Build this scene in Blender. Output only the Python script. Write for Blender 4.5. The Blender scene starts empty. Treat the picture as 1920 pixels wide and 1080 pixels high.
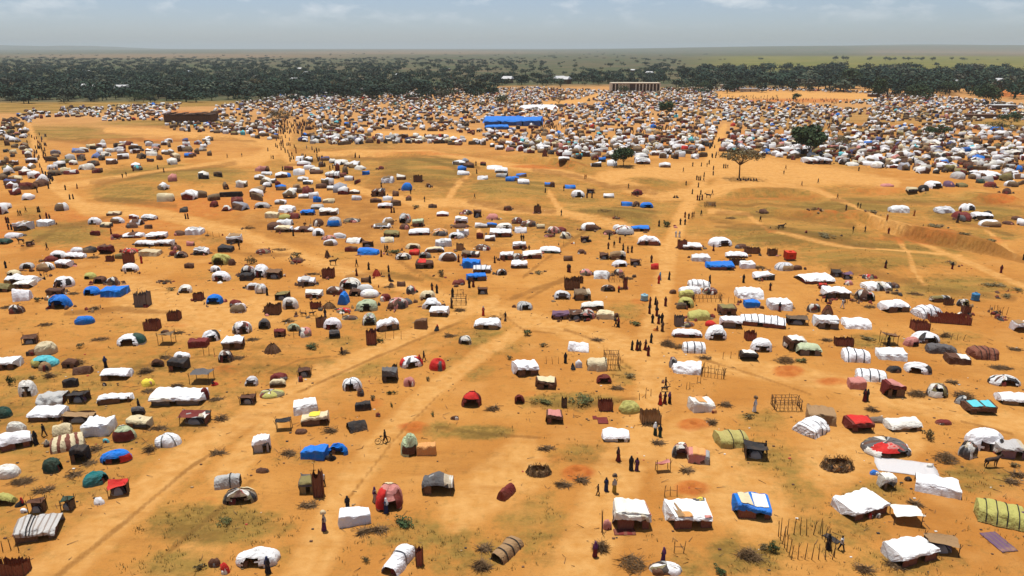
import bpy, math, random
import numpy as np
from mathutils import Vector, Matrix

# ------------------------------------------------------------------ camera, world, sun, exposure
scene = bpy.context.scene
COL = scene.collection
CAM_H, PITCH, FPX = 40.0, math.radians(17.8), 1400.0      # metres, downward tilt, focal length in photo pixels (1920 wide)
cam_d = bpy.data.cameras.new('camera'); cam = bpy.data.objects.new('camera', cam_d); COL.objects.link(cam)
cam.location = (0, 0, CAM_H); cam.rotation_euler = (math.radians(90) - PITCH, 0, 0)
cam_d.sensor_width = 36.0; cam_d.lens = 36.0 * FPX / 1920.0
cam_d.clip_start = 1.0; cam_d.clip_end = 200000.0
scene.camera = cam

SUN_EL, SUN_AZ = math.radians(79), math.radians(-30)      # azimuth from +Y towards +X: high, behind the camp, a little to the left
world = bpy.data.worlds.new('World'); scene.world = world; world.use_nodes = True
wn, wl = world.node_tree.nodes, world.node_tree.links
wn.clear()
w_out = wn.new('ShaderNodeOutputWorld'); w_bg = wn.new('ShaderNodeBackground'); w_sky = wn.new('ShaderNodeTexSky')
w_sky.sky_type = 'NISHITA'; w_sky.sun_disc = False
w_sky.sun_elevation = SUN_EL; w_sky.sun_rotation = SUN_AZ
w_sky.air_density = 0.55; w_sky.dust_density = 1.5; w_sky.ozone_density = 0.1; w_sky.altitude = 600.0
w_bg.inputs['Strength'].default_value = 0.095
w_tc = wn.new('ShaderNodeTexCoord'); w_map = wn.new('ShaderNodeMapping'); w_map.inputs['Scale'].default_value = (1.0, 1.0, 3.0)
w_noise = wn.new('ShaderNodeTexNoise'); w_noise.inputs['Scale'].default_value = 17.0; w_noise.inputs['Detail'].default_value = 7.0; w_noise.inputs['Roughness'].default_value = 0.6
w_ramp = wn.new('ShaderNodeValToRGB'); w_ramp.color_ramp.elements[0].position = 0.50; w_ramp.color_ramp.elements[1].position = 0.74
w_ramp.color_ramp.elements[0].color = (0, 0, 0, 1); w_ramp.color_ramp.elements[1].color = (0.55, 0.55, 0.55, 1)
w_mix = wn.new('ShaderNodeMixRGB'); w_mix.inputs['Color2'].default_value = (8.0, 8.1, 8.2, 1)
wl.new(w_tc.outputs['Generated'], w_map.inputs['Vector']); wl.new(w_map.outputs['Vector'], w_noise.inputs['Vector'])
wl.new(w_noise.outputs['Fac'], w_ramp.inputs['Fac'])
w_sep = wn.new('ShaderNodeSeparateXYZ'); wl.new(w_tc.outputs['Generated'], w_sep.inputs[0])
w_rng = wn.new('ShaderNodeMapRange'); w_rng.inputs[1].default_value = 0.022; w_rng.inputs[2].default_value = 0.048; wl.new(w_sep.outputs[2], w_rng.inputs[0])   # low clouds sink into the haze
w_mul = wn.new('ShaderNodeMath'); w_mul.operation = 'MULTIPLY'; wl.new(w_ramp.outputs['Color'], w_mul.inputs[0]); wl.new(w_rng.outputs[0], w_mul.inputs[1]); wl.new(w_mul.outputs[0], w_mix.inputs['Fac'])
wl.new(w_sky.outputs['Color'], w_mix.inputs['Color1']); wl.new(w_mix.outputs['Color'], w_bg.inputs['Color'])
wl.new(w_bg.outputs['Background'], w_out.inputs['Surface'])

sun_d = bpy.data.lights.new('sun', 'SUN'); sun = bpy.data.objects.new('sun', sun_d); COL.objects.link(sun)
sun_d.energy = 4.1; sun_d.angle = math.radians(0.53); sun_d.color = (1.0, 0.96, 0.90)
_sd = Vector((math.cos(SUN_EL) * math.sin(SUN_AZ), math.cos(SUN_EL) * math.cos(SUN_AZ), math.sin(SUN_EL)))
sun.rotation_euler = _sd.to_track_quat('Z', 'Y').to_euler()
sun.location = (0, 0, 60)
vs = scene.view_settings
vs.view_transform = 'Standard'; vs.look = 'None'; vs.gamma = 1.0; vs.use_curve_mapping = False
vs.exposure = 0.36
scene.cycles.max_bounces = 6; scene.cycles.diffuse_bounces = 3; scene.cycles.volume_bounces = 1
scene.cycles.transparent_max_bounces = 8

# ------------------------------------------------------------------ pixel <-> ground
SP, CP = math.sin(PITCH), math.cos(PITCH)
def ray(px, py):
    a = (np.asarray(px, float) - 960.0) / FPX; b = -(np.asarray(py, float) - 540.0) / FPX
    return a, CP + b * SP, -SP + b * CP
def flat(px, py, z=0.0):
    dx, dy, dz = ray(px, py)
    t = (CAM_H - z) / np.maximum(-dz, 1e-5)
    return dx * t, dy * t
def topx(x, y, z=0.0):
    dep = np.maximum(y * CP - (z - CAM_H) * SP, 0.1)
    return 960 + FPX * x / dep, 540 - FPX * (y * SP + (z - CAM_H) * CP) / dep

def sst(a, b, x):
    t = np.clip((x - a) / (b - a), 0, 1)
    return t * t * (3 - 2 * t)

class WaveNoise:                                   # cheap smooth noise: a sum of sines
    def __init__(self, seed, n=14):
        r = np.random.RandomState(seed)
        a = r.uniform(0, 2 * np.pi, n); f = 2.0 ** r.uniform(-1, 1.2, n)
        self.k = np.stack([np.cos(a) * f, np.sin(a) * f], 1); self.p = r.uniform(0, 6.28, n); self.w = 1 / f / np.sum(1 / f)
    def __call__(self, x, y):
        o = np.zeros(np.broadcast(x, y).shape)
        for (kx, ky), p, w in zip(self.k, self.p, self.w):
            o = o + w * np.sin(kx * x + ky * y + p + 1.3 * np.sin(0.6 * ky * x - 0.5 * kx * y + p * 2))
        return o
N1, N2, N3, N4 = WaveNoise(1), WaveNoise(2), WaveNoise(3), WaveNoise(4)

# mounds (px x, px y, half width px, half depth px, height m)
MOUNDS = [(790, 318, 110, 28, 1.8), (960, 360, 90, 22, 1.6), (1150, 405, 90, 14, 1.4), (1205, 345, 80, 16, 1.6), (330, 340, 150, 26, 1.5),
          (860, 650, 60, 20, 0.5), (1480, 440, 120, 22, 1.2), (1650, 490, 160, 25, 1.2), (1820, 400, 120, 14, 1.2), (120, 440, 100, 22, 1.0),
          (240, 300, 130, 10, 1.2), (390, 270, 110, 7, 1.0), (330, 240, 120, 6, 1.0), (1560, 410, 100, 10, 1.0), (1080, 755, 110, 12, 0.45), (420, 1000, 150, 60, 0.4)]
PITS = [(1083, 884, 27, 13, .5), (778, 801, 24, 9, .4), (1302, 796, 27, 10, .5), (1298, 915, 26, 12, .5), (1478, 696, 24, 10, .5), (1562, 716, 22, 8, .3),
        (1890, 962, 40, 24, .4), (420, 692, 22, 8, .3), (1890, 545, 26, 8, .2), (1530, 628, 24, 7, .3)]
# eroded banks facing the camera: polyline in px, height m
BANKS = [([(1345, 372), (1400, 366), (1480, 366), (1560, 372)], 1.8), ([(1560, 396), (1640, 424), (1700, 440), (1800, 458), (1920, 480)], 2.2),
         ([(955, 306), (1000, 303), (1060, 312), (1115, 326)], 1.8), ([(1420, 398), (1500, 408), (1600, 414)], 1.2), ([(1820, 374), (1870, 372), (1920, 376)], 1.6),
         ([(600, 292), (660, 290), (760, 296), (850, 290)], 1.2), ([(280, 262), (360, 258), (470, 262)], 1.2), ([(130, 262), (200, 268), (280, 264)], 1.0),
         ([(1570, 360), (1650, 358), (1800, 366)], 1.0)]
_M = []
for x, y, rx, ry, h in MOUNDS:
    cx, cy = flat(x, y); x2, _ = flat(x + rx, y); _, y2 = flat(x, y - ry)
    _M.append((float(cx), float(cy), float(x2 - cx), float(y2 - cy), h))
_P = []
for x, y, rx, ry, h in PITS:
    cx, cy = flat(x, y); x2, _ = flat(x + rx, y)
    _P.append((float(cx), float(cy), float(x2 - cx), h))
_B = []
for pl, h in BANKS:
    w = [flat(a, b) for a, b in pl]
    _B.append(([float(q[0]) for q in w], [float(q[1]) for q in w], h))
def height(x, y):
    x = np.asarray(x, float); y = np.asarray(y, float)
    fade = 1 - sst(1500, 4000, y)
    z = (0.35 * N1(x / 28, y / 28) + 0.10 * N2(x / 6, y / 6) + 0.8 * N3(x / 110, y / 110) * sst(90, 250, y)) * fade
    for cx, cy, rx, ry, h in _M:
        d = ((x - cx) / rx) ** 2 + ((y - cy) / ry) ** 2
        z = z + h * np.exp(-1.6 * d) * (1 + 0.5 * N2(x / 5, y / 5))
    for cx, cy, r, h in _P:
        d = np.sqrt((x - cx) ** 2 + (y - cy) ** 2) / r
        z = z + h * np.exp(-(d / 0.75) ** 2) - h * 2.6 * np.exp(-(d / 0.22) ** 2)
    for bx, by, h in _B:
        yb = np.interp(x, bx, by) + 1.6 * N3(x / 11, y / 11) + 9 * N2(x / 40, y / 60)
        ta = sst(bx[0], bx[0] + 0.2 * (bx[-1] - bx[0]), x) * (1 - sst(bx[-1] - 0.2 * (bx[-1] - bx[0]), bx[-1], x))
        d = y - yb
        z = z + h * ta * sst(-2.0, 1.5, d) * np.exp(-np.maximum(d, 0) / 22) * (1 + .35 * N1(x / 9, y / 9))
        z = z - 0.35 * h * ta * np.exp(-(d / 6) ** 2) * (d < 0)
    # distant low hills
    pxx = x / np.maximum(y, 1)
    z = z + sst(7000, 13000, y) * 40 * (0.75 + 0.4 * N4(x / 1800, y / 2600)) * (0.55 + 2.3 * sst(0.02, 0.45, pxx))
    z = z + 95 * np.exp(-((x + 11400) / 1500) ** 2 - ((y - 17000) / 2500) ** 2) + 60 * np.exp(-((x + 9500) / 700) ** 2 - ((y - 17500) / 2500) ** 2)
    z = z + 60 * np.exp(-((x - 9800) / 1900) ** 2 - ((y - 19000) / 2500) ** 2)
    return z
# ------------------------------------------------------------------ scene-graph helpers
def link(o, parent=None):
    COL.objects.link(o)
    if parent is not None: o.parent = parent
    return o
def mesh_obj(name, verts, faces, mat, parent=None, color=None, uv=None, smooth=True):
    me = bpy.data.meshes.new(name)
    me.from_pydata([tuple(v) for v in verts], [], faces)
    if uv is not None:
        l = me.uv_layers.new(name='UVMap')
        idx = np.empty(len(me.loops), int); me.loops.foreach_get('vertex_index', idx)
        l.data.foreach_set('uv', np.asarray(uv, float)[idx].ravel())
    if smooth: me.polygons.foreach_set('use_smooth', [True] * len(me.polygons))
    if mat: me.materials.append(mat)
    o = bpy.data.objects.new(name, me); link(o, parent)
    if color is not None: o.color = (*color, 1)
    return o
def empty(name, loc, rz=0.0):
    o = bpy.data.objects.new(name, None); o.empty_display_size = 0.3; o.location = loc; o.rotation_euler = (0, 0, rz)
    return link(o)
def tag(o, label=None, cat=None, group=None, kind=None):
    if label: o['label'] = label
    if cat: o['category'] = cat
    if group: o['group'] = group
    if kind: o['kind'] = kind
    return o
def copy_tree(o, loc, rz=0.0, sc=1.0):
    r = o.copy(); COL.objects.link(r); r.location = loc; r.rotation_euler = (0, 0, rz); r.scale = (sc,) * 3
    for ch in o.children:
        c = ch.copy(); COL.objects.link(c); c.parent = r
        for g in ch.children:
            d = g.copy(); COL.objects.link(d); d.parent = c
    return r

class MB:                                            # collects shapes that become one mesh
    def __init__(s): s.v = []; s.f = []
    def add(s, v, f):
        n = len(s.v); s.v += [tuple(p) for p in v]; s.f += [tuple(i + n for i in q) for q in f]
    def stick(s, a, b, r0, r1=None, n=4):
        a, b = Vector(a), Vector(b); r1 = r0 * 0.7 if r1 is None else r1
        d = (b - a).normalized(); u = d.orthogonal().normalized(); w = d.cross(u)
        v = [a + (u * math.cos(k * 6.2832 / n) + w * math.sin(k * 6.2832 / n)) * r0 for k in range(n)]
        v += [b + (u * math.cos(k * 6.2832 / n) + w * math.sin(k * 6.2832 / n)) * r1 for k in range(n)]
        f = [(k, (k + 1) % n, n + (k + 1) % n, n + k) for k in range(n)] + [tuple(range(n, 2 * n)), tuple(reversed(range(n)))]
        s.add(v, f)
    def box(s, x0, x1, y0, y1, z0, z1):
        s.add([(x0, y0, z0), (x1, y0, z0), (x1, y1, z0), (x0, y1, z0), (x0, y0, z1), (x1, y0, z1), (x1, y1, z1), (x0, y1, z1)],
              [(0, 3, 2, 1), (4, 5, 6, 7), (0, 1, 5, 4), (1, 2, 6, 5), (2, 3, 7, 6), (3, 0, 4, 7)])
    def build(s, name, mat, parent=None, color=None, smooth=False):
        return mesh_obj(name, s.v, s.f, mat, parent, color, smooth=smooth)

# ------------------------------------------------------------------ materials
def nodes(name, rough=0.9):
    m = bpy.data.materials.new(name); m.use_nodes = True
    nt = m.node_tree; b = nt.nodes['Principled BSDF']; b.inputs['Roughness'].default_value = rough
    b.inputs['Specular IOR Level'].default_value = 0.2
    return m, nt.nodes, nt.links, b
def nz(n, l, scale, detail=4.0, vec=None, rough=0.55):
    t = n.new('ShaderNodeTexNoise'); t.inputs['Scale'].default_value = scale; t.inputs['Detail'].default_value = detail; t.inputs['Roughness'].default_value = rough
    if vec is not None: l.new(vec, t.inputs['Vector'])
    return t.outputs['Fac']
def rng(n, l, src, a, b, c=0.0, d=1.0):
    r = n.new('ShaderNodeMapRange'); r.inputs[1].default_value = a; r.inputs[2].default_value = b; r.inputs[3].default_value = c; r.inputs[4].default_value = d
    l.new(src, r.inputs[0]); return r.outputs[0]
def mixc(n, l, fac, a, b, mode='MIX'):
    m = n.new('ShaderNodeMixRGB'); m.blend_type = mode
    for s, v in ((0, fac), (1, a), (2, b)):
        if isinstance(v, (int, float)): m.inputs[s].default_value = v
        elif isinstance(v, tuple): m.inputs[s].default_value = (*v, 1)
        else: l.new(v, m.inputs[s])
    return m.outputs[0]
def mth(n, l, op, a, b=None):
    m = n.new('ShaderNodeMath'); m.operation = op
    for i, v in enumerate((a, b)):
        if v is None: continue
        if isinstance(v, (int, float)): m.inputs[i].default_value = v
        else: l.new(v, m.inputs[i])
    return m.outputs[0]
def bump(n, l, b, h, strength, dist):
    k = n.new('ShaderNodeBump'); k.inputs['Strength'].default_value = strength; k.inputs['Distance'].default_value = dist
    l.new(h, k.inputs['Height']); l.new(k.outputs['Normal'], b.inputs['Normal'])

def cloth_material(name, kind):
    m, n, l, b = nodes(name, 0.75)
    oi = n.new('ShaderNodeObjectInfo'); tc = n.new('ShaderNodeTexCoord'); geo = n.new('ShaderNodeNewGeometry')
    uvm = n.new('ShaderNodeUVMap'); sep = n.new('ShaderNodeSeparateXYZ'); l.new(uvm.outputs[0], sep.inputs[0])
    pos = geo.outputs['Position']
    c = oi.outputs['Color']
    if kind == 'bands':                               # printed dark bands across a relief tarpaulin
        fr = mth(n, l, 'FRACT', mth(n, l, 'MULTIPLY', sep.outputs[0], 1.05))
        w = mth(n, l, 'LESS_THAN', mth(n, l, 'ABSOLUTE', mth(n, l, 'SUBTRACT', fr, 0.5)), 0.075)
        c = mixc(n, l, w, c, (0.05, 0.055, 0.07))
    elif kind == 'stripe':
        fr = mth(n, l, 'FRACT', mth(n, l, 'ADD', mth(n, l, 'MULTIPLY', sep.outputs[0], 1.3), mth(n, l, 'MULTIPLY', nz(n, l, 1.5, 2, pos), 0.3)))
        w = mth(n, l, 'LESS_THAN', fr, 0.42)
        c = mixc(n, l, w, c, (0.17, 0.055, 0.035))
    elif kind == 'pale_stripe':
        fr = mth(n, l, 'FRACT', mth(n, l, 'MULTIPLY', sep.outputs[0], 2.2))
        w = mth(n, l, 'LESS_THAN', fr, 0.3)
        c = mixc(n, l, mth(n, l, 'MULTIPLY', w, 0.7), c, (0.16, 0.11, 0.08))
    elif kind == 'patch':                             # sewn patchwork of cloths and sacking
        v = n.new('ShaderNodeTexVoronoi'); v.inputs['Scale'].default_value = 1.5; l.new(uvm.outputs[0], v.inputs['Vector'])
        hs = n.new('ShaderNodeSeparateColor'); l.new(v.outputs['Color'], hs.inputs[0])
        rp = n.new('ShaderNodeValToRGB'); rp.color_ramp.interpolation = 'CONSTANT'
        els = rp.color_ramp.elements
        els[0].position = 0.0; els[0].color = (0.10, 0.05, 0.035, 1); els[1].position = 0.2; els[1].color = (0.45, 0.38, 0.27, 1)
        for p_, c_ in ((0.36, (0.03, 0.03, 0.032)), (0.5, (0.33, 0.06, 0.05)), (0.58, (0.6, 0.58, 0.52)), (0.76, (0.2, 0.17, 0.09)), (0.88, (0.3, 0.3, 0.29))):
            e = els.new(p_); e.color = (*c_, 1)
        l.new(hs.outputs[0], rp.inputs[0])
        c = mixc(n, l, rng(n, l, hs.outputs[1], 0.45, 0.5), c, rp.outputs[0])
    elif kind == 'straw':
        mp = n.new('ShaderNodeMapping'); mp.inputs['Scale'].default_value = (14, 1.0, 1); l.new(uvm.outputs[0], mp.inputs[0])
        g = nz(n, l, 3.0, 3, mp.outputs[0])
        c = mixc(n, l, rng(n, l, g, 0.35, 0.7), c, mixc(n, l, 0.6, c, (0.32, 0.2, 0.1)))
    big = rng(n, l, nz(n, l, 0.9, 3, pos), 0.45, 0.75)
    c = mixc(n, l, mth(n, l, 'MULTIPLY', big, 0.30), c, mixc(n, l, 0.5, c, (0.34, 0.2, 0.1)))      # dust
    low = rng(n, l, sep.outputs[1], 0.0, 0.35, 0.45, 0.0)
    c = mixc(n, l, mth(n, l, 'MULTIPLY', low, rng(n, l, nz(n, l, 3.0, 3, pos), 0.35, 0.6)), c, (0.40, 0.22, 0.09))  # splashed soil along the hem
    l.new(c, b.inputs['Base Color'])
    h = mth(n, l, 'ADD', nz(n, l, 2.2, 5, pos, 0.6), mth(n, l, 'MULTIPLY', nz(n, l, 9.0, 3, pos), 0.3))
    bump(n, l, b, h, 0.85, 0.16 if kind != 'straw' else 0.06)
    return m
CLOTH = {k: cloth_material('cloth_' + k, k) for k in ('plain', 'bands', 'stripe', 'pale_stripe', 'patch', 'straw')}

def simple(name, col, var=0.3, scale=3.0, rough=0.9, use_obj=False, dark=None):
    m, n, l, b = nodes(name, rough)
    geo = n.new('ShaderNodeNewGeometry')
    c = col
    if use_obj:
        oi = n.new('ShaderNodeObjectInfo'); c = oi.outputs['Color']
    f = rng(n, l, nz(n, l, scale, 4, geo.outputs['Position']), 0.3, 0.7)
    if use_obj: c2 = mixc(n, l, 1.0, c, (1 - var,) * 3, 'MULTIPLY')
    else: c2 = dark or tuple(k * (1 - var) for k in col)
    l.new(mixc(n, l, f, c2, c), b.inputs['Base Color'])
    return m
WOOD = simple('stick_wood', (0.13, 0.075, 0.04), 0.45, 6)
TWIG = simple('dry_twigs', (0.19, 0.115, 0.055), 0.5, 2.0)
SKIN = simple('skin', (0.045, 0.025, 0.017), 0.2)
WEAR = simple('clothing', (0.1, 0.1, 0.1), 0.25, 6, use_obj=True)
HIDE = simple('hide', (0.07, 0.045, 0.032), 0.4, 5)
PLAST = simple('moulded_plastic', (0.3, 0.3, 0.3), 0.12, 2, rough=0.5, use_obj=True)
def leaf_material(name, a, bcol, scale=0.6):
    m, n, l, b = nodes(name, 0.8)
    geo = n.new('ShaderNodeNewGeometry'); oi = n.new('ShaderNodeObjectInfo')
    f = rng(n, l, nz(n, l, scale, 3, geo.outputs['Position']), 0.35, 0.68)
    r = n.new('ShaderNodeTexWhiteNoise'); r.noise_dimensions = '1D'; l.new(geo.outputs['Random Per Island'], r.inputs['W'])
    c = mixc(n, l, f, a, bcol)
    c = mixc(n, l, mth(n, l, 'MULTIPLY', r.outputs['Value'], 0.35), c, tuple(k * 1.5 for k in bcol))
    l.new(c, b.inputs['Base Color']); return m
LEAF = leaf_material('leaf_green', (0.018, 0.034, 0.014), (0.045, 0.072, 0.024))
LEAF_DK = leaf_material('leaf_dark', (0.010, 0.025, 0.017), (0.026, 0.050, 0.026), 0.4)
def far_leaf():
    m, n, l, b = nodes('leaf_far', 0.8)
    a = n.new('ShaderNodeAttribute'); a.attribute_name = 'tint'; geo = n.new('ShaderNodeNewGeometry')
    f = rng(n, l, nz(n, l, 0.4, 2, geo.outputs['Position']), 0.35, 0.65, 0.65, 1.25)
    l.new(mixc(n, l, 1.0, a.outputs['Vector'], f, 'MULTIPLY'), b.inputs['Base Color']); return m
LEAF_FAR = far_leaf()
LEAF_DRY = leaf_material('leaf_dry', (0.09, 0.075, 0.03), (0.17, 0.13, 0.06))
LEAF_BUSH = leaf_material('leaf_bush', (0.05, 0.06, 0.02), (0.12, 0.12, 0.04))
PLASTER = simple('pale_plaster', (0.58, 0.50, 0.38), 0.25, 0.3)
MUD = simple('mud_brick', (0.16, 0.085, 0.05), 0.4, 0.6)
TIN = simple('tin_roof', (0.55, 0.55, 0.54), 0.25, 0.4, rough=0.5)
# ------------------------------------------------------------------ ground
def polymask(px, py, pts, soft=0.5):
    """1 on a band along a polyline given as (x, y, half width) in photo pixels, 0 off it"""
    out = np.zeros(px.shape)
    for (x0, y0, w0), (x1, y1, w1) in zip(pts[:-1], pts[1:]):
        dx, dy = x1 - x0, (y1 - y0)
        t = np.clip(((px - x0) * dx + (py - y0) * dy) / (dx * dx + dy * dy), 0, 1)
        d = np.hypot(px - (x0 + t * dx), (py - (y0 + t * dy)) * 1.0)
        w = w0 + (w1 - w0) * t
        out = np.maximum(out, 1 - sst(1 - soft, 1 + soft, d / w))
    return out
def blob(px, py, x, y, rx, ry):
    return 1 - sst(0.35, 1.25, np.sqrt(((px - x) / rx) ** 2 + ((py - y) / ry) ** 2))
PATHS = [[(60, 1110, 45), (200, 990, 36), (330, 875, 28), (430, 803, 22), (560, 722, 18), (700, 660, 14), (850, 595, 11), (930, 560, 9)],
         [(560, 1110, 42), (640, 935, 30), (720, 825, 24), (800, 740, 18), (880, 680, 14), (960, 630, 12), (1010, 595, 10)],
         [(1075, 1110, 55), (1130, 950, 52), (1190, 830, 40), (1225, 730, 32), (1218, 650, 26), (1240, 560, 20), (1252, 480, 17), (1272, 415, 14), (1305, 355, 14), (1330, 310, 14), (1345, 265, 10), (1360, 235, 5)],
         [(1240, 668, 22), (1400, 690, 18), (1560, 715, 17), (1700, 752, 18), (1930, 800, 20)],
         [(880, 570, 10), (980, 595, 14), (1080, 622, 18), (1190, 655, 24)],
         [(55, 235, 4), (72, 290, 7), (100, 350, 10), (160, 392, 12), (300, 402, 9), (450, 440, 12), (600, 495, 12), (720, 530, 10), (830, 556, 10), (900, 580, 10)],
         [(548, 235, 6), (525, 275, 14), (480, 300, 12), (420, 306, 6), (300, 325, 5), (200, 340, 6), (120, 350, 8)],
         [(525, 275, 10), (560, 320, 7), (680, 360, 6), (790, 383, 7), (840, 380, 8), (930, 392, 7), (1050, 400, 6), (1180, 430, 9), (1250, 470, 12)],
         [(600, 288, 4), (680, 290, 5), (800, 288, 4), (930, 308, 6), (1050, 322, 6), (1150, 348, 8), (1240, 370, 8), (1300, 362, 10)],
         [(1310, 362, 12), (1420, 350, 9), (1530, 356, 6), (1600, 388, 4), (1640, 420, 5), (1700, 440, 6), (1780, 480, 5), (1930, 540, 5)],
         [(1680, 440, 4), (1700, 475, 4), (1712, 510, 4), (1735, 535, 3)], [(1850, 430, 3), (1880, 455, 4), (1905, 480, 3)],
         [(880, 330, 3), (855, 350, 5), (838, 378, 6)], [(1030, 362, 4), (1045, 385, 5), (1060, 402, 4)], [(1330, 395, 5), (1400, 400, 4), (1440, 440, 3), (1600, 470, 4), (1800, 480, 3)],
         [(1360, 320, 30), (1450, 322, 26), (1560, 330, 18), (1680, 345, 10)], [(1130, 335, 14), (1220, 325, 18), (1330, 320, 20)],
         [(700, 250, 5), (840, 252, 5), (900, 262, 5)], [(1350, 178, 6), (1500, 178, 7), (1640, 182, 6)], [(1020, 195, 4), (1090, 190, 4), (1120, 178, 3)],
         [(200, 245, 5), (300, 250, 6), (440, 262, 5), (520, 272, 8)], [(600, 700, 20), (500, 800, 20), (420, 900, 30)], [(1560, 860, 60), (1700, 830, 30)], [(1290, 850, 70), (1420, 960, 60)],
         [(250, 560, 40), (420, 600, 40), (500, 580, 30)], [(980, 870, 50), (860, 960, 40)]]
GRASS = [(330, 330, 150, 22, .8), (240, 365, 80, 20, .6), (800, 320, 100, 26, .95), (960, 355, 80, 24, .95), (1150, 402, 90, 14, .9), (1080, 375, 60, 10, .6), (1210, 345, 70, 14, .6),
         (1480, 440, 150, 26, .8), (1650, 480, 170, 30, .8), (1800, 540, 130, 24, .7), (1600, 390, 160, 14, .8), (1820, 400, 120, 20, .7), (1400, 400, 80, 18, .7), (1700, 372, 180, 10, .6), (1850, 440, 80, 14, .6),
         (400, 985, 150, 45, .8), (330, 1060, 90, 30, .75), (560, 1050, 90, 30, .45), (800, 1000, 120, 40, .6), (1000, 980, 70, 60, .5), (900, 810, 70, 14, .85), (830, 805, 40, 16, .6), (1080, 752, 100, 16, .95), (1170, 700, 30, 25, .7),
         (920, 640, 70, 30, .6), (870, 690, 60, 25, .6), (650, 690, 100, 22, .6), (560, 700, 60, 20, .4), (1180, 585, 60, 18, .5), (1200, 420, 30, 14, .7), (120, 440, 90, 25, .7), (60, 400, 30, 16, .4),
         (640, 480, 30, 10, .4), (740, 520, 50, 12, .4), (1000, 860, 70, 25, .35), (1100, 850, 60, 20, .5), (1420, 860, 70, 40, .55), (1480, 870, 60, 30, .5), (1380, 900, 60, 20, .45), (1500, 920, 60, 40, .4), (1640, 930, 60, 30, .65),
         (1560, 1000, 100, 40, .4), (1700, 1060, 120, 30, .4), (1830, 900, 80, 30, .6), (1400, 1040, 80, 40, .6), (1300, 1060, 60, 30, .4), (1000, 1000, 60, 60, .35), (870, 1040, 100, 40, .5), (700, 600, 60, 14, .35), (1430, 790, 50, 22, .6), (1640, 640, 60, 14, .6),
         (1780, 640, 70, 20, .4), (380, 830, 40, 14, .4), (500, 820, 40, 12, .3), (560, 860, 50, 14, .35), (90, 920, 50, 16, .4), (170, 725, 70, 12, .5), (60, 710, 60, 16, .4), (280, 690, 60, 10, .5), (480, 690, 60, 14, .4), (450, 730, 50, 10, .3),
         (60, 203, 160, 11, 1), (250, 192, 280, 9, 1), (330, 232, 140, 9, .8), (120, 246, 80, 9, .8), (150, 258, 110, 6, .7), (1870, 232, 70, 7, .9), (870, 560, 40, 10, .3), (1860, 345, 60, 8, .25), (640, 640, 40, 10, .4), (790, 520, 60, 12, .35),
         (380, 560, 60, 10, .25), (260, 610, 80, 12, .35), (60, 610, 80, 14, .3), (420, 520, 60, 10, .3), (230, 460, 90, 12, .35), (400, 450, 50, 10, .3)]
REDS = [(1083, 888, 40, 18, .95), (778, 801, 38, 14, .9), (1302, 797, 38, 14, .9), (1298, 916, 42, 18, .9), (1478, 697, 36, 14, 1), (1562, 716, 50, 10, .7), (1890, 965, 70, 40, .55), (425, 692, 36, 10, .7), (700, 755, 40, 14, .45), (1450, 372, 110, 6, .9), (1760, 448, 160, 12, .9),
        (1030, 312, 90, 6, .9), (1560, 408, 100, 10, .7), (1870, 374, 60, 6, .9), (800, 292, 140, 4, .5), (300, 264, 180, 4, .6), (1420, 442, 40, 8, .7), (1640, 360, 100, 5, .5), (1840, 540, 60, 8, .5), (780, 515, 60, 8, .3), (1200, 565, 30, 8, .5), (430, 985, 60, 22, .4), (1890, 545, 40, 8, .6),
        (760, 980, 40, 14, .5), (1030, 860, 40, 12, .4), (330, 610, 40, 8, .4), (1620, 365, 260, 12, .25), (1500, 188, 160, 5, .6), (1830, 150, 60, 12, .8), (1880, 175, 60, 10, .8), (320, 640, 60, 20, .2), (1500, 410, 60, 6, .6), (150, 600, 120, 16, .2), (990, 740, 30, 14, .35), (390, 940, 30, 14, .35)]
# ruts, gutters and trampled edges: darker soil and dead grass
DARKS = [[(95, 1090, 7), (240, 975, 5), (350, 880, 4), (420, 833, 3)], [(300, 1050, 5), (380, 985, 6), (470, 900, 5)], [(650, 935, 3), (735, 828, 3), (830, 735, 2)], [(560, 735, 3), (700, 672, 3), (860, 605, 2)],
         [(820, 800, 5), (900, 812, 4), (1010, 820, 3)], [(1000, 760, 5), (1090, 762, 7), (1190, 748, 5)], [(940, 590, 3), (985, 620, 2), (1040, 625, 2)], [(210, 700, 4), (300, 680, 3), (400, 665, 2)], [(1800, 790, 3), (1900, 815, 3)], [(1180, 690, 3), (1120, 640, 3), (1060, 618, 2)],
         [(1300, 668, 3), (1420, 705, 3), (1520, 740, 2)], [(500, 700, 3), (560, 675, 2), (620, 668, 2)], [(1740, 400, 2), (1840, 425, 2), (1900, 440, 2)], [(1330, 380, 2), (1450, 388, 2), (1600, 400, 2)], [(1340, 425, 2), (1500, 445, 3), (1640, 470, 2)], [(700, 300, 2), (800, 296, 2), (900, 318, 2)],
         [(180, 350, 3), (300, 332, 3), (440, 305, 2)], [(230, 400, 2), (120, 430, 4), (40, 470, 3)], [(720, 470, 2), (770, 505, 3), (830, 530, 2)], [(620, 520, 2), (560, 540, 2)], [(1100, 430, 2), (980, 520, 2)], [(990, 560, 2), (1060, 520, 2)], [(1150, 390, 2), (1230, 398, 3)], [(1900, 300, 2), (1820, 300, 2)]]
BARE_RED_PLAIN = [(330, 105, 420, 6, 1.0), (720, 99, 360, 4, .9), (150, 108, 60, 3, .8)]

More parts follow.
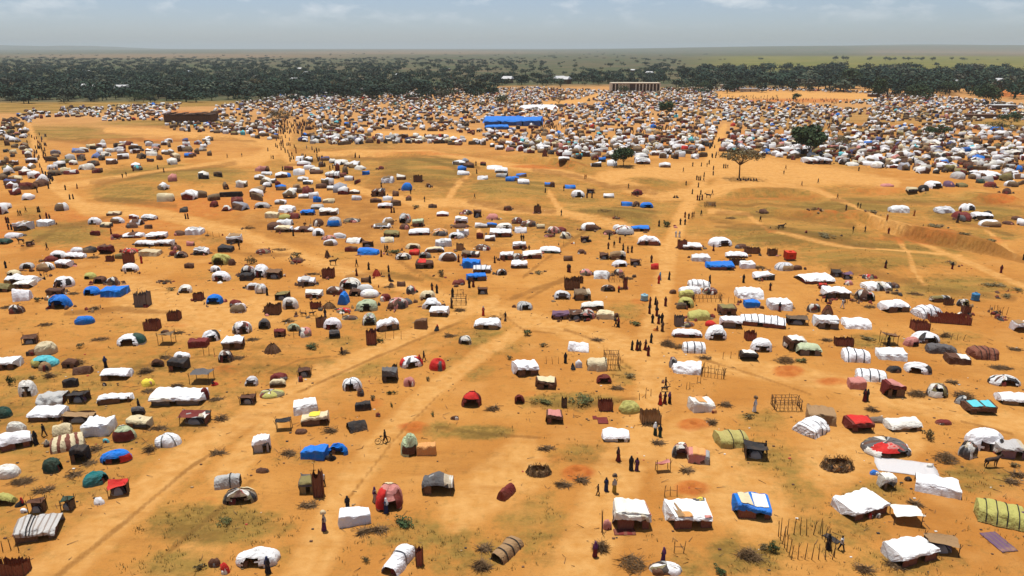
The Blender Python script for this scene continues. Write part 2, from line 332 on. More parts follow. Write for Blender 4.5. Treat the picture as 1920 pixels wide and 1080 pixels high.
rows = list(np.linspace(-150, 20, 12)) + [25, 29]
rows += [float(flat(960, Y)[1]) for Y in np.arange(1175, 230, -2.2)] + [float(flat(960, Y)[1]) for Y in np.arange(230, 97, -0.9)]
rows += list(np.geomspace(rows[-1] * 1.06, 60000, 46))
rows = np.array(rows)
NCOL = 560
S = np.linspace(-1, 1, NCOL)
half = np.where(rows > 0, 0.88 * rows, 0) + 50
GX = half[:, None] * S[None, :] ; GY = np.repeat(rows[:, None], NCOL, 1)
GZ = height(GX, GY)
PX, PY = topx(GX, np.maximum(GY, 30), 0.0)
wob = N2(GX / 3.0, GY / 3.0) * 0.35
m_path = np.zeros(PX.shape)
for pl in PATHS: m_path = np.maximum(m_path, polymask(PX + 8 * N1(GX / 9, GY / 9) * np.minimum(PY / 800, 1), PY, pl, 0.55))
m_grass = np.zeros(PX.shape)
for x, y, rx, ry, s in GRASS: m_grass = np.maximum(m_grass, s * blob(PX, PY, x, y, rx * 1.15, ry * 1.15))
m_grass = np.clip(m_grass + 0.22 * (m_grass > 0.02) * N1(GX / 5, GY / 5), 0, 1)
m_grass = np.maximum(m_grass, 0.44 * sst(0.05, 0.5, N3(GX / 17 + 9, GY / 17)) * (PY > 330)) * (1 - 0.92 * m_path)
m_red = np.zeros(PX.shape)
for x, y, rx, ry, s in REDS: m_red = np.maximum(m_red, s * blob(PX, PY, x, y, rx, ry))
m_dark = np.zeros(PX.shape)
DARKS += [[(1345, 398, 3), (1420, 402, 3), (1500, 412, 4), (1600, 424, 3)], [(1330, 410, 3), (1400, 425, 4), (1520, 446, 4), (1640, 462, 3)], [(1560, 376, 3), (1680, 380, 3), (1800, 378, 3), (1920, 384, 3)], [(1660, 440, 4), (1760, 452, 5), (1850, 466, 4), (1920, 486, 4)],
          [(1560, 505, 4), (1660, 520, 5), (1760, 545, 4), (1900, 560, 4)], [(880, 380, 3), (960, 392, 4), (1040, 398, 3)], [(1090, 400, 3), (1160, 410, 4), (1230, 408, 3)], [(660, 296, 3), (760, 300, 3), (850, 318, 3), (870, 340, 3)], [(720, 330, 3), (800, 345, 4), (850, 350, 3)],
          [(1000, 318, 3), (1080, 330, 3), (1140, 352, 3), (1230, 362, 3)], [(170, 345, 3), (260, 338, 4), (360, 322, 3), (440, 306, 3)], [(180, 375, 3), (260, 380, 4), (330, 388, 3)], [(60, 420, 4), (120, 432, 6), (190, 420, 4)], [(280, 268, 2), (380, 262, 3), (480, 266, 2)], [(90, 262, 2), (180, 268, 3), (270, 262, 2)], [(540, 310, 2), (600, 300, 3), (660, 292, 2)],
          [(650, 520, 3), (720, 512, 4), (790, 525, 3)], [(960, 560, 3), (1010, 540, 3), (1080, 520, 2)], [(120, 590, 3), (220, 580, 4), (330, 588, 3)], [(400, 470, 2), (480, 480, 3), (560, 478, 2)]]
DARKS = [[(x, y, w * (1.7 if y < 620 else 1.0)) for x, y, w in pl] for pl in DARKS]
for pl in DARKS: m_dark = np.maximum(m_dark, polymask(PX + 6 * N2(GX / 5, GY / 5) * np.minimum(PY / 700, 1), PY, pl, 0.7))
midz = sst(190, 215, PY) * (1 - sst(430, 520, PY))
rl = np.abs(N3(GX / 70 + .5 * N1(GX / 30, GY / 30), GY / 42))
m_grass = np.maximum(m_grass, .42 * sst(.02, .24, N2(GX / 60, GY / 50) + .35 * N1(GX / 14, GY / 16)) * midz * (1 - m_path))
m_dark = np.maximum(m_dark, .8 * (1 - sst(.015, .06, rl)) * midz * (1 - m_path) * sst(-.3, .1, N4(GX / 40, GY / 40)))
m_red = np.maximum(m_red, .55 * (1 - sst(.02, .10, np.abs(rl - .09))) * midz * (1 - m_path) * sst(-.05, .25, N1(GX / 45, GY / 30)))
m_far = 1 - sst(-5, 3, PY + 12 * N1(GX / 60, GY / 60) - np.interp(PX, [-400, 0, 600, 700, 1150, 1300, 1600, 1900, 2300], [189, 189, 186, 167, 161, 168, 166, 158, 156]))
m_tram_haze = sst(230, 520, GY)  # far sand turns tan: trampling, plus haze put into the colour
right = sst(1240, 1420, PX)
m_field = right * (1 - sst(126, 140, PY)) * sst(103, 108, PY + 2 * N1(GX / 300, GY / 300)) * 1.0
m_bare = np.zeros(PX.shape)
for x, y, rx, ry, s in BARE_RED_PLAIN: m_bare = np.maximum(m_bare, s * blob(PX, PY, x, y, rx, ry))
m_bare = np.maximum(m_bare, sst(1560, 1660, PX) * blob(PX * 0 + 1, PY, 1, 101, 9e9, 4.5) * 0.9)
m_bare *= sst(-0.5, 0.3, N4(GX / 500, GY / 700) + 0.2)

nr = len(rows)
def gz(x, y):                                       # height of the ground sheet itself at a point
    i = min(max(int(np.searchsorted(rows, y)) - 1, 0), nr - 2); t = (y - rows[i]) / (rows[i + 1] - rows[i])
    o = 0.0
    for k, w in ((i, 1 - t), (i + 1, t)):
        c_ = (x / half[k] + 1) / 2 * (NCOL - 1); c_ = min(max(c_, 0), NCOL - 1.001); j = int(c_); o += w * (GZ[k, j] * (1 - c_ + j) + GZ[k, j + 1] * (c_ - j))
    return float(o)
def ground(px, py):                                 # the ground point seen at a photo pixel
    z = 0.0
    a, b_, c_ = (float(q) for q in ray(px, py))
    for _ in range(7):
        t = (CAM_H - z) / max(-c_, 1e-5); x, y = a * t, b_ * t; z = gz(x, y)
    return Vector((x, y, z))
gv = np.stack([GX, GY, GZ], -1).reshape(-1, 3)
ii = np.arange((nr - 1) * NCOL).reshape(nr - 1, NCOL)[:, :-1].ravel()
gf = np.stack([ii, ii + 1, ii + NCOL + 1, ii + NCOL], 1)
gm = bpy.data.meshes.new('ground')
gm.vertices.add(len(gv)); gm.vertices.foreach_set('co', gv.ravel())
gm.loops.add(gf.size); gm.loops.foreach_set('vertex_index', gf.ravel())
gm.polygons.add(len(gf)); gm.polygons.foreach_set('loop_start', np.arange(0, gf.size, 4)); gm.polygons.foreach_set('loop_total', np.full(len(gf), 4))
gm.polygons.foreach_set('use_smooth', np.ones(len(gf), bool))
gm.update()
for nm, a, b_, c_ in (('ground_a', m_path, m_grass, m_red), ('ground_b', m_far, m_field, m_bare), ('ground_c', m_dark, m_tram_haze, m_dark)):
    at = gm.attributes.new(nm, 'FLOAT_VECTOR', 'POINT')
    at.data.foreach_set('vector', np.stack([a, b_, c_], -1).reshape(-1).astype(np.float32))
m, n, l, b = nodes('orange_sand', 0.95)
b.inputs['Specular IOR Level'].default_value = 0.05
ga = n.new('ShaderNodeAttribute'); ga.attribute_name = 'ground_a'; gb = n.new('ShaderNodeAttribute'); gb.attribute_name = 'ground_b'; gc = n.new('ShaderNodeAttribute'); gc.attribute_name = 'ground_c'
sa = n.new('ShaderNodeSeparateXYZ'); l.new(ga.outputs['Vector'], sa.inputs[0]); sb = n.new('ShaderNodeSeparateXYZ'); l.new(gb.outputs['Vector'], sb.inputs[0])
sc_ = n.new('ShaderNodeSeparateXYZ'); l.new(gc.outputs['Vector'], sc_.inputs[0])
pos = n.new('ShaderNodeNewGeometry').outputs['Position']
SAND, SAND_D, SAND_L = (0.47, 0.222, 0.054), (0.385, 0.160, 0.034), (0.57, 0.310, 0.100)
c = mixc(n, l, rng(n, l, nz(n, l, 0.06, 5, pos), 0.35, 0.65), SAND_D, SAND)
c = mixc(n, l, mth(n, l, 'MULTIPLY', rng(n, l, nz(n, l, 0.35, 6, pos, 0.65), 0.5, 0.72), 0.5), c, SAND_D)
c = mixc(n, l, mth(n, l, 'MULTIPLY', rng(n, l, nz(n, l, 1.1, 7, pos, 0.75), 0.53, 0.70), 0.45), c, (0.25, 0.115, 0.033))
c = mixc(n, l, mth(n, l, 'MULTIPLY', rng(n, l, nz(n, l, 4.5, 3, pos, 0.7), 0.62, 0.70), 0.5), c, (0.14, 0.075, 0.03))
c = mixc(n, l, mth(n, l, 'MULTIPLY', sc_.outputs[1], 0.42), c, (0.40, 0.25, 0.125))
c = mixc(n, l, mth(n, l, 'MULTIPLY', rng(n, l, nz(n, l, 0.16, 4, pos), 0.5, 0.75), 0.4), c, SAND_L)
pth = rng(n, l, mth(n, l, 'ADD', sa.outputs[0], mth(n, l, 'MULTIPLY', mth(n, l, 'SUBTRACT', nz(n, l, 0.25, 7, pos, 0.7), 0.5), 1.5)), 0.25, 0.95)
c = mixc(n, l, mth(n, l, 'MULTIPLY', pth, 0.85), c, mixc(n, l, rng(n, l, nz(n, l, 0.8, 5, pos), 0.35, 0.7), SAND_L, SAND))
redf = rng(n, l, mth(n, l, 'ADD', sa.outputs[2], mth(n, l, 'MULTIPLY', mth(n, l, 'SUBTRACT', nz(n, l, 0.45, 5, pos), 0.5), 0.7)), 0.25, 0.75)
c = mixc(n, l, mth(n, l, 'MULTIPLY', redf, 0.85), c, mixc(n, l, rng(n, l, nz(n, l, 0.7, 4, pos), 0.35, 0.65), (0.36, 0.085, 0.018), (0.46, 0.15, 0.032)))
gn = nz(n, l, 0.55, 7, pos, 0.72)
grf = rng(n, l, mth(n, l, 'ADD', sa.outputs[1], mth(n, l, 'MULTIPLY', mth(n, l, 'SUBTRACT', gn, 0.5), 1.7)), 0.12, 0.62)
gcol = mixc(n, l, rng(n, l, nz(n, l, 1.4, 6, pos, 0.75), 0.40, 0.60), (0.31, 0.188, 0.046), (0.155, 0.100, 0.025))
gcol = mixc(n, l, rng(n, l, nz(n, l, 0.12, 3, pos), 0.42, 0.62), gcol, (0.235, 0.152, 0.036))
st2 = n.new('ShaderNodeMapping'); st2.inputs['Scale'].default_value = (0.022, 0.085, 0.1); st2.inputs['Rotation'].default_value = (0, 0, -0.15); l.new(pos, st2.inputs[0])
big2 = nz(n, l, 1.0, 8, st2.outputs[0], 0.72)
gcol = mixc(n, l, mth(n, l, 'MULTIPLY', rng(n, l, big2, 0.50, 0.60), 0.75), gcol, (0.125, 0.082, 0.021))
c = mixc(n, l, mth(n, l, 'MULTIPLY', mth(n, l, 'MULTIPLY', grf, 0.92), rng(n, l, big2, 0.36, 0.50, 0.25, 1.0)), c, gcol)
c = mixc(n, l, mth(n, l, 'MULTIPLY', rng(n, l, big2, 0.54, 0.68), 0.35), c, (0.27, 0.115, 0.027))
stm = n.new('ShaderNodeMapping'); stm.inputs['Scale'].default_value = (0.10, 0.42, 0.4); stm.inputs['Rotation'].default_value = (0, 0, 0.25); l.new(pos, stm.inputs[0])
stk = rng(n, l, nz(n, l, 1.0, 7, stm.outputs[0], 0.7), 0.52, 0.68)
c = mixc(n, l, mth(n, l, 'MULTIPLY', stk, 0.42), c, mixc(n, l, sa.outputs[1], (0.30, 0.125, 0.028), (0.13, 0.08, 0.02)))
dkf = rng(n, l, mth(n, l, 'ADD', sc_.outputs[0], mth(n, l, 'MULTIPLY', mth(n, l, 'SUBTRACT', nz(n, l, 0.22, 8, pos, 0.75), 0.5), 2.4)), 0.40, 1.05)
c = mixc(n, l, mth(n, l, 'MULTIPLY', dkf, 0.72), c, mixc(n, l, sa.outputs[1], (0.22, 0.095, 0.024), (0.125, 0.078, 0.021)))
scr = mixc(n, l, rng(n, l, nz(n, l, 0.012, 7, pos, 0.65), 0.42, 0.6), (0.12, 0.095, 0.055), (0.052, 0.066, 0.032))
scr = mixc(n, l, mth(n, l, 'MULTIPLY', rng(n, l, nz(n, l, 0.002, 6, pos, 0.65), 0.45, 0.6), 0.6), scr, (0.06, 0.08, 0.035))
scr = mixc(n, l, sb.outputs[1], scr, mixc(n, l, rng(n, l, nz(n, l, 0.008, 6, pos, 0.6), 0.4, 0.65), (0.11, 0.115, 0.026), (0.175, 0.15, 0.045)))
scr = mixc(n, l, mth(n, l, 'MULTIPLY', sb.outputs[2], 0.4), scr, (0.30, 0.175, 0.10))
c = mixc(n, l, sb.outputs[0], c, scr)
l.new(c, b.inputs['Base Color'])
hh = mth(n, l, 'ADD', nz(n, l, 0.9, 8, pos, 0.75), mth(n, l, 'MULTIPLY', nz(n, l, 6.0, 3, pos), 0.15))
bump(n, l, b, hh, 0.7, 0.4)
gm.materials.append(m)
go = bpy.data.objects.new('ground', gm); link(go); tag(go, 'orange sand plain with worn tracks and dry grass', kind='structure')

# air: one box of thin even haze round everything
hz = MB(); hz.box(-75000, 75000, -400, 75000, -12, 210)
hm = bpy.data.materials.new('haze'); hm.use_nodes = True; hm.node_tree.nodes.clear()
ho = hm.node_tree.nodes.new('ShaderNodeOutputMaterial'); hv = hm.node_tree.nodes.new('ShaderNodeVolumePrincipled')
hv.inputs['Color'].default_value = (0.66, 0.745, 0.79, 1); hv.inputs['Density'].default_value = 6.5e-5; hv.inputs['Anisotropy'].default_value = 0.2
hm.node_tree.links.new(hv.outputs[0], ho.inputs['Volume'])
tag(hz.build('haze', hm), 'thin bluish haze over the plain', kind='stuff')
# ------------------------------------------------------------------ cloth shapes
PAL = dict(W=(0.75, 0.75, 0.75), G=(0.44, 0.43, 0.41), C=(0.62, 0.52, 0.32), Y=(0.42, 0.39, 0.11), B=(0.010, 0.165, 0.58), R=(0.52, 0.022, 0.018), N=(0.10, 0.043, 0.024),
           K=(0.028, 0.026, 0.026), T=(0.010, 0.15, 0.15), O=(0.20, 0.165, 0.06), P=(0.50, 0.20, 0.17), g=(0.42, 0.48, 0.30), M=(0.15, 0.022, 0.018), V=(0.13, 0.07, 0.12),
           c=(0.10, 0.50, 0.55), D=(0.016, 0.055, 0.04), S=(0.28, 0.17, 0.08), H=(0.72, 0.70, 0.62), E=(0.17, 0.115, 0.065), A=(0.62, 0.30, 0.10), L=(0.10, 0.095, 0.095), q=(0.75, 0.58, 0.06))
def wav(seed, n=10, lo=0.7, hi=2.6):
    r = np.random.RandomState(seed); a = r.uniform(0, 6.28, n); f = r.uniform(lo, hi, n); p = r.uniform(0, 6.28, n); w = r.uniform(0.5, 1, n) / f
    def g(x, y):
        o = 0
        for A_, F_, P_, W_ in zip(a, f, p, w): o = o + W_ * np.sin(F_ * 2.2 * (np.cos(A_) * x + np.sin(A_) * y) + P_)
        return o / n * 2.2
    return g
class Sweep:
    """a cover slung over hoops or a frame: length L along x, depth D along y (front is -y), height H; e shapes the hoop"""
    def __init__(s, L, D, H, e, er, seed, rough=1.0, posts=3):
        s.L, s.D, s.H, s.e, s.er, s.g, s.g2, s.rough, s.posts = L, D, H, e, er, wav(seed), wav(seed + 77, 8, 2, 5), rough, posts
        s.r = np.random.RandomState(seed + 5); s.cn = s.r.uniform(.80, 1.16, 4); s.tilt = s.r.uniform(-0.10, 0.10); s.tw = s.r.uniform(-0.10, 0.10); s.tp = s.r.uniform(-0.1, 0.1)
    def __call__(s, u, t, off=0.0):
        u = np.asarray(u, float); t = np.asarray(t, float)
        un = np.clip(u, 0, 1); x = (un - 0.5) * s.L
        ca, sa = np.cos(np.pi * t), np.sin(np.pi * np.clip(t, 0, 1))
        a = np.abs(2 * un - 1)
        hs = (1 - s.er * a ** 4) * (1 + s.tilt * (2 * un - 1))
        sag = 0.045 * np.sin(np.pi * s.posts * un) ** 2
        y = 0.5 * s.D * np.sign(ca) * np.abs(ca) ** s.e * (1 + s.tp * (2 * un - 1)) * (1 - 0.25 * s.er * a ** 4)
        tc_ = np.clip(t, 0, 1); cf = (s.cn[0] * (1 - un) + s.cn[1] * un) * (1 - tc_) + (s.cn[2] * (1 - un) + s.cn[3] * un) * tc_
        z = s.H * np.abs(sa) ** s.e * (hs - sag) * cf
        nse = s.g(x * 1.6, t * s.D * 2.2); n2 = s.g2(x * 1.6, t * s.D * 2.2)
        amp = s.rough * 0.115
        fold = (0.5 - np.abs(n2)) * np.minimum(z, 1) * s.rough
        z = z * (1 + amp * 1.6 * nse) + 0.055 * fold
        y = y * (1 + amp * 1.5 * nse) + 0.05 * s.rough * n2 + 0.04 * fold * np.sign(y)
        x = x + amp * 0.8 * s.D * 0.3 * n2 + s.tw * y * np.sign(u - 0.5)
        y = y * (1 + 0.14 * np.clip(1 - z / s.H, 0, 1) ** 2)
        # ends closed by drawing the hoop in
        ov = np.maximum(np.maximum(-u, u - 1), 0)
        k = np.clip(1 - ov, 0, 1)
        x = x + np.sign(u - 0.5) * (1 - k) * (0.04 + 0.10 * s.er) * s.L
        y = y * k; z = z * (k ** 0.8)
        return np.stack([x + off * 0, y * (1 + off / max(s.D * .5, .3)), z * (1 + off / max(s.H, .3)) + off * 0.6], -1)
class Dome:
    """a low dome of cloth on bent sticks; u runs round from the right end, t from hem (0) to crown (1)"""
    def __init__(s, L, D, H, seed, rough=1.0, box=0.85):
        s.L, s.D, s.H, s.b, s.g, s.g2, s.rough = L, D, H, box, wav(seed), wav(seed + 77, 8, 2, 5), rough
        r = np.random.RandomState(seed + 5); s.tx, s.ty = r.uniform(-.14, .14, 2)
    def __call__(s, u, t, off=0.0):
        a = 2 * np.pi * np.asarray(u, float); v = np.asarray(t, float) * np.pi / 2
        sg = lambda q: np.sign(q) * np.abs(q) ** s.b
        cv = np.cos(v) ** 0.8; cv = np.maximum(cv, 0)
        ux, uy = np.cos(a), np.sin(a)
        nse = s.g(ux * 2.2 * cv + 3, uy * 2.2 * cv); n2 = s.g2(ux * 2.2, uy * 2.2 + 2 * v)
        fold = 0.5 - np.abs(n2); fold = fold + 1.3 * (.3 - np.abs(nse))
        k = 1 + s.rough * (0.12 * nse + 0.04 * n2 + .05 * fold)
        z = s.H * np.sin(v) ** 0.8 * (1 + s.rough * (0.14 * nse + .12 * fold))
        x = 0.5 * s.L * sg(ux) * cv * k + s.tx * z; y = 0.5 * s.D * sg(uy) * cv * k + s.ty * z
        return np.stack([x * (1 + off / s.L * 2), y * (1 + off / s.D * 2), z * (1 + off / s.H) + off * .6], -1)
class Ragged:
    """the same surface with its parameters wavered, so that a patch has uneven edges"""
    def __init__(s, S, seed): s.S, s.g, s.h = S, wav(seed + 31, 8, 3, 8), wav(seed + 32, 8, 3, 8)
    def __call__(s, u, t, off=0.0): return s.S(u + .05 * s.g(u * 6, t * 6), np.clip(t + .05 * s.h(u * 6, t * 6), .02, .98), off)
def grid(S, us, ts, skip=None, wrap=False, off=0.0, L=1, D=1):
    U, T = np.meshgrid(us, ts, indexing='ij')
    v = S(U, T, off).reshape(-1, 3); nu, nt = len(us), len(ts)
    f = []
    for i in range(nu - 1 + (1 if wrap else 0)):
        for j in range(nt - 1):
            if skip and skip(i, j): continue
            i2 = (i + 1) % nu
            f.append((i * nt + j, i2 * nt + j, i2 * nt + j + 1, i * nt + j + 1))
    uv = np.stack([v[:, 0] if not wrap else U.ravel() * 2.5 * max(L, 1), v[:, 2]], -1)
    if not wrap: uv = np.stack([U.ravel() * L, np.minimum(v[:, 2], 9)], -1)
    return v, f, uv

def wall_sheet(par, x0, x1, y, h, color, seed, name='wall', kind='straw', axis=0, n=8):
    """an upright sheet of matting along x (axis 0) or y (axis 1)"""
    r = np.random.RandomState(seed); v, f, uv = [], [], []
    for i in range(n + 1):
        a = x0 + (x1 - x0) * i / n
        for k, zz in ((0, -0.08), (1, h * r.uniform(0.9, 1.06))):
            d = r.uniform(-0.05, 0.05)
            v.append((a, y + d, zz) if axis == 0 else (y + d, a, zz)); uv.append((a, 1 + k))
    for i in range(n): f.append((2 * i, 2 * i + 2, 2 * i + 3, 2 * i + 1))
    return mesh_obj(name, v, f, CLOTH[kind], par, color, uv)

# code -> hoop shape, end rounding, typical roughness
SHAPES = dict(tun=(0.72, 0.20, .95), box=(0.24, 0.05, .9), ridge=(1.12, 0.10, .9), low=(0.5, 0.30, 1.1))
TENT_PX = []
def place(px, py, w, h, yaw, r0, hmin=1.0, hmax=2.0):
    """size and place on the ground a thing whose outline in the photo is w x h pixels, its foot at (px, py)"""
    g = ground(px, py); hd = math.hypot(g.x, g.y); dep = math.atan2(CAM_H - g.z, hd)
    s = FPX / (g.y * CP - (g.z - CAM_H) * SP)
    c, sn = abs(math.cos(yaw)), abs(math.sin(yaw)); sd, cd = math.sin(dep), math.cos(dep)
    r = r0
    for _ in range(6):
        L = w / (s * (c + r * sn)); fp = L * sn + r * L * c
        H = (h - s * sd * fp) / (s * cd)
        if H < hmin: r = max(0.45, r * 0.85)
        elif H > hmax: r = min(1.5, r * 1.18)
        else: break
    H = min(max(H, hmin), hmax)
    fp = L * sn + r * L * c
    q = ground(px, py - s * sd * fp / 2)
    return q, L, r * L, H, s
def finish_label(root, label, short): pass

def make_tent(px, py, w, h, typ, col, yaw, door, ex, seed, near):
    r = np.random.RandomState(seed)
    yaw = math.radians(yaw)
    q, L, D, H, s = place(px, py, w * 1.03, h * 1.1, yaw, {'tun': 0.8, 'box': 0.85, 'ridge': 0.8, 'dome': 0.8, 'low': 0.6}[typ])
    root = empty('tent', (q.x, q.y, q.z - 0.04), yaw)
    kind = 'plain'; wallc = PAL['N'] if r.rand() < .6 else PAL['M']; patches = []; straps = []
    if L > 3: nu, nt = (30, 21) if near else (14, 12)
    else: nu, nt = (22, 17) if near else (10, 9)
    rough = 1.0
    for e in ex:
        if e[0] == 'm': kind = {'b': 'bands', 's': 'stripe', 'p': 'patch', 't': 'straw', 'l': 'pale_stripe'}[e[1]]
        elif e[0] == 'w': wallc = PAL[e[1]]
        elif e[0] == 'p': v = e[1:].split(','); patches.append(([float(k) for k in v[:4]], PAL[v[4]]))
        elif e[0] == 's': straps = [float(k) for k in e[1:].split(',')]
        elif e[0] == 'r': rough = float(e[1:])
    if col == 'W' and not near:
        if r.rand() < .45: patches.append(([r.uniform(0, .4), r.uniform(.5, 1), r.uniform(.05, .4), r.uniform(.5, .95)] if typ != 'dome' else [r.uniform(.5, .7), r.uniform(.75, 1), .05, r.uniform(.4, .9)], PAL[r.choice(list('HHGGCESN'))]))
    color = tuple(np.clip(np.array(PAL[col]) * r.uniform(0.74 if col == 'W' and not near else .9, 1.04) + r.uniform(-.012, .012, 3) * np.array(PAL[col]), 0, .84))
    mat = CLOTH[kind]
    if typ == 'dome':
        S = Dome(L, D, H, seed, 1.0 * rough)
        us = np.linspace(0, 1, nu + 8, endpoint=False); ts = np.linspace(0, 1, max(7, nt // 2 + 2))
        doors = [{'f': 0.75 + r.uniform(-.05, .05), 'F': .75, 'a': 0.0, 'b': 0.5, 'A': .9, 'B': .6}[d] for d in door if d in 'fFabAB']
        hw = {True: .11, False: .075}['F' in door]
        nn, kk = len(us), len(ts); rag = r.uniform(.55, 1.15, 12); rag[0] = 1.1; dh = r.uniform(.3, .52)
        def skip(i, j):
            um = us[i] + .5 / nn
            return any(abs((um - d + .5) % 1 - .5) < hw * rag[j % len(rag)] and ts[j] < dh for d in doors)
        v, f, uv = grid(S, us, ts, skip, True, 0, L, D)
        cover = mesh_obj('cover', v + r.uniform(-.022, .022, v.shape), f, mat, root, color, uv, smooth=False)
        for d in doors:
            if r.rand() < .6 and near:
                u0 = d - hw * .9; v, f, uv = grid(S, np.linspace(u0, u0 + hw * .7, 4), np.linspace(0, .42, 4), None, False, -0.12, L, D)
                mesh_obj('door_flap', v, f, CLOTH['plain'], root, wallc, uv)
        for (u0, u1, t0, t1), pc in patches:
            v, f, uv = grid(Ragged(S, seed), np.linspace(u0, u1, 11), np.linspace(t0, t1, 9), None, False, 0.05, L, D)
            mesh_obj('patch', v, f, CLOTH['plain'], cover, pc, uv)
        for u0 in straps:
            for uu in (u0, u0 + .5):
                v, f, uv = grid(S, np.array([uu, uu + .018]), np.linspace(0, .98, 9), None, False, 0.05, L, D)
                mesh_obj('strap', v, f, WEAR, cover, PAL['K'], uv)
    else:
        e, er, rg = SHAPES[typ]
        e *= r.uniform(.9, 1.15); er *= r.uniform(.6, 1.4)
        S = Sweep(L, D, H, e, er, seed, rg * rough, r.choice([2, 3, 3, 4]))
        cut = None
        if 'f' in door: cut = r.uniform(.62, .82) if typ in ('box', 'low') else r.uniform(.5, .68)
        if 'F' in door: cut = r.uniform(.55, .75)
        t1 = 1.0 if cut is None else 1 - math.asin(min(1, cut ** (1 / e))) / math.pi
        us = list(np.linspace(0, 1, nu))
        ua, ub = 'a' not in door, 'b' not in door
        if ub: us = [-1, -.55, -.15] + us
        if ua: us = us + [1.15, 1.55, 2.0]
        ts = np.linspace(0, t1, nt)
        v, f, uv = grid(S, np.array(us), ts, None, False, 0, L, D)
        if cut is not None:                             # hem of the cut front edge hangs unevenly
            for i in range(len(us)): v[i * nt + nt - 1, 2] -= abs(S.g(us[i] * L * 1.3, 7.0)) * 0.16 * H
        cover = mesh_obj('cover', v + r.uniform(-.022, .022, v.shape), f, mat, root, color, uv, smooth=False)
        if 'f' in door:
            y = -0.5 * D * 0.86; d0 = r.uniform(-.25, .2) * L; dw = min(.8, .25 * L)
            wall_sheet(root, -L * .47, d0, y, cut * H * .96, wallc, seed + 1, n=6)
            wall_sheet(root, d0 + dw, L * .47, y, cut * H * .96, wallc, seed + 2, n=5)
        if 'F' in door and near:
            wall_sheet(root, -L * .45, -L * .45 + .25 * L, -.5 * D * .8, cut * H * .9, wallc, seed + 1, n=4)
        for sgn, open_ in ((1, not ua), (-1, not ub)):
            if open_ :
                wd = D * r.uniform(.3, .5); y0 = r.choice([-D * .42, D * .42 - wd])
                wall_sheet(root, y0, y0 + wd, sgn * L * .45, H * .72, wallc, seed + 3, 'door_flap', 'plain', 1, 4)
        if near and (cut is not None or not ua or not ub):
            sx = [(-.46, -.43), (.46, -.43)] if cut is not None else ([(.5, -.33), (.5, .33)] if not ua else [(-.5, -.33), (-.5, .33)])
            for kx, ky in sx:
                b_ = MB(); b_.stick((kx * L, ky * D, -.1), (kx * L * .98, ky * D, H * (.62 if cut is not None else .7)), .035); b_.build('pole', WOOD, root)
        for (u0, u1, a0, a1), pc in patches:
            v, f, uv = grid(Ragged(S, seed), np.linspace(u0, u1, 13), np.linspace(a0, a1, 13), None, False, 0.045, L, D)
            mesh_obj('patch', v, f, CLOTH['plain'], cover, pc, uv)
        for u0 in straps:
            v, f, uv = grid(S, np.array([u0, u0 + .09 / L]), np.linspace(0.01, min(t1, .99), nt), None, False, 0.045, L, D)
            mesh_obj('strap', v, f, WEAR, cover, PAL['K'], uv)
    return root, s, (L, D, H)

# ------------------------------------------------------------------ stick and straw things
def make_fly(px, py, w, h, col, yaw, ex, seed, near):
    """a shade of cloth or thatch slung on forked poles, things heaped beneath"""
    r = np.random.RandomState(seed); yaw = math.radians(yaw)
    q, L, D, H, s = place(px, py, w, h, yaw, .8, 1.1, 1.9)
    root = empty('shade_shelter', (q.x, q.y, q.z - .03), yaw)
    kind, wallc, wall = 'plain', PAL['N'], True
    for e in ex:
        if e[0] == 'm': kind = {'p': 'patch', 't': 'straw', 'l': 'pale_stripe', 's': 'stripe'}[e[1]]
        elif e[0] == 'w': wallc = PAL[e[1]]
        elif e == 'open': wall = False
    hs = [H * r.uniform(.72, 1.08) for _ in range(4)]
    cs = [(-.46, -.46), (.46, -.46), (.46, .46), (-.46, .46)]
    for (a, b), hh in zip(cs, hs):
        k = MB(); x, y = a * L + r.uniform(-.1, .1), b * D; tx = r.uniform(-.12, .12)
        k.stick((x, y, -.1), (x + tx, y, hh + r.uniform(.05, .4)), .045, .03); k.stick((x + tx * .7, y, hh * .75), (x + tx + r.choice([-.2, .2]), y, hh + .25), .03, .02)
        k.build('pole', WOOD, root)
    n = 11 if near else 7
    g = wav(seed); v, f, uv = [], [], []
    for i in range(n):
        for j in range(n):
            a, b = i / (n - 1), j / (n - 1)
            z = hs[0] * (1 - a) * (1 - b) + hs[1] * a * (1 - b) + hs[2] * a * b + hs[3] * (1 - a) * b
            z += -.22 * H * math.sin(math.pi * a) * math.sin(math.pi * b) + .13 * g(a * L * 1.5, b * D * 1.5)
            if kind == 'straw': z += r.uniform(-.05, .05)
            ov = 1.0 + .12 * g(a * 5, b * 5)
            v.append(((a - .5) * L * ov, (b - .5) * D * ov, z)); uv.append((a * L, b * D + .5))
    f = [(i * n + j, (i + 1) * n + j, (i + 1) * n + j + 1, i * n + j + 1) for i in range(n - 1) for j in range(n - 1)]
    mesh_obj('canopy', v, f, CLOTH[kind], root, PAL[col], uv)
    if wall:
        wall_sheet(root, -L * .46, L * .46, D * .44, H * .85, wallc, seed + 1, n=6)
        wall_sheet(root, -D * .4, D * .42, r.choice([-1, 1]) * L * .45, H * .8, wallc, seed + 2, 'wall', 'straw', 1, 4)
        S = Dome(L * .7, D * .6, H * .5, seed + 9, 1.6); us = np.linspace(0, 1, 12, endpoint=False)
        v, f, uv = grid(S, us, np.linspace(0, 1, 5), None, True, 0, 1, 1)
        mesh_obj('bedding', v, f, CLOTH['patch'], root, PAL[r.choice(list('KNMLV'))], uv)
    return root, s, (L, D, H)

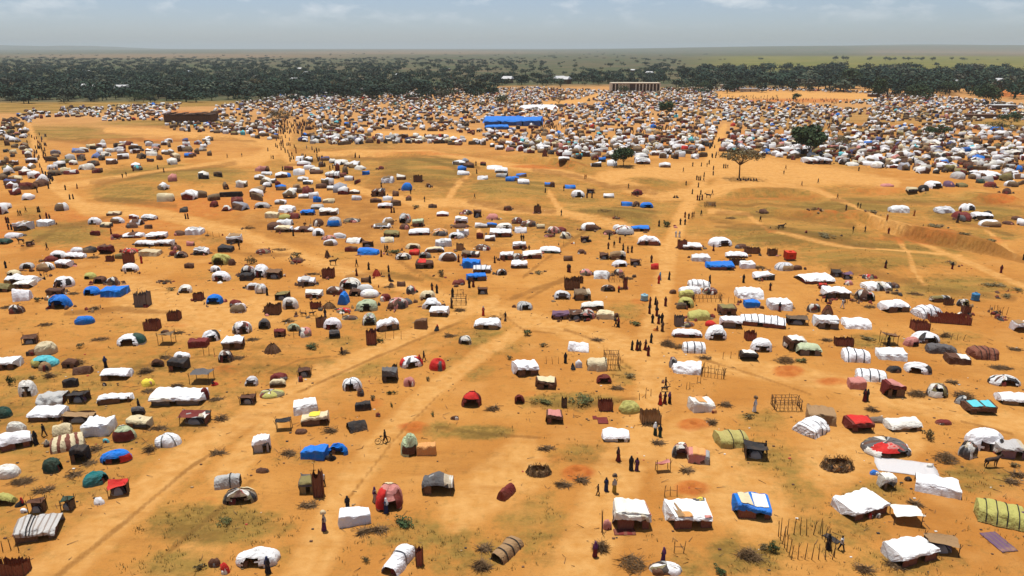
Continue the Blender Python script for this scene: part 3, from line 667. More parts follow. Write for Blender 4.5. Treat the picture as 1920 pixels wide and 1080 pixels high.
def straw_panel(name, par, x0, x1, y, h, color, seed, axis=0):
    """matting of upright stalks with ragged tops"""
    r = np.random.RandomState(seed); n = max(4, int(abs(x1 - x0) / .14)); v, f, uv = [], [], []
    for i in range(n + 1):
        a = x0 + (x1 - x0) * i / n; d = .05 * (-1) ** i + r.uniform(-.03, .03); hh = h * r.uniform(.8, 1.12)
        for k, zz in ((0, -.08), (1, hh * .5), (2, hh)):
            v.append((a + r.uniform(-.04, .04), y + d, zz) if axis == 0 else (y + d, a + r.uniform(-.04, .04), zz)); uv.append((a, 1 + zz))
    for i in range(n):
        for k in range(2): f.append((3 * i + k, 3 * i + 3 + k, 3 * i + 4 + k, 3 * i + 1 + k))
    return mesh_obj(name, v, f, CLOTH['straw'], par, color, uv, smooth=False)
def make_screen(px, py, w, h, col, yaw, ex, seed, near):
    """a square privacy screen of straw matting tied to poles, open at the top"""
    r = np.random.RandomState(seed); yw = math.radians(yaw)
    q, L, D, H, s = place(px, py, w, h, yw, .8, 1.1, 2.6)
    root = empty('straw_screen', (q.x, q.y, q.z - .03), yw)
    c = np.array(PAL[col]) * r.uniform(.9, 1.7)
    straw_panel('panel', root, -L / 2, L / 2, -D / 2, H, tuple(c), seed + 1)
    straw_panel('panel', root, -L / 2, L / 2, D / 2, H, tuple(c * 1.1), seed + 2)
    straw_panel('panel', root, -D / 2, D / 2, -L / 2, H, tuple(c * .9), seed + 3, 1)
    straw_panel('panel', root, -D / 2, D / 2, L / 2, H, tuple(c * 1.05), seed + 4, 1)
    for a in (-1, 1):
        for b in (-1, 1):
            k = MB(); k.stick((a * L / 2, b * D / 2, -.1), (a * L / 2 + r.uniform(-.1, .1), b * D / 2, H * r.uniform(1.0, 1.3)), .035, .025); k.build('pole', WOOD, root)
    return root, s, (L, D, H)
def make_cone(px, py, w, h, col, yaw, ex, seed, near):
    """a bundle of stalks leaned together into a rough cone"""
    r = np.random.RandomState(seed)
    q, L, D, H, s = place(px, py, w, h, 0, .9, 1.0, 3.0)
    root = empty('stalk_cone', (q.x, q.y, q.z - .03), 0)
    v, f, uv = [], [], []; n = 26
    for i in range(n):
        a = 6.2832 * i / n; k = 1 + .14 * (-1) ** i + r.uniform(-.08, .08)
        for rr, zz in ((1, -.05), (.75, .45), (.45, .85), (.3, 1.0 + r.uniform(-.05, .1))):
            v.append((L / 2 * rr * k * math.cos(a), D / 2 * rr * k * math.sin(a), H * zz)); uv.append((a * L / 2, 1 + zz))
    for i in range(n):
        for k in range(3): f.append((4 * i + k, 4 * ((i + 1) % n) + k, 4 * ((i + 1) % n) + k + 1, 4 * i + k + 1))
    mesh_obj('thatch', v, f, CLOTH['straw'], root, PAL[col], uv, smooth=False)
    k = MB()
    for _ in range(5): k.stick((r.uniform(-.1, .1), r.uniform(-.1, .1), H * .8), (r.uniform(-.4, .4), r.uniform(-.4, .4), H * 1.25), .03, .015)
    k.build('stick_tips', WOOD, root)
    return root, s, (L, D, H)
def twigs(mb, r, L, D, H, n, th=.025):
    for _ in range(n):
        a = r.uniform(0, 6.28); rr = r.uniform(0, 1) ** .6; x, y = L / 2 * rr * math.cos(a), D / 2 * rr * math.sin(a)
        ln = r.uniform(.3, .95); b = a + r.choice([1.57, -1.57, 3.14, 0], p=[.36, .36, .18, .1]) + r.uniform(-.6, .6); tz = r.uniform(-.25, .3)
        z = r.uniform(0, 1) * H * (1 - rr ** 2)
        mb.stick((x, y, z), (x + ln * math.cos(b), y + ln * math.sin(b), max(.02, z + ln * tz)), th, th * .5, 3)
def make_brush(px, py, w, h, col, yaw, ex, seed, near):
    r = np.random.RandomState(seed); yw = math.radians(yaw)
    q, L, D, H, s = place(px, py, w, h, yw, .6, .3, 1.1)
    k = MB(); twigs(k, r, L * .85, D * .85, H * .8, 260 if near else 90, .022 if near else .035)
    o = k.build('brush_pile', TWIG); o.location = (q.x, q.y, q.z); o.rotation_euler = (0, 0, yw)
    return o, s, (L, D, H)
def make_ring(px, py, w, h, col, yaw, ex, seed, near):
    """a low round pen of woven brush"""
    r = np.random.RandomState(seed); q, L, D, H, s = place(px, py, w, h, 0, .9, .6, 1.1)
    root = empty('brush_ring', (q.x, q.y, q.z), 0); k = MB()
    for i in range(260 if near else 110):
        a = r.uniform(0, 6.28); q1, q2 = r.uniform(.8, 1.25, 2); x, y = L / 2 * q1 * math.cos(a), D / 2 * q1 * math.sin(a)
        b = a + r.choice([-1, 1]) * r.uniform(.1, .7); k.stick((x, y, r.uniform(0, H * .3)), (L / 2 * q2 * .85 * math.cos(b), D / 2 * q2 * .85 * math.sin(b), H * r.uniform(.4, 1.45)), .035, .02, 3)
    k.build('woven_twigs', TWIG, root)
    S = Dome(L * .95, D * .95, H * 1.05, seed, 1.8); us = np.linspace(0, 1, 18, endpoint=False)
    v, f, uv = grid(S, us, np.linspace(0, .5, 4), None, True, 0, L, D)
    mesh_obj('lining', v, f, CLOTH['patch' if 'mp' in ex else 'straw'], root, PAL[col], uv)
    return root, s, (L, D, H)
def make_heap(px, py, w, h, col, yaw, ex, seed, near):
    """a slumped heap of cloth and belongings"""
    r = np.random.RandomState(seed); yw = math.radians(yaw)
    q, L, D, H, s = place(px, py, w, h, yw, .7, .4, 1.4)
    root = empty('cloth_heap', (q.x, q.y, q.z - .03), yw); kind = 'plain'
    for e in ex:
        if e[0] == 'm': kind = {'p': 'patch', 't': 'straw', 's': 'stripe'}[e[1]]
    us = np.linspace(0, 1, 20 if near else 12, endpoint=False); ts = np.linspace(0, 1, 8 if near else 5)
    S = Dome(L, D, H, seed, 2.4); v, f, uv = grid(S, us, ts, None, True, 0, L, D)
    mesh_obj('cloth', v, f, CLOTH[kind], root, PAL[col], uv)
    for i in range(2):
        S = Dome(L * r.uniform(.3, .5), D * r.uniform(.4, .6), H * r.uniform(.5, .9), seed + 3 + i, 2.0); v, f, uv = grid(S, us, ts, None, True, 0, L, D)
        v = v + np.array([r.uniform(-.3, .3) * L, -r.uniform(.1, .4) * D, 0]); mesh_obj('bundle', v, f, CLOTH['plain'], root, PAL[r.choice(list('KNMHLP'))], uv)
    return root, s, (L, D, H)
def make_flat(px, py, w, h, col, yaw, ex, seed, near, name='ground_mat'):
    """cloth spread out on the soil"""
    g0 = ground(px, py - h / 2); s = FPX / (g0.y * CP - (g0.z - CAM_H) * SP); dep = math.atan2(CAM_H, math.hypot(g0.x, g0.y))
    L = w / s; D = h / s / math.sin(dep); yw = math.radians(yaw); n = 12; g = wav(seed); v, f, uv = [], [], []
    for k in range(2):
        for i in range(n):
            for j in range(n):
                a, b = i / (n - 1) - .5, j / (n - 1) - .5; x, y = a * L * (1 + .05 * g(b * 9, 3)), b * D * (1 + .05 * g(a * 9, 1))
                wx, wy = g0.x + x * math.cos(yw) - y * math.sin(yw), g0.y + x * math.sin(yw) + y * math.cos(yw)
                v.append((x, y, gz(wx, wy) - g0.z + (.06 + .05 * abs(g(x * 3, y * 3)) if k == 0 else .01))); uv.append((a * L, b * D + 1))
    f = [(i * n + j, (i + 1) * n + j, (i + 1) * n + j + 1, i * n + j + 1) for i in range(n - 1) for j in range(n - 1)]
    kind = 'plain'
    for e in ex:
        if e[0] == 'm': kind = {'p': 'patch', 't': 'straw', 's': 'stripe', 'l': 'pale_stripe'}[e[1]]
    o = mesh_obj(name, v[:n * n], f, CLOTH[kind], None, PAL[col], uv[:n * n]); o.location = g0; o.rotation_euler = (0, 0, yw)
    md = o.modifiers.new('thickness', 'SOLIDIFY'); md.thickness = .03; md.offset = -1
    return o, s, (L, D, .1)
def make_pen(px, py, w, h, col, yaw, ex, seed, near):
    """upright poles, railed or bare, standing in a ring or a row"""
    r = np.random.RandomState(seed); yw = math.radians(yaw); q, L, D, H, s = place(px, py, w, h, yw, .9, 1.2, 2.3)
    root = empty('pole_pen', (q.x, q.y, q.z), yw); pts = []
    if 'row' in ex: n = max(3, int(L / .8)); pts = [((i / (n - 1) - .5) * L, r.uniform(-.15, .15)) for i in range(n)]
    elif 'post2' in ex: pts = [(-.45 * L, 0), (.45 * L, 0)]
    else:
        n = 26 if 'dense' in ex else 12
        for i in range(n):
            a = 4 * i / n; k = int(a) % 4; t = a - int(a) - .5
            x, y = ((t, -.5), (.5, t), (-t, .5), (-.5, -t))[k]; pts.append((x * L, y * D))
    tops = []
    for x, y in pts:
        k = MB(); hh = H * r.uniform(.75, 1.1); tx, ty = r.uniform(-.15, .15, 2); k.stick((x, y, -.15), (x + tx, y + ty, hh), .045, .025)
        if r.rand() < .5: k.stick((x + tx * .7, y + ty * .7, hh * .7), (x + tx + r.uniform(-.25, .25), y + ty, hh * 1.05), .025, .015, 3)
        k.build('pole', WOOD, root); tops.append((x + tx * .6, y + ty * .6, hh * .6))
    if 'rail' in ex or 'cage' in ex:
        for lv in ((.55,) if 'rail' in ex else (.35, .7, 1.0)):
            for i in range(len(pts) - (1 if 'row' in ex else 0)):
                a, b = pts[i], pts[(i + 1) % len(pts)]; k = MB(); k.stick((a[0], a[1], H * lv * .9), (b[0], b[1], H * lv * .9), .03, .025, 3); k.build('rail', WOOD, root)
    if 'cage' in ex:
        for i in range(7):
            t = (i / 6 - .5); k = MB(); k.stick((t * L, -D / 2, H * .92), (t * L, D / 2, H * .92), .03, .025, 3); k.build('rail', WOOD, root)
    return root, s, (L, D, H)
# ------------------------------------------------------------------ plants
def leaf_cloud(r, n, fx, size, up=.3):
    """n leaf quads spread by fx(r) -> (point, outward normal)"""
    v, f = [], []
    for i in range(n):
        p, nrm = fx(r); p = Vector(p)
        d = (Vector(nrm) + Vector(r.normal(0, .6, 3)) + Vector((0, 0, up))).normalized(); a = d.orthogonal().normalized(); a.rotate(Matrix.Rotation(r.uniform(0, 6.28), 3, d)); b = d.cross(a)
        s = size * r.uniform(.6, 1.3); k = len(v); v += [p - a * s, p - b * s * .55, p + a * s, p + b * s * .55]; f.append((k, k + 1, k + 2, k + 3))
    return v, f
def lumps(r, n, R, H):
    return [(r.normal(0, .42 * R), r.normal(0, .42 * R), H * r.uniform(.25, .85), R * r.uniform(.3, .55)) for _ in range(n)]
def crown_fn(L, flat_=.8):
    def fx(r):
        x, y, z, s = L[r.randint(len(L))]; d = Vector(r.normal(0, 1, 3)).normalized(); k = s * r.uniform(.55, 1.05)
        return (x + d.x * k, y + d.y * k, max(.05, z + d.z * k * flat_)), d
    return fx
def make_shrub_meshes(seed, mat, R=.9, H=1.0, n=260, size=.12):
    r = np.random.RandomState(seed); L = lumps(r, 8, R, H)
    v, f = leaf_cloud(r, n, crown_fn(L, .8), size, .2)
    k = MB()
    for _ in range(9): a = r.uniform(0, 6.28); k.stick((0, 0, -.05), (R * .8 * math.cos(a), R * .8 * math.sin(a), H * r.uniform(.6, 1.05)), .03, .012, 3)
    return v, f, k
SHRUBS = {}
def make_shrub(px, py, w, h, col, yaw, ex, seed, near):
    q, L, D, H, s = place(px, py, w, h, 0, .9, .5, 1.6)
    kind = {'g': LEAF, 'y': LEAF_BUSH, 'd': LEAF_DRY}[col]; key = (col, seed % 3, near)
    if key not in SHRUBS:
        v, f, k = make_shrub_meshes(seed, kind, n=420 if near else 160, size=.10 if near else .16)
        root = empty('shrub', (0, 0, 0)); mesh_obj('foliage', v, f, kind, root, smooth=False); k.build('stem', TWIG, root); SHRUBS[key] = root
    else: root = copy_tree(SHRUBS[key], (0, 0, 0))
    root.location = q; root.scale = (L / 2.0, D / 2.0, H / 1.15); root.rotation_euler = (0, 0, seed * 1.7)
    return root, s, (L, D, H)
def make_tree_obj(name, h, R, trunk_h, nl, size, mat, seed, flat_=.7, nlump=11, branches=7, spread=1.0, leafless=False):
    r = np.random.RandomState(seed); root = empty(name, (0, 0, 0))
    k = MB(); p0 = Vector((0, 0, -.3)); p1 = Vector((r.uniform(-.2, .2) * R * .4, 0, trunk_h)); k.stick(p0, p1, .045 * h * .55, .03 * h * .5, 7)
    L = []
    for i in range(nlump):
        a = 6.28 * i / nlump + r.uniform(-.3, .3); rr = R * (.25 if i % 3 == 0 else .62) * r.uniform(.8, 1.15) * spread
        L.append((rr * math.cos(a), rr * math.sin(a), trunk_h + (h - trunk_h) * r.uniform(.35, .78) * (1.05 if i % 3 == 0 else .85), R * r.uniform(.28, .44)))
    for i in range(branches):
        x, y, z, s = L[i % nlump]; m = Vector((x * .45, y * .45, trunk_h + (z - trunk_h) * .45)); k.stick(p1 * .9, m, .018 * h * .6, .012 * h * .6, 5); k.stick(m, (x, y, z), .012 * h * .6, .005 * h, 4)
        if leafless:
            for _ in range(9): k.stick((x, y, z), (x + r.normal(0, R * .3), y + r.normal(0, R * .3), z + r.uniform(-.1, .3) * R), .004 * h, .0015 * h, 3)
    k.build('trunk', WOOD, root)
    if nl:
        v, f = leaf_cloud(r, nl, crown_fn(L, flat_), size, .35); mesh_obj('crown', v, f, mat, root, smooth=False)
    return root
# ------------------------------------------------------------------ people and animals
def skin_mesh(name, joints, edges, radii, levels=1):
    me = bpy.data.meshes.new(name + '_cage'); me.from_pydata(joints, edges, []); o = bpy.data.objects.new(name + '_cage', me); COL.objects.link(o)
    md = o.modifiers.new('s', 'SKIN'); md.use_smooth_shade = True
    for v, r in zip(me.skin_vertices[0].data, radii): v.radius = (r, r) if not isinstance(r, tuple) else r
    me.skin_vertices[0].data[0].use_root = True
    sb = o.modifiers.new('b', 'SUBSURF'); sb.levels = levels; sb.render_levels = levels
    dg = bpy.context.evaluated_depsgraph_get(); out = bpy.data.meshes.new_from_object(o.evaluated_get(dg)); out.name = name
    bpy.data.objects.remove(o); bpy.data.meshes.remove(me); return out
def loft(rings, n=12, close_top=False):
    """rings: (cx, cy, z, rx, ry)"""
    v, f = [], []
    for cx, cy, z, rx, ry in rings:
        for k in range(n): a = 6.2832 * k / n; v.append((cx + rx * math.cos(a), cy + ry * math.sin(a), z))
    for i in range(len(rings) - 1):
        for k in range(n): f.append((i * n + k, i * n + (k + 1) % n, (i + 1) * n + (k + 1) % n, (i + 1) * n + k))
    if close_top: f.append(tuple(range((len(rings) - 1) * n, len(rings) * n)))
    return v, f
# joints: pelvis, chest, neck, head, crown, nose, (hip knee ankle toe)x2, (shoulder elbow wrist hand)x2
def body_mesh(name, step, arm_l, arm_r, sc=1.0, seated=False):
    J = [(0, 0, .95), (0, 0, 1.25), (0, .01, 1.47), (0, .0, 1.58), (0, 0, 1.70), (0, -.075, 1.59)]
    R = [(.13, .1), (.155, .1), .05, .088, .07, .02]; E = [(0, 1), (1, 2), (2, 3), (3, 4), (3, 5)]
    for sg, st in ((1, step), (-1, -step)):
        b = len(J)
        if seated: J += [(sg * .1, -.02, .2), (sg * .16, -.42, .32), (sg * .14, -.55, .06), (sg * .14, -.68, .03)]
        else: J += [(sg * .1, 0, .88), (sg * .105, -.5 * st - .02, .5), (sg * .1, -st, .07), (sg * .11, -st - .16, .03)]
        R += [.088, .06, .042, .035]; E += [(0, b), (b, b + 1), (b + 1, b + 2), (b + 2, b + 3)]
    for sg, arm in ((1, arm_l), (-1, arm_r)):
        b = len(J); J += [(sg * .19, 0, 1.40)] + [(sg * x, y, z) for x, y, z in arm]; R += [.055, .042, .03, .032]; E += [(1, b), (b, b + 1), (b + 1, b + 2), (b + 2, b + 3)]
    if seated: J = [(x, y, z - .78 if i < 6 or i >= 14 else z) for i, (x, y, z) in enumerate(J)]
    return skin_mesh(name, [(x * sc, y * sc, z * sc) for x, y, z in J], E, [tuple(k * sc for k in q) if isinstance(q, tuple) else q * sc for q in R])
ARM_D = [(.25, .02, 1.12), (.25, -.06, .87), (.25, -.09, .78)]; ARM_S = [(.26, -.12, 1.15), (.24, -.3, .98), (.23, -.36, .92)]; ARM_U = [(.30, -.04, 1.5), (.2, -.05, 1.74), (.14, -.04, 1.8)]
B_WALK = body_mesh('walking_body', .26, ARM_D, ARM_S); B_STAND = body_mesh('standing_body', .05, ARM_D, ARM_D); B_LOAD = body_mesh('carrying_body', .12, ARM_D, ARM_U); B_SIT = body_mesh('seated_body', .1, ARM_S, ARM_S, seated=True)
for bm_ in (B_WALK, B_STAND, B_LOAD, B_SIT): bm_.materials.clear(); bm_.materials.append(SKIN)
def wear_mesh(name, rings, n=12, top=False, wob=.0, seed=1):
    v, f = loft(rings, n, top); r = np.random.RandomState(seed)
    v = [(x * (1 + r.uniform(-wob, wob)), y * (1 + r.uniform(-wob, wob)), z) for x, y, z in v]
    me = bpy.data.meshes.new(name); me.from_pydata(v, [], f); me.materials.append(WEAR); me.polygons.foreach_set('use_smooth', [True] * len(me.polygons)); return me
W_ROBE = wear_mesh('robe', [(0, -.03, .06, .26, .25), (0, -.02, .45, .215, .2), (0, 0, .95, .2, .165), (0, 0, 1.2, .225, .16), (0, 0, 1.38, .235, .135), (0, .01, 1.46, .12, .09)], 14, wob=.09)
W_VEIL = wear_mesh('headscarf', [(0, .05, 1.02, .27, .2), (0, .04, 1.3, .26, .17), (0, .02, 1.46, .15, .125), (0, .015, 1.58, .115, .115), (0, .01, 1.68, .1, .1), (0, .01, 1.735, .04, .04)], 12, True, .05, 2)
W_SHIRT = wear_mesh('shirt', [(0, 0, .82, .185, .14), (0, 0, 1.0, .18, .14), (0, 0, 1.25, .205, .145), (0, 0, 1.4, .23, .12), (0, .01, 1.47, .09, .08)], 12, wob=.04, seed=3)
def legs_mesh(name, st):
    mb = MB()
    for sg, s in ((1, st), (-1, -st)):
        v, f = loft([(sg * .1, -s, .12, .075, .075), (sg * .105, -.5 * s - .02, .5, .085, .085), (sg * .095, 0, .9, .11, .125)], 8, True); mb.add(v, f)
    o = mb.build(name, WEAR); me = o.data; bpy.data.objects.remove(o); return me
W_TROUS = legs_mesh('trousers', .26)
W_HAIR = wear_mesh('hair', [(0, .015, 1.60, .098, .1), (0, .01, 1.68, .092, .095), (0, 0, 1.735, .045, .05)], 10, True, 0, 4)
W_SITROBE = wear_mesh('robe', [(0, -.2, .03, .38, .5), (0, -.2, .3, .3, .36), (0, -.02, .45, .22, .18), (0, 0, .6, .235, .14), (0, .01, .68, .12, .09)], 14, wob=.08, seed=6)
W_SITVEIL = wear_mesh('headscarf', [(0, .05, .3, .26, .2), (0, .04, .52, .25, .17), (0, .02, .68, .15, .125), (0, .015, .8, .115, .115), (0, .01, .9, .1, .1), (0, .01, .955, .04, .04)], 12, True, .05, 7)
def part(name, me, root, color):
    o = bpy.data.objects.new(name, me); link(o, root)
    if color is not None: o.color = (*color, 1)
    return o
WEARCOL = dict(k=('black', (.02, .02, .022)), m=('maroon', (.14, .02, .022)), b=('dark blue', (.025, .04, .11)), w=('white', (.72, .72, .70)), y=('yellow', (.36, .26, .05)), r=('red', (.45, .03, .025)), p=('purple', (.10, .03, .09)),
               n=('brown', (.10, .05, .03)), g=('dark green', (.02, .06, .045)), l=('light blue', (.12, .3, .5)), o=('orange', (.5, .16, .03)), s=('pale', (.45, .40, .33)))
def make_person(px, py, kind, c1, c2, seed, sc=1.0):
    r = np.random.RandomState(seed); g = ground(px, py)
    root = empty('person', g, r.uniform(0, 6.28)); root.scale = (sc * .92 * r.uniform(.9, 1.04),) * 3
    a, b = WEARCOL[c1][1], WEARCOL[c2][1]
    if kind == 'robe': part('body', B_STAND if r.rand() < .5 else B_WALK, root, None); part('robe', W_ROBE, root, a); part('headscarf', W_VEIL, root, b)
    elif kind == 'load': part('body', B_LOAD, root, None); part('robe', W_ROBE, root, a); part('headscarf', W_VEIL, root, b)
    elif kind == 'man': part('body', B_WALK, root, None); part('shirt', W_SHIRT, root, a); part('trousers', W_TROUS, root, b); part('hair', W_HAIR, root, (.012, .01, .01))
    elif kind == 'sit': part('body', B_SIT, root, None); part('robe', W_SITROBE, root, a); part('headscarf', W_SITVEIL, root, b)
    return root
def quadruped(name, s, neck_up, ear, body):
    J = [(0, .45, .92), (0, 0, .90), (0, -.5, .95), (0, -.78, 1.12 + neck_up), (0, -.98, 1.22 + neck_up), (0, -1.24, 1.08 + neck_up), (0, .66, .93), (0, .78, .6)]
    R = [(.19 * body, .2 * body), (.22 * body, .23 * body), (.18 * body, .22 * body), (.10, .12), .085, .055, (.10, .11), .025]; E = [(0, 1), (1, 2), (2, 3), (3, 4), (4, 5), (0, 6), (6, 7)]
    for sg in (1, -1):
        b = len(J); J += [(sg * .13, .5, .72), (sg * .13, .40, .62), (sg * .13, .60, .38), (sg * .13, .55, .02)]; R += [.12, .09, .045, .045]; E += [(0, b), (b, b + 1), (b + 1, b + 2), (b + 2, b + 3)]
        b = len(J); J += [(sg * .12, -.48, .68), (sg * .12, -.48, .38), (sg * .12, -.5, .02)]; R += [.085, .048, .043]; E += [(2, b), (b, b + 1), (b + 1, b + 2)]
        b = len(J); J += [(sg * .07, -.95, 1.30 + neck_up + ear), (sg * .09, -.95, 1.36 + neck_up + ear)]; R += [.03, .015]; E += [(4, b), (b, b + 1)]
    me = skin_mesh(name, [(x * s, y * s, z * s) for x, y, z in J], E, [tuple(k * s for k in q) if isinstance(q, tuple) else q * s for q in R]); me.materials.clear(); me.materials.append(HIDE); return me
Q_DONKEY = quadruped('donkey_body', 1.0, .08, .12, 1.0); Q_GOAT = quadruped('goat_body', .6, .0, .02, .95)
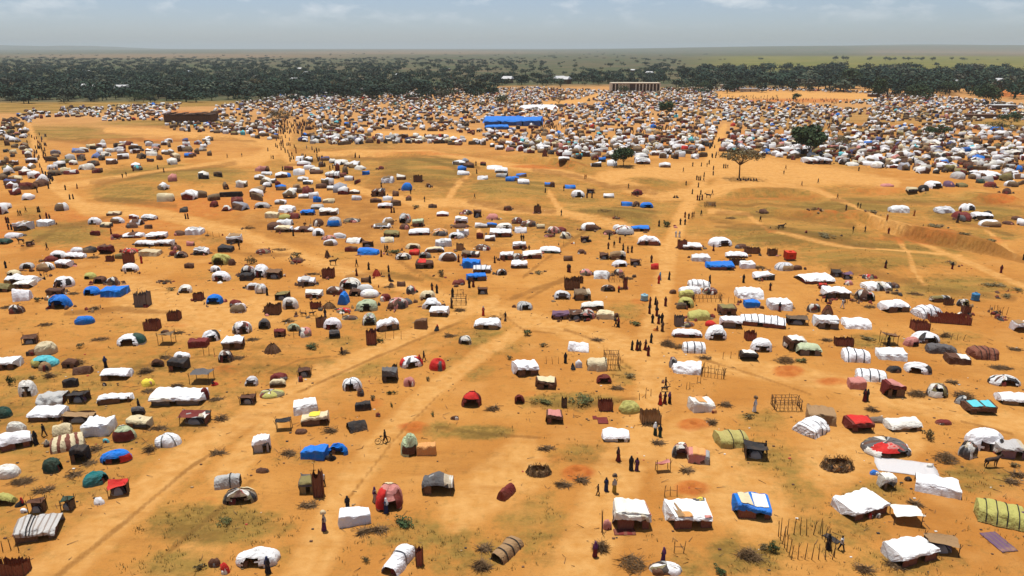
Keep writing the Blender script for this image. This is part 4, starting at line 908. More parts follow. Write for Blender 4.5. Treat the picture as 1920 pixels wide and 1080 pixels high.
# ------------------------------------------------------------------ what stands where: tile origin and scale, then
# x y(foot) w h  kind colour yaw  door  extras ; label ; short name (only for things others are described by)
CATALOG = '''
@ 0 780 3.6
115 240 215 160 tun W 28 f ; plain white rounded tent with dark base, a pair of people at its open end ; white tent where a pair of people stand
110 112 130 78 dome H 0 n wN ; grey beige sack dome directly behind the white tent where a pair of people stand
425 138 125 100 ridge C 20 n ; cream peaked cover rising behind the maroon and white striped tent
462 250 232 150 tun C 26 b ms ; maroon and cream striped tent with dark doorway at its near end ; striped maroon and cream tent
672 138 185 138 box W 8 n r1.6 ; white square sheet tent with stretched corners touching the ground ; stretched white sheet tent
846 180 150 125 dome g 10 F p.55,.95,.02,.5,M p.2,.4,.4,.9,H ; pale green and white patched dome with red cloth along its foot ; patched pale green dome
945 88 150 90 box C -5 F wN
1138 220 172 112 dome W 12 n s.18,.36 r1.5 ; wrinkled white dome tied down with dark straps, alone on bare sand ; strapped white dome
788 332 212 125 dome B 14 F p.8,.97,.02,.4,R ; bright blue tarpaulin dome with red cloth hanging at its mouth ; blue dome with the red cloth
360 390 112 112 dome D 0 a ; small dark teal dome hut standing on its own
545 322 110 130 box K 10 F ; small black box hut behind the blue dome with the red cloth
645 492 190 138 dome T 30 A ; teal green dome tent with brown bundle at one end ; teal dome tent
805 555 150 145 fly R 20 wK ; dark stick hut with red cloth across its top beside the teal dome ; red topped stick hut
672 602 62 56 heap W 0 ; white cloth bundle lying on sand below the red topped stick hut
60 420 140 105 dome H 0 b ; cream grey dome cut by the left edge below a plain white rounded tent
40 608 115 95 tun Y 0 F ; yellow green roofed tent with dark front at the left edge
255 662 112 112 fly N 10 ; dark brown stick shelter standing behind the big grey striped tent
462 642 78 108 fly D 0 wK ; dark green stick shelter with reddish top near a thorn brush pile
268 862 300 200 box G 18 fa ml wN s.28,.36 ; big grey striped tent with black bands and red brown open side ; big grey striped tent
1540 497 172 112 tun G 12 a s.62 wK ; plain grey tent with a black band and dark clutter at its end ; plain grey tent
1622 612 228 138 dome E 8 F mp p.3,.45,.1,.9,K p.05,.25,.3,.9,C ; black brown and beige patchwork dome before the plain grey tent ; black and beige patchwork dome
70 935 110 130 pen N 0 row ; bare poles stuck upright in sand at the left edge
95 1078 190 90 scr M 0 n ; low maroon brown brushwood enclosure in the bottom left corner
1450 1020 72 70 heap N 0 ; dark brown bundle beside a white dome cut by the bottom edge
1525 1066 55 78 heap R 0 ; bright red cloth bundle at the bottom edge
1530 752 130 88 shrub y 0 ; yellow green shrub on a patch of red soil ; shrub on red soil
1345 1050 110 60 shrub d 0
150 470 170 70 brush N 10
300 525 130 60 brush N 20
1015 250 60 90 brush N 60
1475 268 100 40 brush N 15
1070 98 110 40 brush N 5
600 335 100 50 brush N 10
640 240 90 60 brush N 0
500 410 90 40 brush N 0
320 190 60 20 flat S 0 n
720 182 45 20 heap c 0
165 655 45 28 heap W 0
@ 480 780 3.6
190 105 108 95 fly K 8 open p ; open black canopy on four posts over blue cloth ; open black canopy
680 117 148 112 ridge K 28 b wK ; low black ridge tent standing alone between the two tracks ; low black ridge tent
42 252 118 125 box W 10 f wG ; white box tent with grey sagging side by the left track
398 298 170 108 box B -6 n r1.5 ; larger of two joined bright blue tarpaulin tents ; pair of blue tarpaulin tents
552 272 140 88 dome B -8 F r1.4 ; smaller of two joined bright blue tarpaulin tents
1038 285 140 168 dome g 25 f r1.5 p.55,.8,.05,.3,N ; tall pale green sackcloth dome beside a red orange box hut ; tall pale green dome
1152 268 118 85 box A 0 n wR ; red orange cloth box hut joined to the tall pale green dome
358 532 116 132 box L 4 f wO p.05,.95,.45,.8,O ; dark grey and olive box tent beside a tall bundle of brown stalks ; dark grey and olive box tent
425 552 60 180 scr M 0 n ; tall narrow screen of red brown stalks against the dark grey and olive box tent
900 657 205 220 dome P 10 F p.5,.68,.05,.75,R p.1,.35,.45,.95,C p.82,.97,.05,.6,M ; red pink and cream patched tent with an open dark front ; red pink and cream patched tent
1232 542 200 182 tun L -2 F mp wN ; black patterned vaulted tent with wide dark open front ; black patterned vault
1690 578 128 122 ridge M 60 n ; maroon cloth tent peaked like a cone, clutter at its foot ; maroon peaked tent
668 752 215 140 box W 14 a r1.3 ; clean white low tent with sloping sides near a dark thorn bush ; white tent by the thorn bush
982 778 205 130 shrub g 0 ; large dark thorn bush below the red pink and cream patched tent ; dark thorn bush
830 790 130 60 brush N 0
965 1084 205 190 tun W 68 b s.5 ; white vault with one dark central seam, nearly at the bottom edge ; white vault with a dark seam
1105 1016 42 128 scr M 0 n ; slim maroon folded screen standing beside the white vault with a dark seam
20 1030 290 165 dome W 6 f r1.3 ; long lumpy white dome with a dark figure standing before it ; long lumpy white dome
1545 917 92 42 brush N 10 ; dark log and sticks lying above a brown mat vault
1525 1045 110 100 brush N 0 ; broken stick frame lying left of the brown mat vault
1692 1004 215 170 tun S 58 b mt wK s.2,.5,.8 ; brown mat vault with curved ribs and black mouth ; brown mat vault
45 388 85 40 heap N 0
220 275 110 60 brush N 0
350 625 130 40 brush N 0
725 805 60 60 brush N 60
500 118 90 70 brush N 0
305 125 80 45 heap N 0
500 302 60 40 heap K 0
740 1000 90 60 shrub d 0
@ 960 780 3.6
285 55 105 92 box N 0 F wM p.1,.9,.35,.7,P ; small brown box hut with pinkish roof and pale posts ; small brown hut with pink roof
700 182 178 118 tun W -4 f wH r.8 ; smooth white tunnel tent with small dark door, near a stalk hut ; smooth white tunnel tent
180 412 150 88 ring S 0 n ; round nest shaped pen of woven twigs ; twig ring
1135 292 108 108 dome P 0 F mp p.1,.4,.4,.9,H ; small pink and white cloth dome beside a pink orange hut
1258 330 152 112 box P -12 n mp p.2,.8,.3,.7,A ; pink and orange patched box hut with split wood walls ; pink and orange box hut
1015 385 100 85 fly P 10 open ; little stick frame with pink cloth slung inside
1478 217 205 138 tun Y 4 n mt s.4,.8 ; olive mat tunnel tent braced with dark poles ; olive mat tunnel
1640 305 165 150 fly K -8 wK ; black shaded stick shelter joined to the olive mat tunnel ; black shaded stick shelter
800 775 228 205 box H 2 f mp wM p.05,.95,.3,.66,H ; off white lumpy patchwork tent with maroon base and clutter ; off white patchwork tent
1190 772 285 216 box W 4 f wM p.08,.24,.5,.8,S p.2,.44,.52,.78,A p.66,.97,.22,.46,L p.76,.92,.34,.46,q p.8,.97,.6,.76,P ; large white sheet tent with a rusty stain and black yellow patch ; rust stained white sheet tent
1615 706 242 186 box B -6 f wM p.1,.46,.32,.56,C p.52,.92,.32,.56,H ; blue walled box tent with two beige mats on its roof ; blue tent with beige mats
610 800 40 170 pen N 70 row ; ragged line of dead branches standing beside the off white patchwork tent
600 915 60 150 brush N 75
815 1075 190 190 brush N 0 ; tall heap of straw stalks at the bottom edge ; straw stalk heap
1040 1082 220 115 heap W -8 mp ; grey white heap of cloth sacks at the bottom edge
1125 935 70 100 pen N 0 post2 rail ; small rail frame of three sticks in open sand
1070 552 88 70 pen N 0 row rail ; short stick railing behind the rust stained white sheet tent
1600 1000 200 160 brush N -20 ; wide pile of dry brushwood right of the blue tent with beige mats ; wide brushwood pile
1720 930 90 90 shrub d 0
1400 1082 170 60 shrub g 0
350 482 100 36 brush N 0
470 452 95 50 brush N -10
612 52 70 40 flat M 0 n
558 24 28 22 flat M 0 n
230 240 110 50 brush N 15
760 805 145 38 flat M 0 ms ; red striped mat spread before the off white patchwork tent
640 770 60 75 heap P 0
985 190 60 30 brush N 0
1180 378 55 26 brush N 0
@ 1440 780 3.6
295 152 240 162 tun W 38 a mb r1.3 ; white tent with dark bands, leaning on a straw thatched hut ; dark banded white tent
612 112 152 112 box M 0 F p.1,.9,.35,.68,R ; maroon box hut with a bright red cloth roof ; maroon hut with red roof
905 108 215 115 tun H 4 f wE ; cream white vault with brown mat and black doorway ; cream white vault
735 45 115 50 heap L 0 mt ; slumped grey thatch touching the cream white vault
790 290 312 165 dome L 4 F mp p.55,.78,.3,.85,R p.52,.66,.02,.35,H p.9,.99,.05,.4,W p.7,.8,.55,.9,P ; big red black and white patched dome ; red black and white patched dome
465 378 190 105 ring A 0 mp ; round open topped pen of brown cloth and matting ; round cloth pen
1460 262 290 200 dome W -24 f r1.2 p.88,.99,.05,.5,K ; big white dome spilling onto grey striped cloth near the right edge ; big white dome near the right edge
1340 285 110 118 heap K 0 mp ; dark coil of basket and netting below the big white dome
1620 295 175 135 box G -10 f mp wV ; grey striped cloth lean-to at the right edge beside the big white dome
930 392 380 90 flat W -16 n
720 400 62 32 heap B 0 ; crumpled blue bundle beside the sheet of clear plastic
945 440 48 26 heap K 0
800 502 96 116 box H 6 F wE ; small beige sack hut by a strip of grass
1135 552 300 172 box W -24 b wL r1.1 ; white box tent with sharp corners at the end of the plastic sheet ; sharp cornered white box tent
620 712 345 212 box W 20 fa wM r.9 ; white peaked sheet tent with maroon open side and red bundle ; white peaked sheet tent
925 745 200 165 fly H -10 open ; beige sheet shade on four crooked sticks ; beige sheet shade
1560 757 330 215 tun Y -26 a s.15,.38,.6,.85 r.7 ; yellow green tunnel tent tied with dark cords ; yellow green corded tunnel
1700 720 60 80 heap V 0
1555 905 120 105 flat V 8 ml ; purple striped mat spread below the yellow green corded tunnel
955 1025 350 215 box W 18 fa wM r.9 ; white flat roofed sheet tent joined to a beige canopy ; white sheet tent joined to a canopy
1160 945 220 165 fly S -10 wK ; beige canopy on forked poles casting deep shade ; beige forked pole canopy
255 960 300 265 pen N 0 dense ; square pen of tall bare poles without rails ; tall bare pole pen
430 860 50 60 flat K 30 n
30 945 110 120 shrub g 0 ; dark green thorn scrub left of the tall bare pole pen
1200 332 160 130 brush N 0 ; dead thorn branches heaped beside a white scrap of cloth
1085 182 100 110 shrub d 0
1190 62 95 28 heap M 0
690 695 28 40 heap R 0
740 690 30 35 heap H 0
1690 420 120 60 brush N 0
1640 460 100 50 brush N 0
1650 350 100 50 shrub d 0
650 1060 100 70 brush N 0
860 1040 120 60 brush N -30
1090 350 40 26 heap H 0
1000 600 30 20 brush N 0
@ 0 580 4
635 116 142 76 dome B 4 b ; lone small blue oval dome on bare sand ; lone blue oval dome
1147 160 98 92 scr M 0 n ; brown straw screen, the nearer of two close together ; nearer straw screen
1310 86 82 82 scr M 0 n ; brown straw screen, the farther of two close together
990 286 216 116 dome W 12 f p.0,.14,.05,.9,D p.86,1,.05,.9,D ; white dome with a dark green end wall ; white dome with green end
228 266 118 85 fly N 14
345 346 150 110 dome C 0 n wY ; beige yellow sack dome behind a teal banded dome ; beige yellow sack dome
345 442 186 108 dome c 6 F p.5,.75,.1,.5,Y p.1,.4,.1,.35,Y ; teal and yellow banded dome with dark base ; teal and yellow banded dome
60 456 160 100 box W 6 f ; white tent with dark base cut by the left edge beside the teal and yellow dome
70 582 82 112 shrub g 0 ; upright dark leafy plant near the left edge ; upright leafy plant
218 656 122 122 dome H 0 f wS ; round beige sack dome beside the upright leafy plant
395 732 222 136 tun G 16 a r1.5 ; rumpled grey tent just behind a white flat roofed one ; rumpled grey tent
365 842 236 126 box W 4 f ; white flat roofed tent with brown base before the rumpled grey tent ; white tent before the rumpled grey one
30 818 115 92 dome D 0 n ; dark green dome cut by the left edge
1255 268 106 108 fly E 0 open ; open stick frame holding a dark mat ; open stick frame with a mat
1490 292 140 80 box M 8 n wN
1580 252 146 100 dome W 14 f p.92,1,.05,.95,K p.0,.1,.05,.95,K ; white dome with a black cloth end
1758 306 150 106 box W 6 fa
1890 242 110 40 brush N 10
1695 402 102 100 dome N 0 F mp ; round brown hut with dark mouth below a white tent
1820 192 150 110 dome W 8 f mp wN ; white tent patched brown on its front
1345 466 124 110 box K 0 F ; black box hut with white bundle heaped on top ; black box hut
1365 372 110 62 heap W 0 ; white cloth bundle heaped behind the black box hut
530 442 92 80 tun N 0 f ; small arched brown hut beside bare sticks ; small arched brown hut
625 492 132 82 ridge N 10 n ; dark brown thatch hut in front of the small arched brown hut
590 430 90 100 brush N 0
875 542 200 112 tun W 6 F r.8 ; white vault tent open along its whole dark front ; white vault open along its front
1185 436 92 60 dome N 0 F
1090 492 112 90 brush N 30
535 586 98 60 box K 6 n ; flat black box lying behind the rumpled grey tent
1110 582 92 66 heap q 0 ; bright yellow cloth heap on sand ; bright yellow heap
1520 562 152 122 fly L 0 open ; tall dark frame with grey cloth rolled across it ; tall dark frame
600 706 132 112 fly K 0
865 722 242 112 low W 16 f r1.5 ; low white tent sloping to a point at its left end ; low white pointed tent
1350 726 372 132 box W 2 f wL p.05,.4,.72,.9,H ; very long white tent with maroon cloth end ; very long white tent
1540 680 60 90 heap M 0
1885 582 94 82 dome W 0 F
1862 716 112 92 fly N 0
600 860 232 112 fly S 4 wN mt ; wide brown mat shelter beside the white tent before the rumpled grey one
1050 882 120 66 low L 0 n
1465 872 212 124 fly M 0 mp wM ; dark stick shelter hung with maroon cloths ; stick shelter hung with maroon cloths
1040 800 90 80 ridge L 10 F
235 350 60 50 heap N 0
370 520 70 100 brush N 60
340 465 80 70 heap S 0
1620 690 120 40 brush N 8
785 575 32 18 heap K 0
1330 590 90 50 brush N 0
1115 620 60 24 brush N 0
1660 840 100 80 brush N 0
750 245 150 50 brush N 14
600 300 70 60 shrub d 0
240 530 60 40 shrub d 0
1570 350 80 70 pen N 0 row
1780 380 100 40 brush N 0
1240 370 80 26 brush N 5
340 130 130 40 brush N 8
1340 185 80 26 brush N 8
1240 180 60 30 heap N 0
@ 480 580 4
65 150 84 84 dome L 0 F ; small charcoal dome alone left of low brown mat walls
575 156 126 96 dome W 0 F ; white dome with a wide black mouth behind a grey flap ; white dome with black mouth
490 136 62 92 scr N 0 n
590 226 82 78 ridge L 10 F
285 166 92 60 dome g 0 f
367 210 92 78 heap P 0 mp
180 210 84 66 box M 8 f
250 232 210 30 pen N 4 row rail ; low stick railing around a green tent and brown box hut
125 340 122 102 cone N 0 n ; wide cone of brown straw stalks ; wide straw cone
420 316 142 76 shrub g 0 ; low dense green bush on sand ; low dense green bush
985 172 172 116 low W 22 f wE r1.2 ; white peaked tent with brown doorway behind a row of stakes ; white peaked tent behind stakes
850 128 112 100 dome g 8 F mp wM
868 268 66 120 scr M 0 n ; tall red brown stalk screen with a pole on it ; tall stalk screen
925 262 70 60 shrub g 0
1000 235 180 50 pen N 0 row ; row of short stakes in front of the white peaked tent
1240 150 92 82 box N -6 n mt ; brown mat cube hut beside the diagonal track ; brown mat cube hut
1735 156 192 92 low W -6 f wS r1.1 ; white tent with straw fence along its foot at the track fork ; white tent at the track fork
1795 86 110 66 brush N 0
1570 266 96 70 dome H 0 f mp wM ; small maroon hut with white bundles between two tracks
1450 216 100 50 brush N 0
1165 455 200 125 dome W 26 f p.86,1,.05,.9,R p.4,.55,.05,.6,R p.62,.7,.3,.9,L ; long white tent with red cloth ends ; long white tent with red ends
1005 552 112 112 box L 4 F wK ; black box shelter with pale legs below the red ended tent ; black box shelter
1042 480 30 70 scr E 0 n
1360 462 112 96 heap R 0 ; bright scarlet cloth heap standing alone ; bright scarlet heap
1150 582 82 76 heap P 0 ; pale pink cloth heap on sand
725 622 162 124 dome W 14 f mb r.8 ; white dome with grey lattice sides and black doorway ; lattice sided white dome
785 655 52 62 heap N 0
805 762 112 82 box K 6 n ; low black hut in front of dry bushes
1010 650 90 50 shrub g 0
1015 735 60 36 shrub g 0
870 690 60 60 shrub d 0
175 546 132 82 heap M 10 p ; red and dark cloth heap left of the long track
365 510 92 84 fly N 0 mp
335 546 36 46 heap M 0
115 672 195 90 heap Y 8 mp ; yellow and white cloth heap along the track
165 590 110 40 low C 8 F
372 792 192 128 box W 16 b r1.2 ; white ridge tent touching a yellow canopy ; white ridge tent by the yellow canopy
445 880 202 112 box C 8 f wN p.3,.7,.3,.55,q ; low cream tent with a bright yellow cloth on top ; low cream tent with yellow cloth
1615 742 142 126 dome M 0 F p.55,.95,.4,.95,R p.1,.35,.4,.95,R ; dome of red cloth with black open front ; red cloth dome
1780 772 112 76 brush P 20
1330 806 70 46 shrub g 0
660 335 50 46 brush N 0
915 808 34 18 heap M 0
1490 830 60 30 heap N 0
240 100 90 40 brush N 0
1285 545 50 50 shrub d 0
1900 385 60 50 shrub d 0
@ 960 580 4
500 322 155 88 ridge W -8 a r1.4 ; small white tent folded like paper on open sand ; small folded white tent
102 514 205 138 box W 18 f wN r1.1 ; clean white square tent with a raised centre seam ; white square tent with raised seam
255 602 140 92 box N 0 f p.05,.95,.32,.66,C ; brown box hut with a cream cloth along its roof ; brown hut with cream roof
690 566 112 80 dome M 0 F ; maroon dome with dark mouth near tall poles ; maroon dome
635 466 150 112 tun C -4 b wN ; beige vault tent beside a tall pole frame ; beige vault by the pole frame
500 440 48 50 dome W 0 F
745 455 105 160 pen N 0 cage ; tall open frame of slender poles ; tall pole frame
305 420 90 80 pen N 0 row
60 712 74 76 dome M 0 F ; maroon brown hut on red soil
390 735 36 78 scr K 0 n ; upright black bundle beside a green thicket
700 762 98 96 scr M 0 n ; maroon straw cube between thicket and yellow green dome ; maroon straw cube
880 788 162 108 dome Y 4 n r1.3 ; rumpled yellow green dome beside the maroon straw cube ; rumpled yellow green dome
240 720 210 50 shrub y 0
540 730 230 110 shrub y 0
880 530 110 70 shrub d 0
1312 492 225 118 tun W -12 a r1.2 ; white vault tent with a stick pen at its far end ; white vault beside the stick pen
1210 440 70 80 heap V 0 mp
1505 525 185 125 pen N -22 rail dense ; railed stick pen beside the main track ; railed stick pen
1362 332 165 102 tun W -6 a mb r.8 ; neatly banded white tunnel tent behind the railed stick pen ; neatly banded white tunnel
1312 216 205 72 low W -4 f wM
1525 236 155 120 dome W 0 F ; white dome with wide black mouth under a red topped hut ; white dome under the red topped hut
1490 130 80 50 heap R 0
1640 146 156 102 box W -6 f wL
1395 86 148 90 tun Y -4 n r.7 ; pale yellow green box tent behind white tents ; pale yellow green box tent
1310 135 110 50 heap M 0 mp
1250 130 60 90 scr L 0 n
1415 778 185 122 box H 12 a wG p.3,.7,.28,.55,A r1.2 ; white tent with a golden striped mat on its roof ; white tent with golden roof mat
1515 780 36 36 heap A 0
1865 328 160 118 dome W -6 F wE ; white dome with straw filled mouth beside a black tent ; white dome with straw filled mouth
1770 388 112 82 box K 0 F p.1,.9,.4,.6,H
1785 236 74 78 scr M 0 n
1165 286 122 92 brush N 0 ; brown straw heap at the bend of the main track ; brown straw heap
1250 300 120 50 brush N 0
365 76 122 70 box V 0 f
480 80 100 80 fly N 0 mp
575 75 90 80 dome P 0 F mp
700 78 132 72 box C -8 a ; cream box tent beside brown patched huts
925 130 120 66 shrub y 0 ; round green bush beside the main track ; round green bush
120 210 90 80 shrub y 0 ; dry green shrub beside the track fork
1035 862 140 120 scr S 0 n ; tattered straw stalk hut beside the path ; tattered straw hut
1035 880 140 60 brush N 0
680 860 76 40 flat M 0 n
1130 555 20 20 heap E 0
1600 730 110 30 brush N 0
230 290 80 50 shrub d 0
640 240 80 20 brush N 0
1500 870 50 70 brush N 60
790 605 110 30 brush N 0
1320 605 30 80 pen N 0 post2
1400 560 30 60 pen N 0 post2
1000 690 130 80 pen N 30 row
1640 380 120 50 pen N 0 row
1450 380 110 30 brush N -5
1780 830 110 60 shrub d 0
@ 1440 580 4
-38 152 350 132 tun W -15 fa mb wM ; very long white tent with maroon lower wall beside the dark stick roof ; long white tent with maroon wall
215 122 165 84 fly K -6 mt wK ; dark stick roof set against the end of a long white tent ; dark stick roof
435 152 165 112 box W -6 f wL ; off white vault tent in front of a brown screen
440 60 80 70 cone N 0 n
660 150 205 100 tun W -10 a r.8 ; white tunnel tent with dark round end on bare sand ; white tunnel with dark round end
905 272 105 112 fly N 0 open mt ; dark thatched sunshade on a single cluster of posts ; dark thatched sunshade
1175 258 190 98 dome W 0 F p.6,.68,.2,.9,K p.8,.86,.1,.6,K ; white dome patched with black near a pinkish hut ; black patched white dome
1068 282 112 82 dome P 6 f
1290 334 192 84 low L -4 a ; low charcoal cloth tent beside the black patched dome ; low charcoal tent
1415 416 165 92 box N -10 a p.5,.95,.45,.8,H
1608 378 185 108 tun M -6 n mt s.2,.4,.6,.8 ; maroon brown vaulted tent with dark ribs ; maroon ribbed vault
655 402 202 122 tun W -12 a mb wK ; white banded tunnel tent with dark open end
918 386 212 106 box W -12 a wK ; white box tent with a square black doorway ; white box with square black doorway
1120 494 205 110 dome W -14 f p.85,.99,.05,.6,K wK ; cream white low tent with a black front skirt ; cream tent with black skirt
940 476 100 62 heap K 0
768 548 224 124 tun W -14 a mb r.7 ; blue tinted white tunnel tent ringed with dark bands ; ringed white tunnel tent
660 602 122 92 box P -8 n wP ; pinkish beige box tent in front of the ringed white tunnel ; pinkish beige box tent
935 662 132 120 box M 0 f p.1,.9,.3,.7,P p.5,.95,.3,.42,R ; small hut with red and pink roof cloths on posts ; hut with red and pink roof
1265 668 155 118 dome O 4 f mp p.55,.75,.02,.3,H ; olive and beige dome with a pale front ; olive and beige dome
1770 582 222 98 dome W -4 f mp ; white patched tent with brown centre at the right edge
1830 728 220 122 tun W -12 f wE ; large white vault with straw front at the right edge ; white vault at the right edge
1580 792 202 112 box N -6 F p.1,.45,.3,.62,c p.55,.92,.3,.62,c ; dark hut roofed with two cyan tarpaulins ; hut roofed with cyan tarpaulins
1470 700 190 200 brush M 50 ; tall dark stack of sticks and bundles ; tall dark stack of sticks
1440 720 120 90 heap K 40 mp
135 762 196 128 pen N 0 cage dense ; cage of crossed poles standing alone ; cage of crossed poles
200 312 132 120 box N 0 F mp p.1,.9,.3,.7,H ; white topped brown hut stacked with bundles behind a grey tent
300 352 168 112 tun g -4 f wL ; grey green vault tent beside a pile of stalks and shrub ; grey green vault
130 420 190 110 brush N 10 ; big pile of dry stalks below the grey green vault
240 412 110 70 shrub y 0
1135 166 106 92 scr M 0 n ; maroon straw screen behind the black patched dome
565 282 142 66 pen N 0 row ; low brown stake fence enclosing bare sand
565 280 130 40 scr M -6 n
1330 212 90 60 brush N 0
1420 240 90 60 pen N 0 row
1895 172 110 90 box W 0 F wM
1350 118 300 60 scr M -14 n ; long low maroon walled yard beside a white banded tent ; maroon walled yard
390 870 220 150 box S -14 n mt ; straw thatched hut rising behind the dark banded white tent ; straw thatched hut
820 852 120 50 heap L 0 mt
1380 555 60 24 brush N 0
1120 660 160 80 brush N 0
440 240 80 26 brush N 0
740 240 160 50 shrub d 0
1750 460 200 50 brush N -8
1850 310 90 30 brush N 0
1310 865 110 40 heap M 0
780 770 40 60 brush N 60
1700 60 60 90 pen N 0 post2
850 290 30 90 pen N 0 post2
@ 0 380 4
180 212 112 72 box W -4 f wK
110 266 104 46 tun W -2 n
35 312 84 50 tun D 0 f
465 62 92 60 dome W 0 f
345 178 90 50 box W 0 n
860 98 82 42 dome C 0 n
715 168 92 58 dome W 0 f
885 158 92 52 dome W 0 f
800 188 72 48 dome C 0 n
1005 122 62 38 dome W 0 F
1025 172 82 52 ridge W 0 a
1120 132 92 48 tun W 0 f wL
990 192 82 44 heap N 0
1115 196 52 34 box N 0 n
715 246 66 36 box M 0 n
870 272 62 42 heap M 0
1000 268 138 54 tun W 4 f
1180 274 126 54 box W 0 f
1095 332 142 54 low W 4 f wK
1235 328 120 48 box W 0 f wN
1465 242 112 62 box W 2 n
1350 248 80 40 heap N 0
1765 306 104 74 box W 6 f wL
1700 372 94 54 box K 0 n
1430 326 54 42 dome P 0 n
800 386 86 76 box M 0 F p.1,.9,.4,.7,N
975 382 110 46 heap R 0 mp
1135 402 132 56 box C -2 n mt
1320 358 74 44 heap N 0
1360 418 94 54 dome N 0 f mp
1515 396 92 64 tun W 0 F wK
910 422 84 48 tun O 0 n
830 442 52 44 scr M 0 n
968 458 64 90 scr M 0 n
985 518 112 66 dome W 0 f
675 376 84 48 dome K 0 n
580 380 92 48 dome W 0 n
565 426 136 54 tun W 8 f
445 424 110 66 dome W 0 f
380 442 94 48 heap M 0
485 492 104 64 box W -8 f
345 512 116 66 dome W 0 f mp wN
205 500 102 52 dome G 0 f
110 556 94 54 dome C 0 f
165 622 196 94 ridge W 0 F wO ; wide white ridge tent with a dark open mouth near the left edge ; wide white ridge tent
190 642 114 62 box H 0 f
28 672 112 74 ridge O 0 f
170 742 136 104 ridge W 20 b wK ; white pointed tent with a black triangular mouth ; white pointed tent
480 638 142 86 dome W 0 f p.85,.95,.1,.6,K
420 696 114 58 box N 4 f
680 576 86 54 dome Y 0 f
750 612 94 62 dome N 0 F
855 622 94 66 heap N 0 mp
695 698 118 74 dome B 0 f ; rounded blue dome left of a blue square tent ; rounded blue dome
860 708 160 84 box B 3 n wB ; blue square tent with straight walls ; blue square tent
465 798 144 114 dome B 0 F p.5,.62,.02,.5,c p.4,.6,.6,.9,P ; blue dome with a pale green door cloth ; blue dome with pale door
1075 782 94 120 scr L 0 n ; tall dark stalk screen standing alone ; tall dark stalk screen
1390 682 94 68 dome H 0 F
1492 736 64 68 scr M 0 n ; small square maroon screen left of a blue dome
1610 768 116 82 dome B 0 F ; small blue dome with a brown mouth ; small blue dome
1790 828 114 74 dome W 0 n ms r1.4
1770 782 84 58 heap M 0
1665 468 134 88 dome Y 0 f r1.5 ; yellow green rumpled tent near the fork of the sandy belt
1740 472 50 50 heap N 0
1620 520 70 50 heap W 0
1665 592 128 82 dome W 0 F ; bright white dome with dark mouth before a stick frame
1860 542 104 72 dome G 0 F mp
1855 586 84 62 box K 0 n
1420 492 64 44 box N 0 f
1900 656 94 58 dome W 0 f
135 832 104 72 heap N 0 mp
280 748 72 50 shrub d 0
700 420 110 26 brush N 0
330 555 60 50 pen N 0 row
990 540 90 40 pen N 0 row
1300 400 60 40 heap M 0
1250 600 70 30 brush N 0
1290 665 80 40 shrub d 0
710 805 80 40 brush N 0
550 690 70 30 brush N 0
1600 260 90 50 pen N 0 row
1880 470 80 80 shrub d 0
1870 200 100 40 brush N 0
50 800 110 40 brush N 15
230 320 60 26 heap N 0
@ 480 380 4
50 42 104 48 dome G 0 f
235 72 104 56 tun W 0 f
125 116 86 50 box C 0 n wS
220 128 84 48 dome Y 0 f
290 122 74 54 ridge M 0 n
390 96 90 48 box B 0 f wN
460 52 84 48 tun G 0 n
545 98 134 58 box H 4 f wN
590 182 104 76 dome G 0 f p.6,.9,.05,.45,B
150 206 114 62 low N 6 n
215 176 114 58 tun W 6 n
215 222 110 54 box W 0 f
355 222 134 48 low W 0 f
470 252 88 58 dome W 0 f
545 282 104 42 heap P 0 mp
630 268 86 44 dome W 0 F
560 324 100 54 dome W 0 f
740 306 114 54 ridge W -8 a
840 332 84 44 fly N 0
985 302 104 54 ridge W 10 n
1020 260 102 52 box O 0 f
990 168 84 56 dome W 0 n
945 198 124 52 tun W 6 f
1120 156 84 82 dome G 0 f mp
1115 202 74 44 heap N 0
1215 182 78 58 box g 0 f
1225 248 154 64 tun W 4 f
1400 104 84 46 dome W 0 F
1540 158 84 54 box W 0 f
1535 192 120 40 heap N 0
1690 192 90 44 dome W 0 f
1770 188 74 44 box B 0 n
1775 128 94 46 heap P 0
1860 206 116 58 dome H 0 f
1835 260 154 70 box W 0 f wM
1755 290 74 54 dome W 0 f
1550 246 90 54 box W 4 n
1505 272 114 54 dome W 0 f
1405 332 124 66 box W 8 n
1340 378 134 50 low W 8 f
1190 396 74 54 box R 0 n
1175 352 114 50 dome C 4 f
1105 432 116 58 dome H 0 f mp
1440 442 134 74 dome W 0 f
1265 496 120 70 box N 0 f wK p.15,.6,.35,.7,R ; black box hut with a red cloth on its roof ; black hut with red roof cloth
845 394 150 58 tun B -4 n ; long bright blue tunnel tent on bare sand ; long bright blue tunnel
715 368 90 38 box N 0 n mt
55 384 108 44 heap M 0 mp
310 454 84 44 heap N 0
45 568 130 110 dome W 10 f r1.2 ; white dome joined to a brown thatch canopy ; white dome joined to a thatch canopy
140 575 110 80 fly N -4 mt
545 568 80 84 scr M 0 n ; maroon stalk screen with tall sticks in open sand
380 630 130 76 box W 8 f wL ; white square tent with dark wall standing apart ; white square tent standing apart
905 556 64 62 cone R 0 n ; red cloth cone beside standing people ; red cloth cone
40 682 84 78 dome W 0 f
200 732 104 74 fly O 0
435 718 124 74 box H 6 f
260 802 118 94 dome H 0 f wN
130 842 104 92 scr N 0 n
450 798 74 52 scr M 0 n
710 654 154 94 dome H 0 f mp
600 692 134 74 heap N 0 mp
745 706 94 64 dome N 0 F
820 680 120 70 dome W 0 f
855 715 130 70 dome W 0 f r1.4 ; bulging white dome just behind the pale green dome
660 768 74 104 ridge B 80 n ; narrow upright blue tarpaulin peak ; narrow blue peak
835 824 170 104 dome g 6 f r1.2 ; wide pale green cloth dome among white tents ; wide pale green dome
1615 492 124 74 box B 0 n wB ; dark blue square tent behind a white one ; dark blue square tent
1695 532 124 64 box W 0 f mb
